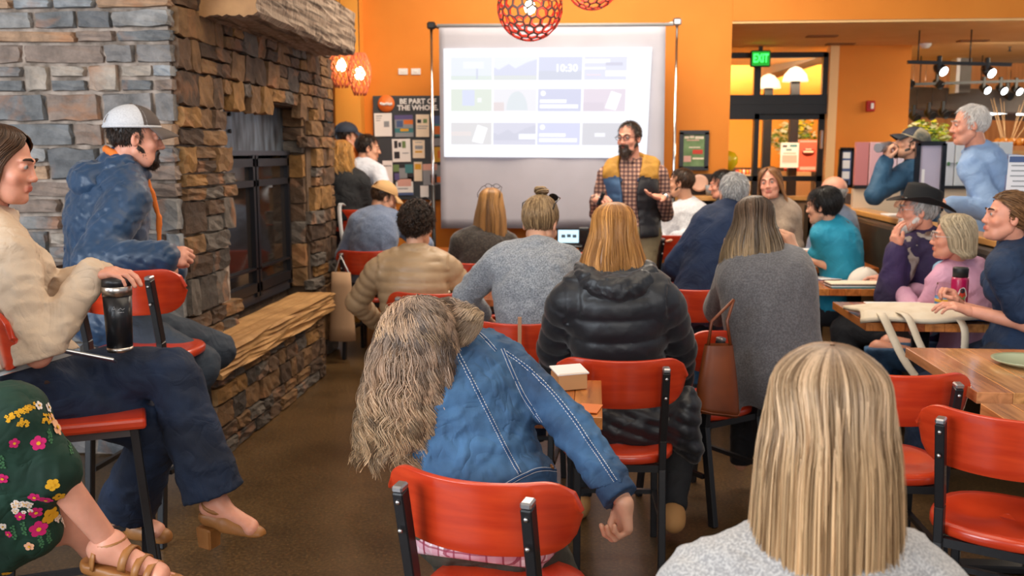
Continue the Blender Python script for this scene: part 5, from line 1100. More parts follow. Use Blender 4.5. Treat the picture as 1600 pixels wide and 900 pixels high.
def band(name, lo, hi, inf): return garment(F, name, DENIM, lambda f: (F.torso(f, .020 + inf), f.ell(F.hip + F.up * .10, (.215 + inf, .150 + inf, .10), F.Rh, .05)), vox=.0062, amp=.003, freq=30, fold=.006, aniso=(1.3, 1, .8), mod=djm, cuts=[(F.hip + F.up * lo, -F.up), (F.hip + F.up * hi, F.up)])
band('waistband', .030, .072, .005)
_a, _e, _w = F.arm['R']; garment(F, 'cuff', DENIM, lambda f: f.cap(_e.lerp(_w, .60), _w, .046, .049), vox=.0062, amp=.001, fold=0, cuts=[(_w - (_w - _e).normalized() * .012, (_w - _e).normalized()), (_w - (_w - _e).normalized() * .062, (_e - _w).normalized())])
garment(F, 'plaid_shirt', PLR, shirtf, vox=.009, amp=.004, freq=40, cuts=[(F.hip - F.up * .10, (-F.up - F.rt * .35).normalized())])
pants(F, 'olive_shorts', OLIVE, .016, .15, amp=.004, vox=.009, waist=.06)
# stitched seams, rib of thread laid on the denim surface
dep = jk.matrix_basis.translation
def bvh_of(o, off): return BVHTree.FromPolygons([v.co + off for v in o.data.vertices], [tuple(p.vertices) for p in o.data.polygons])
BJ = bvh_of(jk, F.base)
def onsurf(px, py, B, d=.0008):
    h = B.ray_cast(_C, ray(px, py).normalized()); return (h[0] + h[1] * d, h[1]) if h[0] else (None, None)
THR = mat('stitch_thread', hx('c9cdd6'), .8); SEAM = mat('denim_seam', hx('1f4876'), .85)
def seam(pts, parent, B, base, double=True, n=60, wid=.0045):
    pts = np.array(pts, float); t = np.linspace(0, 1, n); P = cr(np.concatenate([pts, np.zeros((len(pts), 1))], 1), t)[:, :2]; L = []
    for p in P:
        h, nn = onsurf(p[0], p[1], B)
        if h is not None and (not L or (h - L[-1][0]).length < .06): L.append((h, nn))
    if len(L) < 4: return
    pp = [h - base for h, _ in L]; MB().tube(pp, .0021, 5).build('seam', SEAM, parent)
    st = MB()
    for sd in ((-1, 1) if double else (1,)):
        for i in range(len(L) - 1):
            if L[i][1] is None: continue
            tg = (pp[i + 1] - pp[i]); l = tg.length; 
            if l < 1e-5: continue
            tg.normalize(); sv = L[i][1].cross(tg).normalized() * wid * sd
            m_ = max(1, int(l / .0055))
            for q in range(m_):
                a = pp[i] + tg * (l * q / m_) + sv; st.bar(a, a + tg * (l / m_ * .62), .0021, .0014)
    o = st.build('stitching', THR, parent); o['kind'] = 'stuff'
for s_ in ([(706, 535), (735, 590), (765, 650), (790, 700), (812, 740)], [(598, 652), (625, 700), (650, 725), (672, 750)], [(690, 560), (718, 528), (744, 518), (775, 548)], [(790, 550), (828, 578), (862, 612), (893, 650), (920, 690), (942, 722), (962, 752)], [(785, 545), (800, 580), (818, 618), (846, 660)], [(790, 758), (820, 742), (850, 733), (905, 740)]):
    seam(s_, jk, BJ, F.base)
for (x, y) in ((862, 730), (880, 733)):
    h, nn = onsurf(x, y, BJ)
    if h: MB().lathe([(.001, .003), (.0075, .0025), (.0085, 0), (.001, -.001)], h - F.base, 14, M=nn.to_track_quat('Z', 'Y').to_matrix()).build('button', mat('copper', hx('9a6a40'), .35, .9), jk)
def gp(px, py, Y, w, dpt, gap, tilt=0):
    return (npv(A(px, py, Y)), npv(V((math.cos(tilt), 0, math.sin(tilt))) * w), npv(V((-.05, 1, .1)).normalized() * dpt), gap)
def comb_den(d):
    c = np.zeros_like(d); side = d[:, 0] + .10; c[:, 0] = np.clip(side * 6, -.8, .9); c[:, 1] = -.75; c[:, 2] = .1; return c
falling_hair(F, H_DEN, 6500, (-.15, -.75, .65), (.104, .108, .112), A(655, 530, 2.50), .35, (-.13, -.12, -1), comb_den, seed=5, m=34, w=.0014, amp=.015, wl=.10, clumpn=110, clump=.68, out=.9)
loft_hair([gp(640, 470, 2.60, .03, .03, 0), gp(690, 492, 2.55, .045, .035, 0, 1.2), gp(715, 508, 2.51, .05, .035, 0, 1.4), gp(737, 508, 2.48, .035, .03, 0, 1.5), gp(756, 500, 2.47, .012, .012, 0, 1.5)], H_DEN, F.base, F.root, n=800, m=20, w=.0013, wave=.16, freq=2.6, wavr=.10, clump=.6, clumpn=18, short=.5, seed=8, stray=.4, name='hair_lock')
# --- black puffer jacket, red-blond bob
F = figure('person with a strawberry blond bob and hooded black puffer jacket, seen from behind', A(962, 432, 3.60), A(958, 372, 3.63), hip=A(965, 608, 3.66), yaw=-2, sh=dict(L=A(885, 470, 3.56), R=A(1038, 470, 3.56)), face=False, girth=1.04,
           arms=dict(L=dict(w=A(868, 600, 3.86), pole=(-1, -.1, -.2)), R=dict(w=A(1062, 602, 3.86), pole=(1, -.1, -.2))), legs=dict(R=dict(a=A(1052, 800, 3.62)), L=dict(a=A(905, 780, 3.9))))
def hoodf(f):
    c = F.neck - F.fwd * .075 - V((0, 0, .015)); 
    for i in range(9):
        a0, a1 = math.pi * (.0 + i / 9), math.pi * (.0 + (i + 1) / 9); P = lambda a: F.neck + V((0, 0, .02)) + F.rt * math.cos(a) * .115 - F.fwd * (math.sin(a) * .105 + .015) - V((0, 0, .055 * math.sin(a))); f.cap(P(a0), P(a1), .044, k=.025)
    f.ell(c - V((0, 0, .03)), (.115, .045, .065), None, .03)
def blm(D, G, S): return D
jb = top(F, 'puffer_jacket', BLKP, .030, vox=.0075, amp=.0015, freq=60, quilt=(.082, .010), arminf=.026, hem=-.10, cuts=[])
hd_ = garment(F, 'hood', BLKP, hoodf, vox=.007, amp=.004, freq=55, ph=2)
pants(F, 'trousers', BLACKT, frac=.97); shoes(F, BOOT)
# jacket tail bulging past the chair
def tailf(f): f.ell(A(1068, 655, 3.50), (.055, .07, .115), np.array(Matrix.Rotation(R(8), 3, 'Y')), .03); f.ell(A(1082, 700, 3.50), (.035, .05, .05), None, .03); f.ell(A(985, 665, 3.50), (.17, .045, .10), None, .04)
garment(F, 'jacket_tail', BLKP, tailf, vox=.009, amp=.002, mod=lambda D, G, S: D - .010 * np.abs(np.sin(np.pi * (G[2] + .35 * G[0]) / .055)) ** .6)
long_hair(F, H_RED, L=.125, w=.128, spread=1.06, n=3000, fat=.0015, gap=58, wave=.035, freq=1.2, wavr=.012, clump=.5, clumpn=60, m=16, short=.10, rad=.05, seed=21, topz=.145)
# --- grey sweater with bun
F = figure('person with an ash blond top bun and heather grey sweater, head bowed over papers', A(842, 396, 4.24), A(845, 350, 4.32), yaw=12, look=(22, -22, 0), sh=dict(L=A(775, 412, 4.22), R=A(890, 415, 4.26)), face=False, bend=.05, girth=1.08,
           arms=dict(L=dict(w=A(752, 492, 4.55), pole=(-1, -.3, -.3)), R=dict(w=A(905, 470, 4.6), pole=(1, -.2, -.4))))
top(F, 'sweater', GREYS, .026, vox=.0095, amp=.006, freq=26, collar=(.062, .015, .022), arminf=.024); pants(F, 'trousers', DENIMD)
short_hair(F.HM, H_ASH, F.base, F.root, n=1300, to=(0, -.060, .118), w=.0016, mask=m_std(-.01), vol=1.04, m=9)
bun(F.HM, (0, -.055, .148), .034, H_ASH, F.base, F.root, n=130, w=.0022)
glasses(F, BLKG, Matrix.Translation((0, -.055, .075)) @ Matrix.Rotation(R(38), 4, 'X'), mat('dark_lens', (.01, .01, .012), .1), 'sunglasses', 'dark sunglasses pushed up on the head with the blond bun', 'sunglasses', r=.0026)
# --- tan quilted jacket
F = figure('person with dark curly pinned-up hair and a tan quilted jacket, seen from behind', A(648, 400, 5.06), A(652, 352, 5.10), yaw=4, look=(18, -8, 0), sh=dict(L=A(592, 420, 5.04), R=A(700, 418, 5.08)), face=False, girth=1.1,
           arms=dict(L=dict(w=A(590, 505, 5.3), pole=(-1, -.2, -.4)), R=dict(w=A(715, 500, 5.35), pole=(1, -.1, -.5))))
top(F, 'quilted_jacket', TANP, .022, vox=.0095, amp=.002, freq=50, quilt=(.055, .009), arminf=.022, collar=(.064, .012, .024)); pants(F, 'trousers', DGREY)
short_hair(F.HM, H_DBR, F.base, F.root, n=1500, L=.07, lift=.02, curl=.9, w=.0028, mask=m_std(0), vol=1.10, m=12, crown=(0, .02, .14))
glasses(F, BLKG, Matrix.Translation((0, -.05, .085)) @ Matrix.Rotation(R(35), 4, 'X'), None, 'eyeglasses', 'thin dark eyeglasses pushed up on dark curly hair', 'glasses')
# --- blue-grey sweatshirt, tan cap
F = figure('man in a tan baseball cap and blue-grey sweatshirt, looking down, near the chimney', A(592, 334, 7.1), A(600, 309, 7.14), yaw=20, look=(62, -22, 0), male=True, sh=dict(L=A(560, 348, 7.05), R=A(617, 346, 7.12)), brow=None, girth=1.15, bend=.06, arms=dict(L=dict(w=A(575, 400, 7.3)), R=dict(w=A(640, 392, 7.3), pole=(1, -.2, -.6))))
top(F, 'sweatshirt', BLUEG, .022, vox=.013, amp=.005, collar=(.064, .01, .022)); pants(F, 'trousers', DENIMD)
short_hair(F.HM, H_BRN, F.base, F.root, n=500, L=.03, mask=lambda p: m_std()(p) & (p[:, 2] < .05))
CT = mat('cap_tan', hx('c49a68'), .8); cap_hat(F, CT, CT, 'tan baseball cap on the man in the blue-grey sweatshirt')
# --- long straight hair, glasses on head
F = figure('person with long straight honey hair over a dark brown top, before the screen', A(757, 365, 6.42), A(768, 322, 6.46), yaw=-6, look=(12, 0, 0), sh=dict(L=A(718, 378, 6.38), R=A(797, 380, 6.44)), face=False)
top(F, 'dark_top', DKBR, .018, vox=.012, amp=.004, collar=(.06, .01, .018)); pants(F, 'trousers', DENIMD)
long_hair(F, H_SAND, L=.28, w=.125, n=1300, fat=.0026, gap=62, wave=.02, freq=1.2, wavr=.01, clump=.4, clumpn=40, m=14, short=.12, seed=31)
glasses(F, BLKG, Matrix.Translation((0, -.06, .085)) @ Matrix.Rotation(R(30), 4, 'X'), None, 'eyeglasses', 'dark eyeglasses pushed up on long honey hair in front of the screen', 'glasses', r=.0022)
# --- high-table group at the back left
F = figure('person with golden curly hair and a black top, beside the chimney corner', A(538, 272, 7.6), A(535, 243, 7.62), hip=A(540, 345, 7.58), yaw=15, look=(25, 0, 0), face=False)
top(F, 'black_top', BLACKT, .018, vox=.014, amp=.004); pants(F, 'trousers', DGREY)
long_hair(F, H_GLD, L=.17, w=.125, n=900, fat=.003, gap=60, wave=.09, freq=3.2, wavr=.05, clump=.5, clumpn=26, m=18, short=.25, seed=41, stray=.3)
F = figure('man with short dark hair and a white shirt, in profile at the notice board', A(569, 258, 7.98), A(575, 232, 8.0), hip=A(565, 335, 7.95), yaw=35, look=(72, -4, 0), male=True, brow=mat('brow_brown', hx('3a281c'), .8), arms=dict(R=dict(w=A(596, 292, 7.9), pole=(.3, -.4, -1))))
top(F, 'white_shirt', SHIRTW, .016, vox=.014, amp=.005, freq=30, collar=(.06, .015, .016)); pants(F, 'trousers', DGREY)
short_hair(F.HM, H_DBR, F.base, F.root, n=700, L=.035)
F = figure('person in a dark navy cap and orange top, behind the golden curls', A(538, 232, 8.2), A(543, 214, 8.2), hip=A(545, 320, 8.2), yaw=60, look=(70, 0, 0), male=True)
top(F, 'orange_top', ORT, .014, vox=.016); pants(F, 'trousers', DGREY); short_hair(F.HM, H_DBR, F.base, F.root, n=300, L=.03, mask=lambda p: m_std()(p) & (p[:, 2] < .05))
CN = mat('cap_navy', hx('2a3548'), .7); cap_hat(F, CN, CN, 'dark navy baseball cap at the back left by the window')
# --- the speaker
F = figure('bearded man in blue and mustard vest and plaid shirt standing before the screen', A(988, 256, 7.1), A(983, 216, 7.06), hip=A(990, 368, 7.12), yaw=-168, look=(-150, -3, 0), male=True, s=1.04, sh=dict(R=A(947, 274, 7.08), L=A(1030, 272, 7.12)), skin=SKP, brow=mat('brow_brown', hx('3a281c'), .8), girth=1.1, bend=0,
           arms=dict(R=dict(w=A(932, 312, 6.90), pole=(-.15, .5, -1), pose='grip', d=(.45, -.5, .05), n=(.3, .2, -1)), L=dict(w=A(1038, 309, 6.92), pole=(.2, .5, -1), pose='open', d=(-.75, -.45, .12), n=(-.2, -.4, 1), fl=.27)),
           legs=dict(R=dict(a=A(968, 520, 7.1) * 1 if False else V((A(968, 368, 7.1).x, 7.12, .09)), foot=(-.2, -1, 0)), L=dict(a=V((A(1010, 368, 7.1).x, 7.16, .09)), foot=(.2, -1, 0))))
def sleeves(f):
    F.torso(f, .010)
    for q in 'LR': F.armf(f, q, .012, .96, cuff=.006)
garment(F, 'plaid_shirt', PLD, sleeves, vox=.011, amp=.004, freq=34, cuts=[(F.hip - F.up * .05, -F.up)])
for i in range(2):
    sg = (-1, 1)[i]; MB().grid(lambda u, v: F.neck - F.base + F.up * (.045 - .03 * v - .01 * u) + F.rt * sg * (.02 + .045 * u) + F.fwd * (.075 - .09 * u + .02 * v), 6, 4).build('shirt_collar', PLD, F.root, smooth=True, solid=.003)
VB, VM, VK = mat('vest_blue', hx('44668c'), .5, col2=hx('3c5c80'), ns=8), mat('vest_mustard', hx('b8862f'), .7, col2=hx('a8782a'), ns=20), mat('vest_black', hx('1e1c20'), .5)
def vestf(f):
    F.torso(f, .034); 
    for q in 'LR': f.cap(F.sh[q], F.sh[q].lerp(F.neck, .3), .062, k=.03)
def vmod(D, G, S):
    x = (G[0] - F.neck.x) * F.f2.x + (G[1] - F.neck.y) * F.f2.y + (G[2] - F.neck.z) * F.f2.z; r = (G[0] - F.neck.x) * F.r2.x + (G[1] - F.neck.y) * F.r2.y + (G[2] - F.neck.z) * F.r2.z
    z = G[2] - F.neck.z; D = D - .008 * np.abs(np.sin(np.pi * z / .11)) ** .6
    open_ = np.minimum((.052 + .03 * np.clip(z + .22, 0, .2) / .2 + .03 * np.clip(-z - .3, 0, .3) / .3) - np.abs(r), x - .0)
    D = np.maximum(D, open_)
    for q, sg in (('L', -1), ('R', 1)): D = np.maximum(D, (r * sg) - .195)
    return D
vs_ = garment(F, 'vest', [VB, VM, VK], vestf, vox=.010, amp=.002, mod=vmod, cuts=[(F.hip + F.up * .0, -F.up)])
for p_ in vs_.data.polygons:
    c = p_.center + F.base - F.neck; rr = c.dot(F.r2); yoke = c.z > -.085 - .25 * abs(abs(rr) - .10)
    p_.material_index = 1 if yoke else (0 if rr > 0 else 2)
def colf(f):
    for i in range(8):
        a0, a1 = math.pi * (.12 + .76 * i / 8), math.pi * (.12 + .76 * (i + 1) / 8); P = lambda a: F.neck + F.up * .015 + F.r2 * math.cos(a) * .085 - F.f2 * (math.sin(a) * .05 + .01); f.cap(P(a0), P(a1), .022, k=.01)
    for sg in (-1, 1): f.cap(F.neck + F.r2 * sg * .08 + F.up * .01, F.neck + F.r2 * sg * .062 - F.up * .12 + F.f2 * .135, .018, .010, k=.01)
garment(F, 'vest_collar', mat('vest_collar_navy', hx('20304a'), .7), colf, vox=.008, amp=.001)
pants(F, 'khaki_trousers', KHAKI, .012); shoes(F, BOOT)
short_hair(F.HM, H_DBR, F.base, F.root, n=1200, L=.022, w=.0018, mask=lambda p: p[:, 2] > np.interp(p[:, 1], [-.11, -.05, -.02, .02, .04, .06, .08], [-.085, -.07, -.03, -.02, .05, .085, .105]))
beard(F, hair_mat('beard_brown', hx('4a3428'), hx('3c2c24'), hx('6a5648'), (1.6, 1.6, 1.6), (.6, .6, .6)), L=.022, thick=.008)
glasses(F, BLKG, None, None, 'eyeglasses', 'dark-rimmed eyeglasses worn by the bearded man before the screen', 'glasses')
w_ = F.arm['L'][2]; wt = thing('wristwatch', w_, 0, 'dark wristwatch on the left wrist of the bearded man in the vest', 'watch'); MB().tube([V((.034 * math.cos(a) * .5, .034 * math.cos(a) * .85, .034 * math.sin(a))) for a in np.linspace(0, 6.28, 17)[:-1]], .008, 6, closed=True).build('strap', BLK, wt); MB().lathe([(.001, .006), (.017, .006), (.018, 0), (.001, 0)], (.01, -.032, .012), 16, M=Matrix.Rotation(R(80), 3, 'X')).build('watch_case', STEEL, wt)
h_ = F.arm['R'][2] + V((.03, -.075, .0)); rc = thing('remote_clicker', h_, 0, 'small black remote clicker in the right hand of the bearded man', 'remote'); MB().box((0, 0, .01), (.03, .028, .10), Matrix.Rotation(R(25), 3, 'Y'), .008, 2).build('body', BLKG, rc); MB().lathe([(.001, .002), (.007, .002), (.007, 0), (.001, 0)], (-.012, -.02, .02), 12, M=Matrix.Rotation(R(90), 3, 'X')).build('button', STEEL, rc)
# --- white sweater
F = figure('man with short brown hair in a pale knit sweater, sitting right of the speaker', A(1075, 320, 7.8), A(1064, 286, 7.78), yaw=-42, look=(-72, 2, 0), male=True, sh=dict(L=A(1048, 338, 7.72), R=A(1093, 332, 7.86)), brow=mat('brow_brown', hx('3a281c'), .8), bend=.06, arms=dict(L=dict(w=A(1018, 358, 7.6), pole=(-.3, -.2, -1)), R=dict(w=A(1055, 372, 7.55), pole=(1, -.4, -.6))))
top(F, 'knit_sweater', WKNIT, .022, vox=.012, amp=.006, freq=24, collar=(.06, .008, .014)); pants(F, 'trousers', DENIMD)
top(F, 'blue_collar', LBLUE, .002, frac=.1, vox=.014, collar=(.056, .028, .012), hem=.4)
short_hair(F.HM, H_BRN, F.base, F.root, n=900, L=.03); beard(F, H_BRN, 300, .006, thick=.002)
# --- navy jacket, grey hair
F = figure('man with grey hair in a navy fleece jacket, leaning right, back turned', A(1140, 332, 5.42), A(1146, 303, 5.46), hip=A(1100, 478, 5.32), yaw=18, look=(-12, -4, 0), male=True, sh=dict(L=A(1105, 352, 5.38), R=A(1180, 352, 5.48)), face=False, girth=1.1, arms=dict(L=dict(w=A(1085, 448, 5.62), pole=(-1, -.6, 0)), R=dict(w=A(1195, 430, 5.75), pole=(1, 0, -.6))))
top(F, 'navy_jacket', NAVYJ, .026, vox=.011, amp=.006, freq=22, collar=(.066, .012, .024), hem=-.04); pants(F, 'jeans', DENIM, .012, amp=.004, legs=None) if False else pants(F, 'jeans', DENIM, .014, amp=.004)
shoes(F, mat('trainer_grey', hx('8d8f96'), .6, col2=hx('d0d0d4'), ns=20), sole=PW); short_hair(F.HM, H_GRY, F.base, F.root, n=1100, L=.024, w=.0022)
# --- grey shawl, ombre hair, hands at her face
F = figure('person with dark-rooted highlighted hair and a charcoal shawl, hands raised to her face', A(1192, 412, 3.98), A(1178, 356, 4.02), hip=A(1215, 585, 3.92), yaw=6, look=(8, -6, 0), sh=dict(L=A(1145, 425, 3.97), R=A(1240, 420, 4.0)), face=False, fine=True,
           arms=dict(R=dict(w=A(1240, 392, 4.22), pole=(.25, .2, -1), pose='grip', d=(-.35, .05, .9), n=(-.6, .6, 0)), L=dict(w=A(1135, 398, 4.22), pole=(-.1, .3, -1), pose='grip', d=(.3, .05, .9), n=(.6, .6, 0))))
def shf(f):
    F.torso(f, .032)
    for q in 'LR':
        a, e, w = F.arm[q]; f.cap(a, e, .062, .065, k=.05); f.cap(e, e.lerp(w, .35), .065, .05, k=.04)
    z = lambda t: F.hip + F.up * (F.L * t)
    f.cap(A(1150, 445, 3.93), A(1160, 560, 3.90), .06, .030, k=.06); f.cap(A(1240, 440, 3.93), A(1238, 560, 3.92), .075, .08, k=.08); f.cap(z(.5), z(-.05), .12, .12, k=.06); f.cap(A(1165, 560, 3.90), A(1150, 650, 3.88), .028, .016, k=.05); f.ell(A(1225, 560, 3.9), (.12, .11, .16), None, .06)
    for i in range(10):
        a0, a1 = i * .628, (i + 1) * .628; P = lambda a: F.neck + F.r2 * math.cos(a) * .085 + F.f2 * (math.sin(a) * .07 + .02) - F.up * .01; f.cap(P(a0), P(a1), .026, k=.03)
garment(F, 'shawl', SHAWL, shf, vox=.009, amp=.005, freq=13, aniso=(1.4, 1, .5), cuts=[(V((0, 0, .36)), V((0, 0, -1)))])
pants(F, 'trousers', BLACKT)
long_hair(F, H_OMB, L=.165, w=.138, n=1900, fat=.0020, gap=60, wave=.03, freq=1.6, wavr=.012, clump=.5, clumpn=46, m=18, short=.14, rad=.07, seed=51, topz=.14)
# --- smiling woman facing the camera
F = figure('smiling person with long brown hair and a taupe top, facing the camera', A(1213, 318, 7.2), A(1203, 287, 7.16), yaw=-158, look=(-160, 4, 8), skin=SKP, brow=mat('brow_brown', hx('3a281c'), .8), sh=dict(R=A(1190, 334, 7.15), L=A(1236, 333, 7.25)))
top(F, 'taupe_top', BROWNK, .02, vox=.013, amp=.005, collar=(.058, .01, .016)); pants(F, 'trousers', DGREY)
long_hair(F, hair_mat('hair_chestnut', hx('5a3a24'), hx('8a5e3a'), hx('a87a4e'), (1.3, 1.3, 1.3), (.5, .45, .42)), L=.13, w=.105, n=900, fat=.003, gap=78, wave=.05, freq=2, wavr=.02, clump=.4, clumpn=26, m=14, seed=61)
# --- dark cap behind the grey head
F = figure('person with dark hair behind the grey-haired man, only the head showing', A(1132, 318, 8.0), A(1128, 289, 8.0), yaw=-60, look=(-85, -5, 0), skin=SKP, male=True)
top(F, 'dark_top', DGREY, .014, vox=.016); pants(F, 'trousers', DGREY); short_hair(F.HM, H_BLK, F.base, F.root, n=700, L=.05, vol=1.08)
# --- turquoise shirt
F = figure('person with short black hair in a turquoise shirt with red sleeve bands, in profile', A(1300, 352, 6.10), A(1286, 322, 6.08), yaw=-62, look=(-58, -4, 0), sh=dict(L=A(1283, 370, 6.02), R=A(1318, 364, 6.2)), skin=SK, brow=None, bend=.05, arms=dict(L=dict(w=A(1262, 405, 5.98), pole=(-.2, -.3, -1)), R=dict(w=A(1272, 400, 6.3))))
top(F, 'turquoise_shirt', TURQ, .020, vox=.011, amp=.005, frac=.62, collar=(.058, .006, .016)); pants(F, 'trousers', DGREY)
a_, e_, _w = F.arm['L']; bnd = Field(); bnd.cap(a_.lerp(e_, .72), e_, .064, .064, k=.01); v, q = bnd.mesh(.009, cuts=[(e_, (e_ - a_).normalized()), (a_.lerp(e_, .72), (a_ - e_).normalized())]); link('sleeve_band', mesh_np('sleeve_band', v - npv(F.base), q, [mat('band_red', hx('8c2030'), .8)]), F.root)
def vf(f):
    for i in range(8):
        a0, a1 = i * .785, (i + 1) * .785; P = lambda a: F.neck + F.r2 * math.cos(a) * .085 + F.f2 * (math.sin(a) * .08) - F.up * .005; f.cap(P(a0), P(a1), .026, k=.02)
garment(F, 'scarf', mat('scarf_teal', hx('1f5f70'), .9, col2=hx('6a4c3a'), ns=14), vf, vox=.01, amp=.006, freq=60)
short_hair(F.HM, H_BLK, F.base, F.root, n=1300, L=.065, lift=.012, vol=1.07, w=.0024, mask=m_std(-.02), crown=(0, .0, .13))
# --- bald man
F = figure('man with a balding pink head behind the turquoise shirt', A(1306, 330, 7.15), A(1300, 301, 7.12), yaw=-50, look=(-60, 0, 0), male=True, skin=SKP)
top(F, 'grey_top', BLUEG, .016, vox=.015); pants(F, 'trousers', DGREY); short_hair(F.HM, H_GRY, F.base, F.root, n=400, L=.014, mask=lambda p: m_std()(p) & (p[:, 2] < .035), w=.002)
# --- cowboy hat
F = figure('white-bearded man in black cowboy hat and purple fleece, hand at his chin', A(1446, 372, 5.5), A(1434, 330, 5.48), yaw=-66, look=(-84, 2, 0), male=True, skin=SKP, brow=mat('brow_grey', hx('a8a09a'), .9), sh=dict(L=A(1415, 396, 5.40), R=A(1466, 386, 5.56)), girth=1.1,
           arms=dict(L=dict(w=A(1400, 392, 5.28), pole=(-.5, -.5, -1.2), pose='relax', d=(-.1, .1, 1), n=(.9, .2, 0)), R=dict(w=A(1390, 440, 5.7), pole=(0, .2, -1))))
top(F, 'purple_fleece', PURP, .026, vox=.011, amp=.006, freq=22, collar=None, hem=-.05); pants(F, 'trousers', DGREY)
def cmf(f):
    for i in range(10):
        a0, a1 = i * .628, (i + 1) * .628; P = lambda a: F.neck + F.r2 * math.cos(a) * .095 + F.f2 * (math.sin(a) * .095 + .02) - F.up * .01; f.cap(P(a0), P(a1), .045, k=.02)
    f.cap(F.sh['L'].lerp(F.neck, .4), F.neck - F.up * .22 + F.f2 * .10, .05, .03, k=.02); f.cap(F.sh['L'].lerp(F.neck, .1), F.arm['L'][1].lerp(F.sh['L'], .6), .085, .078, k=.02)
garment(F, 'scarf', mat('collar_mixed', hx('6b5348'), .9, col2=hx('a39a94'), ns=9, contrast=(.45, .55)), cmf, vox=.01, amp=.004, freq=40)
short_hair(F.HM, H_GRY, F.base, F.root, n=900, L=.04, w=.0022, mask=lambda p: m_std(-.01)(p) & (p[:, 2] < .06)); beard(F, H_WHT, 500, .018, thick=.006)
glasses(F, STEEL, None, None, 'eyeglasses', 'thin eyeglasses on the man in the black cowboy hat', 'glasses', r=.0013)
M4 = F.HM @ Matrix.Rotation(R(8), 4, 'X'); b_ = M4.to_translation(); g = thing('cowboy_hat', b_, 0, 'black felt cowboy hat with creased crown on the bearded man at the booth', 'hat'); FELT = mat('black_felt', (.006, .006, .007), .8)
def crown(u, v):
    a = u * 2 * math.pi; h = v * .115; k_ = 1.0 - .16 * v ** 2 - (.5 * max(0, v - .86) / .14 if v > .86 else 0); x, y = .089 * k_ * math.sin(a), .112 * k_ * math.cos(a)
    z = .052 + h + (.012 * math.cos(a) * v) - (.03 * (v > .9) * math.exp(-(x / .02) ** 2)); x *= 1 - .20 * v * max(0, math.cos(a)) ** 2; return M4 @ V((x, y - .01, z)) - b_
mb = MB(); mb.grid(crown, 37, 12); mb.bm.faces.new([mb.bm.verts.new(crown(i / 24, 1)) for i in range(24)]); bmesh.ops.remove_doubles(mb.bm, verts=mb.bm.verts, dist=.0008); mb.build('crown', FELT, g, smooth=True)
def brim(u, v):
    a = u * 2 * math.pi; ca, sa = math.cos(a), math.sin(a); ex = .075 + .012 * abs(ca); z = .054 + v * (.042 * abs(sa) ** 2.2 - .022 * abs(ca)); return M4 @ V(((.087 + ex * v * (1 - .12 * abs(sa))) * sa, (.110 + ex * v) * ca - .01, z)) - b_
MB().grid(brim, 41, 6).build('brim', FELT, g, smooth=True, solid=.003); MB().tube([crown(i / 32, .08) * 1.0 for i in range(32)], .006, 6, closed=True).build('hat_band', BLKG, g)
# --- pink cardigan
F = figure('elderly person with a pale bob and glasses in a pink cardigan', A(1500, 418, 5.08), A(1488, 372, 5.02), yaw=-58, look=(-80, 2, 0), skin=SKP, s=.98, brow=mat('brow_grey', hx('a8a09a'), .9), sh=dict(L=A(1470, 440, 4.98), R=A(1525, 428, 5.12)),
           arms=dict(L=dict(w=A(1412, 462, 5.22), pole=(.0, -.5, -1), pose='relax'), R=dict(w=A(1430, 455, 5.35), pole=(1, .2, -.6))))
top(F, 'pink_cardigan', PINK, .022, vox=.010, amp=.006, freq=22, collar=None, hem=-.04); pants(F, 'trousers', DENIM)
def blf(f): f.cap(F.neck - F.up * .02 + F.f2 * .075, F.neck - F.up * .30 + F.f2 * .150, .060, .062, k=.03)
garment(F, 'blue_blouse', mat('blouse_blue', hx('8fb8d8'), .8), blf, vox=.011, amp=.003)
def lpf(f):
    for sg in (-1, 1): f.cap(F.neck + F.r2 * sg * .065 + F.up * .005 - F.f2 * .02, F.neck + F.r2 * sg * .06 - F.up * .10 + F.f2 * .135, .022, .018, k=.01); f.cap(F.neck + F.r2 * sg * .06 - F.up * .10 + F.f2 * .135, F.neck + F.r2 * sg * .055 - F.up * .30 + F.f2 * .19, .018, .014, k=.01)
garment(F, 'pink_lapel', mat('lapel_pink', hx('cf6a9a'), .8), lpf, vox=.008, amp=.001)
long_hair(F, H_GB, L=.045, w=.095, n=1100, fat=.0024, gap=66, wave=.01, freq=1, wavr=.004, m=12, seed=71, topz=.136)
glasses(F, STEEL, None, None, 'eyeglasses', 'thin eyeglasses on the elderly person in the pink cardigan', 'glasses', r=.0013)
# --- navy tee at the right edge
F = figure('young person with tied-back brown hair and navy T-shirt at the right edge', A(1588, 388, 4.20), A(1574, 340, 4.16), hip=A(1594, 545, 4.25), yaw=-72, look=(-88, 8, 0), skin=SKP, brow=mat('brow_brown', hx('3a281c'), .8), sh=dict(L=A(1568, 420, 4.05), R=A(1612, 412, 4.32)), fine=True, hs=.86,
           arms=dict(L=dict(w=A(1515, 486, 4.18), pole=(.8, -.3, -1), pose='relax', d=(-1, .1, .3), n=(0, .2, -1), ul=.25, fl=.23), R=dict(w=A(1497, 478, 4.34), pole=(.6, 0, -1), pose='grip', d=(-.5, .1, .8), n=(-.5, -.2, -.2))))
top(F, 'navy_tshirt', NAVYT, .018, frac=.36, vox=.008, amp=.004, freq=26, arminf=.024, hem=-.04); pants(F, 'trousers', DENIMD)
short_hair(F.HM, H_LBR, F.base, F.root, n=1500, to=(0, -.105, -.01), w=.0019, mask=m_std(0), vol=1.05, m=10); bun(F.HM, (0, -.115, -.03), .032, H_LBR, F.base, F.root, n=90, w=.0024)
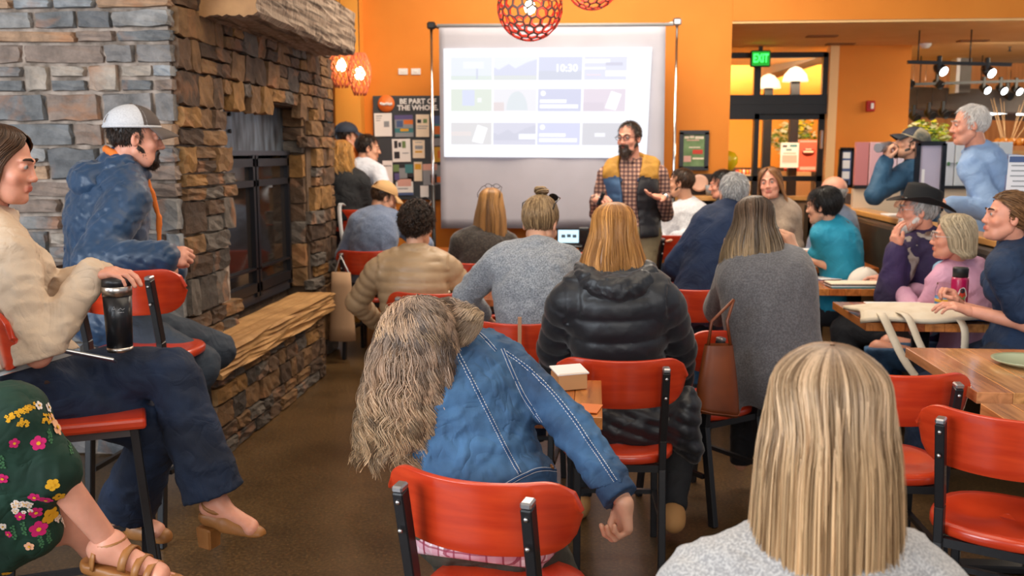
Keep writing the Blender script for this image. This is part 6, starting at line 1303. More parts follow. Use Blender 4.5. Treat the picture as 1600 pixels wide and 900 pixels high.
# --- drinking man
F = figure('man in navy jacket and patterned cap drinking from a flask behind the booth', A(1432, 258, 7.0), A(1424, 226, 6.98), hip=A(1432, 368, 7.05), yaw=-70, look=(-82, 22, 0), male=True, brow=None, sh=dict(L=A(1408, 276, 6.92), R=A(1450, 272, 7.1)), legs=dict(L=dict(a=V((2.44, 6.95, .09))), R=dict(a=V((2.50, 7.1, .09)))),
           arms=dict(L=dict(w=A(1384, 252, 6.85), pole=(-.5, -.4, -.8), pose='grip', d=(.1, .05, 1), n=(.9, .1, -.1)), R=dict(w=A(1420, 320, 6.9))))
top(F, 'navy_jacket', mat('teal_denim', hx('2d5878'), .7, col2=hx('244a66'), ns=8, wr=.4), .022, vox=.013, amp=.006, freq=24, collar=(.06, .01, .02), hem=-.06); pants(F, 'trousers', DENIMD); shoes(F, BLACKT)
short_hair(F.HM, H_DBR, F.base, F.root, n=400, L=.03, mask=lambda p: m_std()(p) & (p[:, 2] < .05)); beard(F, H_DBR, 250, .006, thick=.003)
cap_hat(F, mat('cap_beige', hx('b8a888'), .8, col2=hx('5a5c54'), ns=14), mat('cap_brim_dark', hx('20242c'), .7), 'beige and dark patterned cap on the man drinking from a flask', panel_m=mat('cap_panel_navy', hx('262c3c'), .7))
a_, b_ = A(1372, 231, 6.78), F.HM @ V((0, .118, -.055)); fl_ = thing('flask', a_, 0, 'grey metal flask tipped to the mouth of the man in the patterned cap', 'bottle'); d_ = (b_ - a_); L_ = d_.length; Mq = d_.to_track_quat('Z', 'Y').to_matrix()
MB().lathe([(.030, 0), (.033, .006), (.033, L_ - .07), (.026, L_ - .055)], n=20, M=Mq).build('flask_body', mat('flask_grey', hx('9a9aa0'), .3, .6), fl_); MB().lathe([(.024, L_ - .056), (.026, L_ - .03), (.018, L_ - .012), (.014, L_ - .004)], n=20, M=Mq).build('black_neck', BLKG, fl_)
# --- tall old man
F = figure('tall white-haired man in a light blue shirt standing behind the booth', A(1528, 236, 6.05), A(1515, 196, 6.02), hip=A(1540, 372, 6.1), yaw=-72, look=(-86, -2, 0), male=True, s=1.03, skin=SKP, brow=mat('brow_grey', hx('a8a09a'), .9), sh=dict(L=A(1516, 264, 5.95), R=A(1558, 258, 6.15)), bend=.05, legs=dict(L=dict(a=V((2.46, 6.0, .09))), R=dict(a=V((2.52, 6.15, .09)))),
           arms=dict(L=dict(w=A(1476, 318, 5.85), pole=(.5, -.6, -1), pose='relax', d=(-1, 0, -.1), n=(0, .2, -1), ul=.30, fl=.27), R=dict(w=A(1602, 290, 6.45), pole=(1, -.3, .2), ul=.28)))
top(F, 'blue_shirt', LBLUE, .020, frac=.93, vox=.011, amp=.006, freq=22, collar=(.058, .018, .016), hem=-.08); pants(F, 'trousers', DGREY); shoes(F, BLACKT)
short_hair(F.HM, H_WHT, F.base, F.root, n=1200, L=.032, w=.002, mask=lambda p: p[:, 2] > np.interp(p[:, 1], [-.11, -.05, -.02, .015, .03, .05, .07], [-.085, -.07, -.03, -.01, .045, .085, .108]))
# --- man in the grey and white trucker cap
F = figure('man in white mesh-back cap and navy jacket seated by the stone wall', A(190, 262, 3.95), A(212, 216, 3.94), hip=A(180, 500, 4.0), yaw=52, hyaw=70, look=(62, -4, 0), male=True, s=1.06, skin=SKP, brow=mat('brow_brown', hx('3a281c'), .8), sh=dict(L=A(150, 300, 4.12), R=A(200, 312, 3.80)), girth=1.15, bend=.05, fine=True,
           arms=dict(R=dict(w=A(254, 402, 3.66), pole=(-1, -.5, -.6), pose='clasp', d=(1, .35, .02), n=(-.1, .9, -.4)), L=dict(w=A(268, 420, 3.98), pole=(-.3, .5, -1), pose='clasp', d=(.5, -.9, .0), n=(-.8, -.5, -.2))),
           legs=dict(R=dict(a=A(262, 690, 3.95), pole=(1, -.3, .0)), L=dict(a=A(225, 640, 4.25), pole=(1, .2, .5))))
def hood2(f):
    for i in range(8):
        a0, a1 = math.pi * (i / 8), math.pi * ((i + 1) / 8); P = lambda a: F.neck + F.up * .02 + F.rt * math.cos(a) * .09 - F.fwd * (math.sin(a) * .10 + .0) - V((0, 0, .05 * math.sin(a))); f.cap(P(a0), P(a1), .036, k=.03)
    f.ell(F.neck - F.fwd * .13 - V((0, 0, .055)), (.12, .085, .085), F.Rt, .03)
top(F, 'quilted_jacket', NAVYP, .028, vox=.0085, amp=.003, freq=45, arminf=.030, collar=(.068, .0, .026), hem=-.06, mod=lambda D, G, S: D - .006 * np.abs(np.sin(np.pi * (G[2] + .9 * G[0] + .02 * np.sin(G[2] * 40)) / .062)) ** .5 - .004 * np.abs(np.sin(np.pi * (G[2] - 1.0 * G[0]) / .062)) ** .5)
garment(F, 'hood', NAVYP, hood2, vox=.0085, amp=.007, freq=50)
def orf(f):
    for i in range(10):
        a0, a1 = i * .628, (i + 1) * .628; P = lambda a: F.neck + F.up * (.042 - .03 * math.sin(a)) + F.r2 * math.cos(a) * .064 + F.f2 * (math.sin(a) * .062 + .0); f.cap(P(a0), P(a1), .014, k=.01)
    f.cap(F.neck + F.f2 * .085 - F.up * .0 + F.r2 * .03, F.neck + F.f2 * .155 - F.up * .2 + F.r2 * .03, .012, k=.01); f.cap(F.neck + F.f2 * .155 - F.up * .2 + F.r2 * .03, F.neck + F.f2 * .165 - F.up * .36 + F.r2 * .03, .010, k=.01)
garment(F, 'orange_collar', ORT, orf, vox=.007, amp=.001)
pants(F, 'grey_jeans', mat('grey_jeans', hx('2c3440'), .8, col2=hx('3a4450'), ns=6, bump=.2, bs=300, wr=.4), .014, amp=.004, vox=.009); shoes(F, BOOT)
short_hair(F.HM, H_DBR, F.base, F.root, n=900, L=.022, w=.0016, mask=lambda p: m_std()(p) & (p[:, 2] < .06)); beard(F, H_DBR, 700, .006, thick=.002)
cap_hat(F, mat('cap_white_mesh', hx('cfcfd2'), .8, col2=hx('bcbcc0'), ns=180), mat('cap_grey_brim', hx('5a4e48'), .8), 'white mesh-back cap with grey-brown front and brim by the stone wall', panel_m=mat('cap_grey', hx('564c48'), .8), scale=1.04, tilt=4)
# --- woman in the cream jacket
F = figure('person with long dark hair, cream jacket and dark flared jeans holding a travel mug', A(-25, 345, 2.76), A(2, 258, 2.76), hip=A(52, 588, 2.74), yaw=72, look=(80, -8, 0), skin=SKP, brow=mat('brow_brown', hx('3a281c'), .8), sh=dict(R=A(18, 398, 2.60), L=A(-30, 372, 2.92)), fine=True, girth=1.0,
           arms=dict(R=dict(w=A(142, 430, 2.68), pole=(-.15, -.5, -1), pose='relax', d=(1, .05, .12), n=(.1, .1, -1), ul=.30, fl=.27), L=dict(w=A(155, 430, 2.88), pole=(.2, .2, -1), pose='grip', d=(.95, -.25, -.1), n=(.1, -.3, -1))),
           legs=dict(L=dict(a=A(338, 785, 2.80), pole=(.6, 0, 1.4), foot=(.92, -.28, -.10), bare=True, tl=.44, sl=.43), R=dict(a=A(195, 800, 2.98), pole=(1, 0, .5), foot=(.9, -.2, 0), bare=True)))
WF = F
top(F, 'cream_jacket', CREAM, .020, vox=.0068, amp=.003, freq=30, fold=.006, arminf=.020, collar=(.064, .012, .018), hem=.045, aniso=(1, 1, 1.3))
def teef(f): f.ell(F.hip + F.up * .07, (.165, .128, .11), F.Rt, .05)
garment(F, 'white_tee', WTEE, teef, vox=.01, amp=.003, cuts=[(F.hip + F.up * .0, -F.up)])
pants(F, 'flared_jeans', DENIMD, .014, .93, flare=.048, amp=.005, vox=.008, freq=30, waist=.03, cuts_=None) if False else pants(F, 'flared_jeans', DENIMD, .014, .93, flare=.042, amp=.005, vox=.0085, freq=30, waist=.03)
MB().tube([F.hip - F.base + F.up * .012 + F.Rt_ * 0 if False else F.hip - F.base + F.up * .012 + F.hr * (.178 * math.cos(a)) + F.hf * (.140 * math.sin(a)) for a in np.linspace(0, 6.283, 25)[:-1]], .012, 8, closed=True).build('belt', mat('brown_belt', hx('3a241c'), .5), F.root)
long_hair(F, H_BRN, L=.22, w=.098, n=1500, fat=.0019, gap=62, wave=.02, freq=1.3, wavr=.008, clump=.4, clumpn=40, m=16, seed=81, topz=.130)
def sandal(an, fd, label, mat_, heel=.07, root=None):
    rt = V(fd).cross(V((0, 0, 1))).normalized(); fd = V(fd).normalized(); b = F.base
    g = Field(); g.cap(an - fd * .03 - V((0, 0, .05)), an + fd * .05 - V((0, 0, .055)), .034, .030, k=.02); g.cap(an + fd * .05 - V((0, 0, .055)), an + fd * .15 - V((0, 0, .070)), .036, .030, k=.02)
    v, q = g.mesh(.006, cuts=[(an - V((0, 0, .085)), (0, 0, -1)), (an - V((0, 0, .028)) + fd * .0, V((0, 0, 1)) - fd * .15)]); o = link('sandal', mesh_np('sandal', v - npv(b), q, [mat_]), root)
    MB().box(an - b - fd * .035 - V((0, 0, .085 + heel / 2)), (.05, .055, heel), Matrix((fd, rt, V((0, 0, 1)))).transposed(), .006, 1, taper=1.15).build('heel', mat_, o)
    MB().tube([an - b + V((0, 0, -.012)) + fd * (.040 * math.cos(a) - .0) + rt * .037 * math.sin(a) - V((0, 0, .01 * math.cos(a))) for a in np.linspace(0, 6.283, 17)[:-1]], .008, 6, closed=True).build('ankle_strap', mat_, o)
    return o
for q in 'LR': sandal(getattr(F, 'foot' + q)[0] - V((0, 0, .0)), getattr(F, 'foot' + q)[1], '', LEATH, root=F.root)
# mug on her knee and phone in her lap
mp_ = A(188, 548, 2.68); M_ = thing('travel_mug', mp_, 0, 'black insulated travel mug with steel rings held on the knee of the cream jacket woman', 'mug')
MB().lathe([(.036, .010), (.0385, .10), (.041, .168), (.0385, .168), (.036, .03)], n=32).build('body', mat('mug_black', (.012, .012, .014), .3), M_); MB().lathe([(.0365, 0), (.037, .013), (.034, .013)], n=32).build('base_ring', mat('brushed_steel', (.6, .55, .5), .3, 1), M_); MB().lathe([(.042, .166), (.0425, .193), (.040, .195), (.038, .166)], n=32).build('steel_ring', MATS['brushed_steel'], M_); MB().lathe([(.0415, .194), (.040, .214), (.030, .221), (.001, .221)], n=32).build('lid', mat('lid_black', (.014, .014, .016), .35), M_)
lg = MB()
for pp in ([(-.012, .0, .125), (-.005, 0, .139), (.0, 0, .125)], [(-.009, 0, .130), (-.003, 0, .130)], [(.006, 0, .128), (.012, 0, .133), (.018, 0, .127), (.024, 0, .131)], [(.004, 0, .120), (.022, 0, .120)]):
    lg.tube([V((.0405 * math.sin(x / .0405 + .35), -.0405 * math.cos(x / .0405 + .35), z)) for x, y, z in pp], .0007, 4)
lg.build('printed_mark', mat('print_silver', hx('b8b8bc'), .4), M_)
ph_ = A(139, 556, 2.62); P_ = thing('smartphone', ph_, 0, 'dark smartphone lying in the lap of the cream jacket woman', 'phone'); rM = Matrix.Rotation(R(-22), 3, 'X') @ Matrix.Rotation(R(8), 3, 'Y') @ Matrix.Rotation(R(-70), 3, 'Z')
MB().box((0, 0, 0), (.075, .15, .008), rM, .003, 2).build('case', STEEL, P_); MB().box(rM @ V((0, 0, .005)), (.07, .144, .001), rM).build('display', BLKG, P_)
# --- floral dress
F = figure('person in a dark green floral dress cut off by the left edge', V((-1.78, 2.05, 1.36)), V((-1.72, 2.05, 1.53)), hip=V((-1.76, 2.04, .84)), yaw=75, skin=SKP, fine=True, arms=dict(R=dict(w=V((-1.66, 1.86, .99)), pole=(-1, -.3, -.5)), L=dict(w=V((-1.6, 2.2, .99)))),
           legs=dict(R=dict(a=A(172, 850, 2.16), pole=(.7, 0, 1.3), foot=(.93, -.05, -.16), bare=True), L=dict(a=V((-1.22, 2.3, .38)), pole=(1, .1, .6), bare=True)))
GRN = mat('dress_green', hx('0f2e22'), .75, col2=hx('123a2a'), ns=6, wr=.4)
def drf(f):
    F.torso(f, .016); h, k1, a1 = F.leg['R']; f.cap(h, k1, .10, .072, k=.05); f.cap(k1, k1.lerp(a1, .40), .074, .070, k=.04); h2, k2, a2 = F.leg['L']; f.cap(h2, k2, .10, .085, k=.05)
    f.cap(k1 - V((.03, 0, .02)), A(60, 830, 2.14), .07, .055, k=.06); f.cap(k1 - V((.09, 0, .04)), A(10, 850, 2.14), .07, .06, k=.06); f.cap(h, A(-40, 860, 2.14), .09, .07, k=.08)
    for q in 'LR': F.armf(f, q, .012, .4)
drs = garment(F, 'floral_dress', GRN, drf, vox=.009, amp=.005, freq=18, aniso=(1.5, 1.5, .6))
BD = bvh_of(drs, F.base); FLC = [mat('petal_magenta', hx('d41c6c'), .8), mat('petal_yellow', hx('eeb020'), .8), mat('petal_peach', hx('f0b48c'), .8), mat('petal_white', hx('f4e6dc'), .8), mat('leaf_green', hx('3f7048'), .8)]
fm = MB()
def fl_(px, py, r, mi, np_=5, ctr=1):
    h, n_ = onsurf(px, py, BD, .0012)
    if h is None: return
    q_ = n_.to_track_quat('Z', 'Y').to_matrix(); rr = r / 700
    a0 = random.random() * 6
    for k_ in range(np_):
        a = a0 + k_ * 6.283 / np_; c = V((math.cos(a), math.sin(a), 0)) * rr * .55
        fm.poly([h - F.base + q_ @ (c + V((math.cos(t_) * rr * .42, math.sin(t_) * rr * .42, .0)) + V((0, 0, .0004 * k_))) for t_ in np.linspace(0, 6.283, 9)[:-1]], mi)
    if ctr is not None: fm.poly([h - F.base + q_ @ V((math.cos(t_) * rr * .25, math.sin(t_) * rr * .25, .003)) for t_ in np.linspace(0, 6.283, 9)[:-1]], ctr)
for a in ((60, 692, 13, 0), (22, 692, 9, 0, 5), (82, 757, 12, 1), (92, 775, 11, 1), (54, 776, 11, 0), (72, 780, 12, 0), (78, 805, 17, 1), (60, 826, 16, 0), (56, 800, 12, 0), (32, 806, 9, 0), (88, 668, 15, 2), (80, 655, 10, 2), (60, 634, 8, 3), (75, 637, 9, 3), (82, 641, 7, 0), (4, 747, 10, 0), (46, 853, 9, 2), (14, 834, 7, 0), (5, 822, 7, 3), (10, 895, 9, 1)): fl_(*a)
for i in range(26): fl_(random.uniform(18, 50), random.uniform(782, 800), 4.5, 3, 6)
for i in range(10): fl_(random.uniform(84, 104), random.uniform(806, 824), 4.5, 3, 6)
for i in range(34): t_ = random.random(); fl_(10 + 45 * t_ + random.uniform(-3, 3), 655 - 22 * t_ + random.uniform(-5, 5), 3.2, 1, 4, None)
for i in range(16): fl_(random.uniform(64, 80), random.uniform(646, 662), 3.2, 1, 4, None)
for i in range(14): fl_(random.uniform(28, 44), random.uniform(652, 666), 3, 1, 4, None)
for (x, y) in ((76, 682), (74, 838), (62, 845), (20, 832), (36, 826), (108, 700), (2, 722)):
    for k_ in range(4): fl_(x + k_, y + k_ * 5 - 8, 5, 4, 3, None)
fo = fm.build('floral_print', FLC, drs, recalc=False); fo['kind'] = 'stuff'
def strap_sandal(an, fd, root):
    fd = V(fd).normalized(); rt = fd.cross(V((0, 0, 1))).normalized(); b = F.base; up_ = rt.cross(fd)
    g = Field(); g.cap(an - fd * .035 - up_ * .062, an + fd * .165 - up_ * .072, .034, .040, k=.01); v, q = g.mesh(.006, cuts=[(an - up_ * .052, up_), (an - up_ * .080, -up_)]); o = link('sandal', mesh_np('sandal', v - npv(b), q, [LEATH]), root)
    def lp(x, zc, r1, r2, w, tilt=0): MB().grid(lambda u, v_: an - b + fd * (x + (v_ - .5) * w + tilt * math.sin(u * math.pi)) - up_ * zc + rt * r1 * math.cos(-.3 + u * 3.74) + up_ * r2 * math.sin(-.3 + u * 3.74), 15, 3).build('strap', LEATH, o, smooth=True, solid=.004)
    for x, zc, r1, r2, w in ((.055, .032, .040, .040, .020), (.090, .042, .040, .034, .018), (.120, .048, .040, .030, .016)): lp(x, zc, r1, r2, w)
    MB().grid(lambda u, v_: an - b + up_ * (.0 + (v_ - .5) * .02) + (fd * .9 + up_ * .3) * (.041 * math.cos(u * 6.283)) + rt * .039 * math.sin(u * 6.283), 21, 3).build('strap', LEATH, o, smooth=True, solid=.004)
    MB().grid(lambda u, v_: an - b - fd * .04 * math.cos((u - .5) * 2.4) + rt * .040 * math.sin((u - .5) * 2.4) - up_ * (.015 + .045 * v_), 9, 4).build('heel_cup', LEATH, o, smooth=True, solid=.004)
    for k_ in range(5): MB().lathe([(.001, .016), (.007, .012), (.009, 0), (.007, -.01), (.001, -.012)], an - b + fd * (.152 - .004 * k_) + rt * (-.024 + .012 * k_) - up_ * .058, 8, M=fd.to_track_quat('Z', 'Y').to_matrix()).build('toe', SKP, root)
for q in 'LR': strap_sandal(getattr(F, 'foot' + q)[0], getattr(F, 'foot' + q)[1], F.root)
# ================================================================ the store beyond the booth
st_w = mat('store_wood', hx('c98a52'), .7, col2=hx('b3743f'), ns=3, stretch=(6, 6, .6)); GREYB = mat('grey_duct', hx('6a625c'), .5, .3, col2=hx('57504a'), ns=3)
struct('wall_store', MB().box((8.5, 16.5, 1.9), (11.5, .1, 3.9)), st_w)
struct('wall_right', MB().box((11.1, 11.5, 1.9), (.1, 10, 3.9)).box((11.1, 2, 3.3), (.1, 9, 1.2)), mat('cream_paint', hx('c9b79a'), .7))
struct('ceiling_store', MB().box((7.2, 13.6, 3.35), (7.4, 6.2, .05)), mat('store_ceiling', hx('e2b878'), .8))
def bar_thing(name, pts, w, h, m, label, cat): 
    a = V(pts[0]); t = thing(name, a, 0, label, cat); MB().bar((0, 0, 0), V(pts[1]) - a, w, h).build('body', m, t); return t
d = bar_thing('duct', (A(1415, 153, 12.8), A(1640, 162, 12.2)), .5, .26, GREYB, 'wide grey duct beam crossing under the store ceiling', 'duct')
d = bar_thing('duct', (A(1415, 172, 13.6), A(1640, 180, 13.4)), .4, .16, mat('dark_beam', hx('3c302a'), .6), 'dark beam below the wide grey duct in the store', 'duct')
for (x, y, Y, l) in ((1503, 128, 12.0, 'grey square column stub hanging from the store ceiling'),):
    p = A(x, y, Y); t = thing('ceiling_column', p, 0, l, 'column'); MB().box((0, 0, .12), (.13, .2, .5)).build('body', GREYB, t); MB().box((-.085, 0, .12), (.04, .2, .5)).build('pale_side', WHITE, t)
def tracks(x0, x1, y0, y1, Y, label):
    a, b = A(x0, y0, Y), A(x1, y1, Y); t = thing('light_track', a, 0, label, 'track'); MB().bar((0, 0, 0), b - a, .035, .03).build('rail', BLK, t)
    zt = 2.62 if Y < 12.4 and Y > 8.6 else 3.33
    for k_ in (.1, .6): 
        q = (b - a) * k_; MB().tube([q, q + V((0, 0, max(.01, zt - (a + q).z)))], .006, 6).build('hanger', BLK, t)
tracks(1418, 1580, 97, 101, 9.2, 'black lighting track nearest the soffit with two lit spotlights')
tracks(1418, 1610, 132, 126, 11.6, 'black lighting track farther inside the store')
LIT = emis('spot_glow', (.95, 1.0, 1.0), 9)
for i, (x, y, Y, on, l) in enumerate(((1472, 110, 9.2, 1, 'lit black spotlight on the near track, left'), (1547, 113, 9.2, 1, 'lit black spotlight on the near track, right'), (1468, 132, 11.6, 0, 'dark unlit spotlight below the near track'), (1541, 140, 11.6, 1, 'lit spotlight left of three on the far track'), (1567, 141, 11.6, 1, 'lit small spotlight in the middle of three on the far track'), (1591, 142, 11.6, 1, 'lit spotlight at the right edge of the far track'), (1541, 153, 13, 1, 'small lit spotlight below the far track'), (1431, 184, 11, 0, 'dark hanging spotlight above the drinking man, left'), (1455, 180, 11, 0, 'dark hanging spotlight above the yellow flowers, middle'), (1477, 178, 11, 0, 'dark hanging spotlight above the yellow flowers, right'), (1421, 131, 10.8, 0, 'dark spotlight half hidden by the orange wall'), (1577, 150, 12, 0, 'dark unlit spotlight between the lit ones at the right'))):
    p = A(x, y, Y); t = thing('spotlight', p, 0, l, 'spotlight', 'spotlights in the store'); sc_ = Y / 9.2 * .9 if Y > 10 else 1
    MB().box((-.03, 0, .07 * sc_), (.035, .04, .12 * sc_), None, .005).build('mount', BLK, t); dr_ = V((.35, -.8, -.45)).normalized().to_track_quat('Z', 'Y').to_matrix()
    MB().lathe([(.030, -.09), (.045, -.06), (.05, .03), (.046, .032), (.04, .02)], (0, 0, 0), 16, M=dr_ * sc_ if False else dr_).build('can', BLK, t)
    if on: MB().lathe([(.001, .03), (.043, .026), (.043, .022), (.001, .022)], (0, 0, 0), 16, M=dr_).build('lens', LIT, t)
    if not on: MB().tube([(0, 0, .1), (0, 0, .3)], .004, 5).build('stem', BLK, t)
for i, (x0, y0, x1, y1, Y, l) in enumerate(((1545, 178, 1582, 175, 12.8, 'bright fluorescent strip right of the white-haired head'), (1560, 171, 1612, 165, 12.6, 'upper bright fluorescent strip at the right edge'), (1590, 178, 1640, 176, 12.4, 'lower bright fluorescent strip at the right edge'), (1419, 163, 1450, 161, 13.2, 'dim pale strip light behind the orange wall end'))):
    a, b = A(x0, y0, Y), A(x1, y1, Y); t = thing('strip_light', a, 0, l, 'lamp', 'strip lights in the store'); MB().bar((0, 0, .03), b - a + V((0, 0, .03)), .09, .03).build('housing', WHITE, t); MB().bar((0, 0, 0), b - a, .07, .03).build('tube', emis('strip_glow', (1, 1, .97), 5 if i < 3 else 1.2), t)
    for k_ in (.2, .8): MB().tube([(b - a) * k_ + V((0, 0, .04)), (b - a) * k_ + V((0, 0, .5))], .003, 5).build('hanger', STEEL, t)
# ceiling fittings on the soffit
for (x, y, cat, l) in ((1446, 68, 'smoke detector', 'small round smoke detector under the tan soffit'),): 
    p = atz(x, y, SB - .0); t = thing('smoke_detector', p, 0, l, cat); MB().lathe([(.001, -.05), (.035, -.045), (.055, -.02), (.06, 0)], n=20).build('body', WHITE, t)
for i, (x, y, l) in enumerate(((1313, 69, 'flush slot vent in the soffit above the exit door'), (1520, 64, 'flush slot vent in the soffit at the right'), (1284, 57, 'small slot vent nearest the edge of the soffit'))):
    p = atz(x, y, SB - .006); o = MB().box((0, 0, 0), (.28, .12, .01)).build('ceiling_vent', mat('vent_tan', hx('8a5a2c'), .7)); o.location = p; setp(o, l, 'vent', 'slot vents in the soffit')
p = atz(1578, 73, SB); t = thing('sprinkler', p, 0, 'small sprinkler head under the soffit at the right', 'sprinkler'); MB().lathe([(.02, -.0), (.008, -.01), (.008, -.04), (.022, -.045), (.001, -.05)], n=10).build('body', BLK, t)
# display half wall
hw = thing('display_partition', (A(1336, 222, 8.1).x, 8.1, 0), 0, 'pink and white boarded half wall behind the standing men', 'partition'); x0 = A(1336, 222, 8.1).x; x1 = A(1582, 222, 8.1).x; zt_ = A(1450, 222, 8.1).z; zm = A(1450, 290, 8.1).z
cls = [hx('c07878'), hx('d8a8ac'), hx('dcc0c8'), hx('d8c8d2'), hx('d6cad6'), hx('d0ccd8'), hx('ccd0d8'), hx('ced4da'), hx('d0d6dc'), hx('ccd2d8'), hx('c8ced4')]; nb_ = 11
for i in range(nb_):
    w = (x1 - x0) / nb_; MB().box((w * (i + .5), 0, (zt_ + zm) / 2), (w - .008, .05, zt_ - zm), None, .003).build('board', mat('board_%s' % 'abcdefghijk'[i], cls[i], .4), hw)
MB().box(((x1 - x0) / 2, -.01, zm - .012), (x1 - x0, .07, .024)).build('dark_rail', BLK, hw)
MB().box(((x1 - x0) / 2, .01, zm / 2 - .012), (x1 - x0, .06, zm - .03)).build('lower_panel', mat('beige_laminate', hx('d8c0a4'), .5), hw)
for i, x in enumerate((1482, 1497)): q = A(x, 256, 8.07) - hw.location; MB().box(q, (.018, .02, .03), None, .004).build('latch', mat('latch_green', hx('4c7a4c'), .5), hw)
q = MB().box((A(1482, 243, 8.07) - hw.location) + V((.03, 0, -.06)), (.45, .008, .004)); q.build('panel_line', PGR, hw)
ob = thing('store_counter', (A(1592, 225, 8.4).x + .5, 8.5, 0), 0, 'orange-red counter end at the right edge beside the half wall', 'counter'); MB().box((0, 0, .75), (1.3, .5, 1.5), None, .01).build('front_panel', mat('counter_red', hx('b0502a'), .5), ob); MB().box((0, 0, 1.52), (1.34, .54, .04)).build('top', LEDGE, ob)
# flowers and twigs on the store side
def leafball(c, rx, rz, n, cols_, seed, r0=.035):
    g = random.Random(seed); mb = MB()
    for i in range(n):
        d = V((g.gauss(0, 1), g.gauss(0, 1), g.gauss(0, 1))).normalized() * g.random() ** .4; p = V(c) + V((d.x * rx, d.y * rx * .7, d.z * rz)); q = V((g.gauss(0, 1), g.gauss(0, 1), g.gauss(0, 1))).normalized().to_track_quat('Z', 'Y').to_matrix(); mi = g.randrange(len(cols_)); r = r0 * g.uniform(.5, 1.1)
        mb.poly([p + q @ V((r, 0, 0)), p + q @ V((r * .3, r * .5, r * .12)), p + q @ V((-r, 0, 0)), p + q @ V((-r * .3, -r * .5, r * .12))], mi)
    return mb
FG = [mat('leaf_lime', hx('b8c428'), .6), mat('leaf_mid', hx('6e8c2c'), .6), mat('bloom_yellow', hx('f0e040'), .6), mat('bloom_pale', hx('e8e0a0'), .6)]
p = A(1467, 205, 8.0); v = thing('flower_bouquet', (p.x, 8.35, zt_ - .38), 0, 'yellow-green flower bouquet above the half wall beside the drinking man', 'flowers'); MB().lathe([(.05, 0), (.07, .2), (.06, .3), (.055, .3), (.05, .02)], n=18).build('vase', GL, v)
o = leafball((0.02, 0, .44), .19, .13, 420, FG, 4).build('blooms', FG, v, recalc=False); o['kind'] = 'stuff'
for k_ in range(7): MB().tube([(0, 0, .05), (random.uniform(-.12, .14), random.uniform(-.08, .08), .42)], .004, 5).build('stem', FG[1], v)
MB().box((0, 0, -.62), (.3, .3, 1.22)).build('stand', st_w, v)
p = A(1577, 215, 9.5); v = thing('twig_bundle', (p.x, 9.5, 1.3), 0, 'bundle of pale dried twigs in a basket right of the white-haired man', 'plant'); MB().lathe([(.10, 0), (.14, .2), (.12, .2), (.09, .02)], n=16).build('basket', st_w, v); MB().box((0, 0, -.65), (.35, .35, 1.3)).build('stand', st_w, v)
for k_ in range(12): an = random.uniform(0, 6.28); MB().tube([(0, 0, .05), (.07 * math.cos(an), .05 * math.sin(an), .35), (.24 * math.cos(an) + .04, .1 * math.sin(an), .62 + random.uniform(0, .12))], [.006, .005, .002], 5).build('twig', mat('twig_pale', hx('c9a070'), .7), v)
for i, (x, y, c, l) in enumerate(((1600, 217, 'd88030', 'heap of orange fruit at the right edge on the store counter'),)):
    p = A(x, y, 8.45); v = thing('fruit_tray', (p.x, 8.45, 1.54), 0, l, 'fruit tray'); MB().box((0, 0, .02), (.5, .3, .04)).build('tray', st_w, v)
    for k_ in range(14): MB().lathe([(.001, -.035), (.025, -.025), (.036, 0), (.025, .025), (.001, .035)], (-.2 + .065 * (k_ % 7), -.08 + .1 * (k_ // 7), .07), 10).build('fruit', mat('fruit_orange', hx('e08a2c'), .4), v)
# flowers seen through the doors
for i, (x, y, l) in enumerate(((1226, 215, 'white and green flower bunches behind the left part of the door'), (1255, 205, 'yellow and white flower bunches behind the right part of the door'))):
    p = A(x, y, 12.6 if i == 0 else 12.7); v = thing('flower_display', (p.x, p.y, 0), 0, l, 'flowers'); o = leafball((0, 0, p.z - .02), .17, .2, 260, [mat('bloom_white', hx('dfe8d8'), .6), FG[1], FG[2 if i else 3]], 9 + i, .05).build('blooms', [MATS['bloom_white'], FG[1], FG[2 if i else 3]], v, recalc=False); o['kind'] = 'stuff'
    MB().lathe([(.12, 0), (.16, 1.2), (.14, 1.2), (.1, .02)], n=16).build('bucket', GREYB, v)
for i, (x0, x1, y, c, l) in enumerate(((1225, 1262, 268, 'c84030', 'red and yellow produce crates low behind the door glass'), (1150, 1178, 272, 'd8d0c8', 'red and white boxed goods behind the left door leaf'))):
    a, b = A(x0, y, 12.3), A(x1, y, 12.3); v = thing('produce_crate', ((a.x + b.x) / 2, 12.3, 0), 0, l, 'crate'); w = b.x - a.x; MB().box((0, 0, a.z / 2), (w, .4, a.z)).build('crate', mat('crate_wood', hx('c8a880'), .7), v)
    for k_ in range(10): MB().lathe([(.001, -.03), (.03, -.02), (.04, 0), (.03, .02), (.001, .03)], (-w / 2 + w * (k_ + .5) / 10, -.1, a.z + .03), 8).build('produce', (PRED, PYL, PRED, PW)[k_ % 4], v)
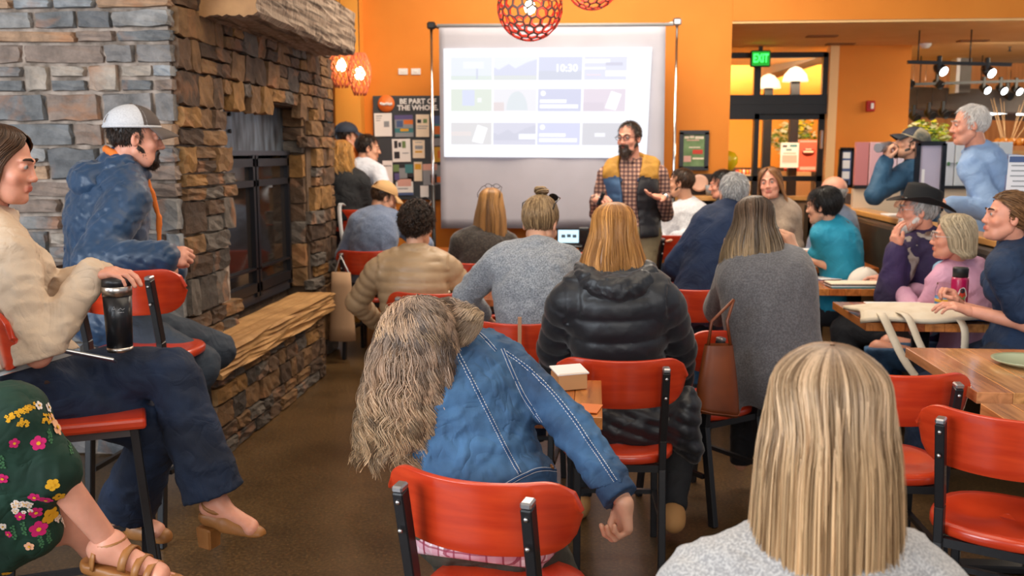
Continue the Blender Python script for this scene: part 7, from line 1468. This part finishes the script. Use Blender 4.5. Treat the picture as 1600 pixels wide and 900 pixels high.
# yellow balloon, narrow standing signs, framed board, acrylic sign
p = A(1139, 251, 9.8); v = thing('balloon', p, 0, 'small round yellow balloon by the end of the orange wall', 'balloon'); MB().lathe([(.004, -.115), (.03, -.10), (.085, -.03), (.09, .03), (.055, .08), (.001, .098)], n=20).build('balloon', mat('balloon_yellow', hx('e0c81c'), .25), v); MB().tube([(0, 0, -.11), (.02, 0, -.6), (0, 0, -p.z)], .002, 4).build('string', WHITE, v)
def stand_sign(x0, y0, x1, y1, Y, label, m, yawd=0, foot=True, dec=None, cat='sign', fw=.03):
    a, b = A(x0, y0, Y), A(x1, y1, Y); c = (a + b) / 2; w = (b.x - a.x) / max(.3, math.cos(R(yawd))); h = a.z - b.z; t = thing('standing_sign', (c.x, Y, 0), R(yawd), label, cat); z = c.z
    MB().box((0, 0, z), (w - fw, .012, h - fw)).build('sheet', m, t); MB().box((0, -.01, z + h / 2), (w + fw * .3, .035, fw)).box((0, -.01, z - h / 2), (w + fw * .3, .035, fw)).box((-w / 2, -.01, z), (fw, .035, h)).box((w / 2, -.01, z), (fw, .035, h)).build('frame', BLKG, t)
    if dec: 
        for (u0, v0, u1, v1, mm) in dec: MB().box((-w / 2 + (u0 + u1) / 2 * w, -.0075, z + h / 2 - (v0 + v1) / 2 * h), ((u1 - u0) * w, .001, (v1 - v0) * h)).build('print', mm, t)
    if foot: MB().tube([(0, 0, .02), (0, 0, z - h / 2)], .015, 8).build('post', BLKG, t); MB().lathe([(.001, 0), (.15, 0), (.14, .02), (.001, .025)], n=20).build('base', BLKG, t)
    return t
stand_sign(1313, 233, 1330, 291, 9.3, 'narrow black-framed standing sign with pale panels right of the door', PBL, 0, True, [(.2, .08, .8, .25, PW), (.2, .3, .8, .52, PW), (.2, .6, .8, .8, PW), (.25, .84, .75, .95, PDK)])
t = stand_sign(1434, 224, 1468, 330, 6.55, 'black-framed lavender notice board standing before the drinking man', mat('lavender_sheet', hx('c4bccc'), .3, col2=hx('b4acc0'), ns=2), 0, True, [(.2, .38, .32, .62, PW)], fw=.028)
ac = A(1551, 333, 5.1); t = thing('table_sign', (2.14, 5.1, PH), R(-8), 'white price list in a clear acrylic holder on the booth ledge', 'sign'); sz = A(1551, 238, 5.1).z - PH
def lean(mb): return mb
tl = Matrix.Rotation(R(6), 3, 'X'); w = .135; MB().box(tl @ V((0, 0, sz * .56)), (w, .006, sz * .86), tl).build('acrylic_holder', GL, t)
sh_ = MB().box(tl @ V((0, -.006, sz * .56)), (w * .94, .002, sz * .82), tl).build('price_list', mat('list_white', hx('e6e8ee'), .5), t)
MB().box(tl @ V((0, -.008, sz * .93)), (w * .9, .001, .03), tl).build('list_heading', PBL, sh_)
for k_ in range(13): MB().box(tl @ V((0.0, -.008, sz * .86 - k_ * .026)), (w * random.uniform(.5, .8), .001, .006), tl).build('list_line', PGR, sh_)
MB().box((0, .0, .012), (w, .09, .024), None, .004).build('acrylic_foot', GL, t)
cf = thing('candle_cup', (2.13, 5.22, PH), 0, 'small clear cup with a magenta flower on the booth ledge beside the price list', 'cup'); MB().lathe([(.03, 0), (.036, .09), (.033, .09), (.027, .005)], n=18).build('cup', GL, cf); MB().lathe([(.001, .10), (.018, .07), (.022, .05), (.001, .03)], n=12).build('flower', mat('bloom_magenta', hx('c02050'), .6), cf)
p = A(1378, 336, 6.8); o = MB().box((0, 0, .006), (.13, .20, .012), None, .003).build('folded_paper', PW); o.location = (2.14, 7.1, PH); setp(o, 'white folded paper lying on the booth ledge', 'paper')
# ================================================================ pendants
def pendant(c, r, label, seed, strings=True):
    t = thing('pendant_lamp', c, 0, label, 'lamp', 'red and brown lattice pendant lamps'); bm = bmesh.new(); bmesh.ops.create_icosphere(bm, subdivisions=3, radius=1); g = random.Random(seed)
    for v_ in bm.verts: v_.co = (v_.co + V((g.gauss(0, .055), g.gauss(0, .055), g.gauss(0, .055)))).normalized()
    bm.verts.ensure_lookup_table(); mb = MB(); keep = [v_ for v_ in bm.verts]
    # about a third of the vertices become open cells
    fc = {f: f.calc_center_median().normalized() for f in bm.faces}
    for v_ in keep:
        if v_.index % 2 and g.random() < .25: continue
        n = v_.co; fs = sorted(v_.link_faces, key=lambda f: math.atan2((fc[f] - n).dot(n.orthogonal().normalized().cross(n)), (fc[f] - n).dot(n.orthogonal().normalized()))); outer = [fc[f] for f in fs]; cc = sum(outer, V()) / len(outer); inner = [cc.lerp(o_, .80).normalized() for o_ in outer]; m_ = len(outer)
        for i in range(m_):
            j = (i + 1) % m_
            q = [mb.bm.verts.new(x * r * k_) for k_ in (1, .965) for x in (outer[i], outer[j], inner[j], inner[i])]
            for ids, mi in (((0, 1, 2, 3), 0), ((7, 6, 5, 4), 1), ((3, 2, 6, 7), 1)):
                f = mb.bm.faces.new([q[x] for x in ids]); f.material_index = mi
    bm.free(); o = mb.build('lattice_shade', [mat('lamp_brown', hx('6a5248'), .5), mat('lamp_red', hx('e03a24'), .5)], t, recalc=False)
    MB().tube([(0, 0, r * .98), (0, 0, 3.8 - c[2])], .004, 6).build('cord', BLK, t); MB().lathe([(.018, .03), (.022, .09), (.012, .13), (.001, .13)], n=12).build('socket', BLK, t); MB().lathe([(.001, -.035), (.022, -.022), (.03, .0), (.02, .025), (.012, .035)], n=14).build('bulb', emis('bulb_glow', (1, .9, .7), 18), t)
    return t
c = A(828, 12, 5.0); pendant(c, 50 / (1500 / 5.0) , 'red and brown lattice globe lamp hanging before the screen', 3)
c = A(925, -28, 6.2); pendant(c, .172, 'second lattice globe lamp, only its bottom showing at the top of the frame', 5)
def bell(c, r, h, label, seed):
    t = thing('pendant_lamp', c, 0, label, 'lamp', 'coral lattice cone lamps'); mb = MB(); cl = mat('lamp_coral', hx('e07a50'), .6); n = 11
    def P(a, v): rr = r * (math.sin(math.pi * (.18 + .72 * v)) ** .8) * (1.05 - .35 * (1 - v)); return V((rr * math.cos(a), rr * math.sin(a), h * (v - .5)))
    for d_ in (-1, 1):
        for i in range(n): mb.tube([P(2 * math.pi * i / n + d_ * 2.2 * v_, v_) for v_ in np.linspace(0, 1, 16)], .0065, 4)
    mb.build('lattice_shade', cl, t); MB().tube([(0, 0, h * .5), (0, 0, 3.8 - c[2])], .004, 6).build('cord', BLK, t); MB().lathe([(.001, -.05), (.03, -.035), (.045, .0), (.03, .04), (.012, .06)], (0, 0, 0), 14).build('bulb', emis('bulb_glow_warm', (1, .85, .5), 16), t)
bell(A(533, 103, 8.15), .115, .36, 'coral lattice pendant lamp with lit bulb at the chimney edge', 1); bell(A(562, 116, 7.95), .105, .34, 'coral lattice pendant lamp with lit bulb left of the notice board', 2)
# ================================================================ things on and around the tables
TZ = .76
p = atz(1497, 477, TZ + .0); Bt = thing('water_bottle', (A(1507, 496, 4.42).x, 4.50, TZ), 0, 'magenta water bottle with a dancing figure sticker and black cap', 'bottle')
zb = .245; MB().lathe([(.030, .012), (.037, .03), (.0375, zb - .06), (.035, zb - .045), (.030, zb - .045)], n=28).build('body', mat('bottle_magenta', hx('b01450'), .3, coat=.4), Bt); MB().lathe([(.031, 0), (.034, .012), (.034, .026), (.03, .03)], n=28).build('base', BLKG, Bt); MB().lathe([(.033, zb - .046), (.0345, zb - .006), (.032, zb), (.001, zb)], n=28).build('cap', mat('cap_black', (.015, .016, .018), .5), Bt)
def wrap(u, z, r=.0382): a = -math.pi / 2 + u / r; return V((r * math.cos(a), r * math.sin(a), z))
ST = [((-.004, .155), (-.012, .150), (-.016, .14), (-.024, .118), (-.018, .108), (-.006, .105), (-.016, .085), (-.012, .075), (.0, .098), (.010, .088), (.018, .072), (.022, .076), (.014, .105), (.024, .118), (.018, .14), (.012, .152), (.004, .158))]
def decal(pts, m, r, name, par): 
    mb = MB(); c = (sum(p[0] for p in pts) / len(pts), sum(p[1] for p in pts) / len(pts))
    for i in range(len(pts)): a, b = pts[i], pts[(i + 1) % len(pts)]; mb.poly([wrap(c[0], c[1], r), wrap(*a, r), wrap(*b, r)])
    return mb.build(name, m, par, recalc=False)
sk_ = decal(ST[0], PW, .0384, 'sticker', Bt); decal([(x * .72 - .0, (z - .115) * .8 + .115) for x, z in ST[0]], PRED, .0387, 'sticker_figure', sk_); decal([(.012 * math.cos(a), .142 + .012 * math.sin(a)) for a in np.linspace(0, 5.8, 9)], PDK, .0390, 'sticker_hair', sk_); decal([(-.014, .118), (.014, .118), (.010, .098), (-.010, .098)], PGN, .0391, 'sticker_skirt', sk_); decal([(-.03, .05), (-.012, .065), (-.004, .05), (-.016, .03)], PDK, .0384, 'dark_print', Bt)
J = thing('glass_jar', (A(1477, 478, 4.66).x, 4.68, TZ), 0, 'clear glass jar with blue and yellow label in the navy T-shirt person hand', 'jar'); MB().lathe([(.038, 0), (.042, .01), (.042, .12), (.036, .135), (.036, .15), (.033, .15), (.034, .13), (.039, .12), (.039, .01), (.001, .008)], n=24).build('jar', GL, J); MB().lathe([(.0425, .02), (.0425, .085)], n=24).build('label_band', mat('label_blue', hx('2a5ea0'), .5, col2=hx('5aa0c0'), ns=30), J); MB().lathe([(.0428, .060), (.0428, .075)], n=24).build('label_stripe', PYL, J)
# canvas tote over the table edge
CV = mat('canvas', hx('e2d6c2'), .85, col2=hx('d8cab2'), ns=14, bump=.3, bs=200)
tt_ = thing('tote_bag', (1.50, 4.55, TZ), 0, 'natural canvas tote bag lying on the table with its handles hanging over the edge', 'bag')
MB().grid(lambda u, v: V((-.30 + .60 * u + .03 * math.sin(v * 3), -.17 + .33 * v, .020 + .022 * math.sin(math.pi * u) * math.sin(math.pi * v) + .008 * math.sin(9 * u + 5 * v) - (.02 * (1 - u) if v < .1 else 0))), 22, 14).build('cloth', CV, tt_, smooth=True, solid=-.018)
def strap(pts, w, name='handle'):
    pts = [V(p) for p in pts]; mb = MB(); K = [list(p) for p in pts]
    def f(u, v): c = V(cr(K, np.array(u))); return c + V((w * (v - .5), w * .25 * (v - .5), 0))
    mb.grid(f, 26, 3).build(name, CV, tt_, smooth=True, solid=.003)
strap([(-.12, -.12, .045), (-.10, -.20, .03), (-.05, -.25, -.10), (.06, -.26, -.26), (.12, -.25, -.20), (.14, -.22, -.03), (.13, -.16, .03)], .035); strap([(-.20, -.12, .045), (-.20, -.20, .02), (-.12, -.27, -.16), (.0, -.29, -.30), (.05, -.28, -.33)], .04)
def papers(loc, sz, n, label, cols_, yawd=0, th=.004, cat='papers', name='paper_stack', lines=0):
    t = thing(name, loc, R(yawd), label, cat)
    for k_ in range(n):
        o = MB().box((0, 0, 0), (sz[0] * random.uniform(.93, 1), sz[1] * random.uniform(.93, 1), th), None, min(.001, th * .3)).build('sheet', cols_[k_ % len(cols_)], t); o.location = (random.uniform(-.012, .012), random.uniform(-.012, .012), th * (k_ + .5)); o.rotation_euler = (0, 0, R(random.uniform(-7, 7)))
        if k_ == n - 1:
            for q in range(lines): MB().box((random.uniform(-.01, .01), -sz[1] * .38 + q * sz[1] * .76 / max(1, lines - 1), th * .5 + .0004), (sz[0] * random.uniform(.55, .8), .006, .0004)).build('print', PDK if q % 3 else PBL, o)
    return t
papers((1.52, 4.86, TZ), (.30, .21), 3, 'white papers with a dark sheet under the canvas tote bag', [PDK, PW, PW], 5, lines=0)
papers((1.76, 4.52, TZ), (.24, .10), 3, 'dark tablet and blue leaflets beside the magenta bottle', [BLKG, PBL, PDK], -4, .005)
papers((1.50, 5.60, TZ), (.34, .14), 4, 'dark teal folders at the front of the table with the white cap', [PTL, PW, BLKG, PCR], 3, .007)
papers((1.42, 5.95, TZ), (.18, .12), 2, 'small white leaflet behind the white cap', [PBL, PW], 20)
papers((1.74, 5.84, TZ), (.22, .2), 2, 'grey sheets before the man in the cowboy hat', [PGR, PW], 12)
papers((1.48, 6.72, TZ), (.50, .26), 4, 'folded newspaper with small print in front of the turquoise shirt', [PCR, PW, PPK, PCR], 8, .010, 'newspaper', 'newspaper', 7)
wc = thing('cloth_cap', (1.60, 5.80, TZ), R(20), 'white fabric cap lying on the table beside the dark folders', 'cap'); MB().grid(lambda u, v: V(((.10 - .03 * v ** 2) * math.cos(u * 6.283) * math.cos(v * 1.5) / math.cos(0), .085 * math.sin(u * 6.283) * math.cos(v * 1.5), .004 + .085 * math.sin(v * 1.5) + .006 * math.sin(u * 20) * v)), 29, 9).build('crown', CV if False else mat('cap_cloth_white', hx('d8cfc4'), .85), wc, smooth=True); MB().grid(lambda u, v: V((-.09 * math.cos((u - .5) * 2.6) - .055 * v, .085 * math.sin((u - .5) * 2.6), .006 + .006 * math.sin(u * 3.1))), 13, 4).build('brim', MATS['cap_cloth_white'], wc, smooth=True, solid=.003); MB().box((-.02, -.083, .04), (.02, .004, .012), None, .002).build('emblem', PDK, wc)
cup(A(1255, 400, 6.42).x + .05, 6.60, TZ, 'white paper cup with green band standing behind the shawl shoulder', m=PW, print_m=PGN, h=.12); cup(A(1262, 415, 6.3).x + .03, 6.85, TZ, 'pale green paper cup on the newspaper table, farther one', m=mat('cup_green', hx('b8c088'), .6), h=.10)
cup(-2.58, 3.68, 1.03, 'white paper cup with lid and green print on the high table behind the navy jacket', r=.043, h=.15, lid=PW, print_m=mat('print_mint', hx('9cc0a8'), .6))
q = thing('pastry', (-2.68, 3.66, 1.03), 0, 'brown pastry beside the white paper cup on the high table', 'food'); f = Field(); f.ell((0, 0, .035), (.06, .045, .035)); f.cap((-.05, 0, .03), (.05, .02, .035), .03, k=.03); v_, fq = f.mesh(.006, lambda D, G, S: D + .004 * swirl(G, 90)); link('crust', mesh_np('crust', v_, fq, [mat('pastry_brown', hx('a8703c'), .6, col2=hx('8a5428'), ns=30)]), q)
pl = thing('plate', (atz(1592, 570, TZ).x + .03, atz(1592, 570, TZ).y, TZ), 0, 'greenish glazed plate on the pale wood table at the right edge', 'plate'); MB().lathe([(.001, .006), (.07, .006), (.11, .018), (.122, .022), (.12, .017), (.075, .0), (.001, 0)], n=36).build('plate', mat('plate_green', hx('a8b090'), .2), pl)
# papers on the denim woman's table
papers((-.16, 2.92, TZ), (.13, .11), 3, 'crumpled white receipt and papers behind the denim sleeve', [PCR, PW, PW], 30, .006)
tb = thing('takeaway_box', (A(889, 586, 3.05).x, 3.06, TZ), R(25), 'small brown and white cardboard box against the black jacket chair', 'box'); MB().box((0, 0, .03), (.10, .07, .055), None, .002).build('box', mat('kraft', hx('c99a6a'), .8), tb); MB().box((0, .0, .062), (.11, .075, .004), Matrix.Rotation(R(12), 3, 'X')).build('lid', PW, tb)
papers((-.13, 2.79, TZ), (.09, .12), 3, 'yellow and green tea packets beside the denim elbow', [PGN, PYL, PYL], 12, .008)
papers((-.02, 2.80, TZ), (.07, .10), 2, 'orange leaflet on the honey table beside the chair', [POR, POR], -5, .003)
# papers ahead of the grey sweater
zt = .76
papers((at(900, 395, 5.2).x, 5.22, zt), (.36, .24), 3, 'pale cream placemats in front of the grey sweater', [PCR, PW, PCR], 10, .003); papers((at(690, 480, 5.1).x + .06, 5.12, zt), (.26, .20), 2, 'cream papers between the tan and grey jackets', [PCR, PCR], -15, .003)
# laptop
lp = thing('laptop', (A(889, 362, 7.3).x, 7.42, .80), R(4), 'open laptop with a lit screen on the table before the projection screen', 'laptop'); lp.scale = (.62, .62, .62); MB().box((0, 0, .01), (.31, .22, .018), None, .004).build('keyboard_base', BLKG, lp)
Mt = Matrix.Rotation(R(-12), 3, 'X'); MB().box(V((0, .11, .12)) + V((0, .02, 0)), (.31, .010, .21), Mt, .004).build('screen_lid', BLKG, lp); MB().box(V((0, .122, .122)), (.27, .002, .16), Mt).build('display', emis('laptop_glow', (.55, .8, .95), 1.2), lp)
for k_, (x, z) in enumerate(((-.07, .125), (.0, .13), (.07, .125))): MB().box((x, .118, z), (.05, .002, .04), Mt).build('display_icon', mat('icon_dark', (.03, .06, .09), .4), lp)
ad = thing('speaker_box', (A(905, 352, 7.0).x + .03, 7.47, .76), 0, 'small black box standing right of the laptop', 'box'); MB().box((0, 0, .095), (.08, .08, .19), None, .006).build('cabinet', BLK, ad); MB().box((0, -.042, .09), (.06, .004, .16)).build('grille', BLKG, ad)
# leather bag on the chair back, tan tote by the chimney, white strap
bg = thing('leather_bag', (A(1122, 640, 3.62).x, 3.66, A(1122, 650, 3.62).z), R(10), 'brown leather shoulder bag hanging from the chair of the shawl wearer', 'bag'); BL = mat('bag_leather', hx('7a3c18'), .4, col2=hx('5e2c12'), ns=7)
def bagf(u, v): a = u * 6.283; k_ = 1 - .38 * v ** 1.4; return V((.088 * k_ * math.copysign(abs(math.cos(a)) ** .6, math.cos(a)), .045 * k_ * math.sin(a) + .0, .27 * v + .012 * math.sin(2 * a) * (1 - v)))
mb = MB().grid(bagf, 33, 12); bmesh.ops.remove_doubles(mb.bm, verts=mb.bm.verts, dist=.001); es_ = [e for e in mb.bm.edges if e.is_boundary and all(v_.co.z < .1 for v_ in e.verts)]; bmesh.ops.contextual_create(mb.bm, geom=es_); mb.build('bag_body', BL, bg, smooth=True)
for sx in (-1, 1): MB().tube([(sx * .045, -.01, .26), (sx * .03, .0, .36), (0.06, .02, .44)], .006, 6).build('strap', BL, bg)
MB().tube([bagf(i / 32, .03) * 1.01 for i in range(32)], .003, 5, closed=True).build('bottom_seam', BL, bg)
tg = thing('paper_tote', (A(526, 500, 6.6).x, 6.75, A(526, 538, 6.6).z), R(0), 'tan tote bag hanging on the bar stool by the chimney corner', 'bag'); MB().grid(lambda u, v: V(((.10 - .03 * v) * math.cos(u * 6.283), .05 * math.sin(u * 6.283) * (1 - .5 * v), .50 * v)), 25, 6).build('bag_body', mat('tote_tan', hx('b08c6c'), .85), tg, smooth=True, solid=.003); MB().tube([(-.05, 0, .48), (0, 0, .62), (.06, 0, .49)], .006, 6).build('handle', WHITE, tg)
ws = thing('white_strap', (A(530, 330, 7.2).x, 7.26, 0), 0, 'white cloth strap draped over the red stool back at the chimney corner', 'strap'); z1, z0 = A(530, 318, 7.2).z, A(530, 390, 7.2).z; MB().grid(lambda u, v: V((.03 * v + (.10 * (u - .78) if u > .78 else .0) - .03 * math.sin(u * 2), .0 + .05 * (u > .95), z0 + (z1 - z0) * min(1, u * 1.15) - (.02 if u > .95 else 0))), 20, 3).build('cloth', WHITE, ws, smooth=True, solid=.004)
# thin strap on the grey-sweater chair
o = MB().box((0, 0, 0), (.016, .006, .16), None, .001).build('shoulder_strap', mat('strap_tan', hx('b08060'), .7)); o.location = A(812, 525, 3.915); setp(o, 'thin tan strap hanging over the red chair back behind the denim collar', 'strap')
# dark counter with plate behind the white-sweater man
kc = thing('service_shelf', (A(1100, 300, 8.45).x, 8.38, 0), 0, 'low shelf with dark back below the framed green poster', 'shelf'); z = A(1100, 306, 8.3).z; MB().box((0, 0, z - .02), (.55, .30, .04), None, .004).build('top', LEDGE, kc); MB().box((0, .05, (z - .04) / 2), (.52, .2, z - .04)).build('cabinet', DARKW, kc); MB().box((0, .17, z + .09), (.55, .02, .18)).build('back_panel', DARKW, kc)
q = thing('round_plate', (A(1095, 287, 8.3).x, 8.42, A(1095, 287, 8.3).z), 0, 'round pale plate leaning on the shelf right of the white sweater', 'plate'); MB().lathe([(.001, .004), (.05, .004), (.075, .014), (.07, .0), (.001, 0)], n=24, M=Matrix.Rotation(R(80), 3, 'X')).build('plate', mat('plate_pink', hx('d8a890'), .4), q)
cup(A(1103, 300, 8.3).x + .03, 8.30, z, 'grey cup on the shelf below the framed poster', m=PGR, h=.09)
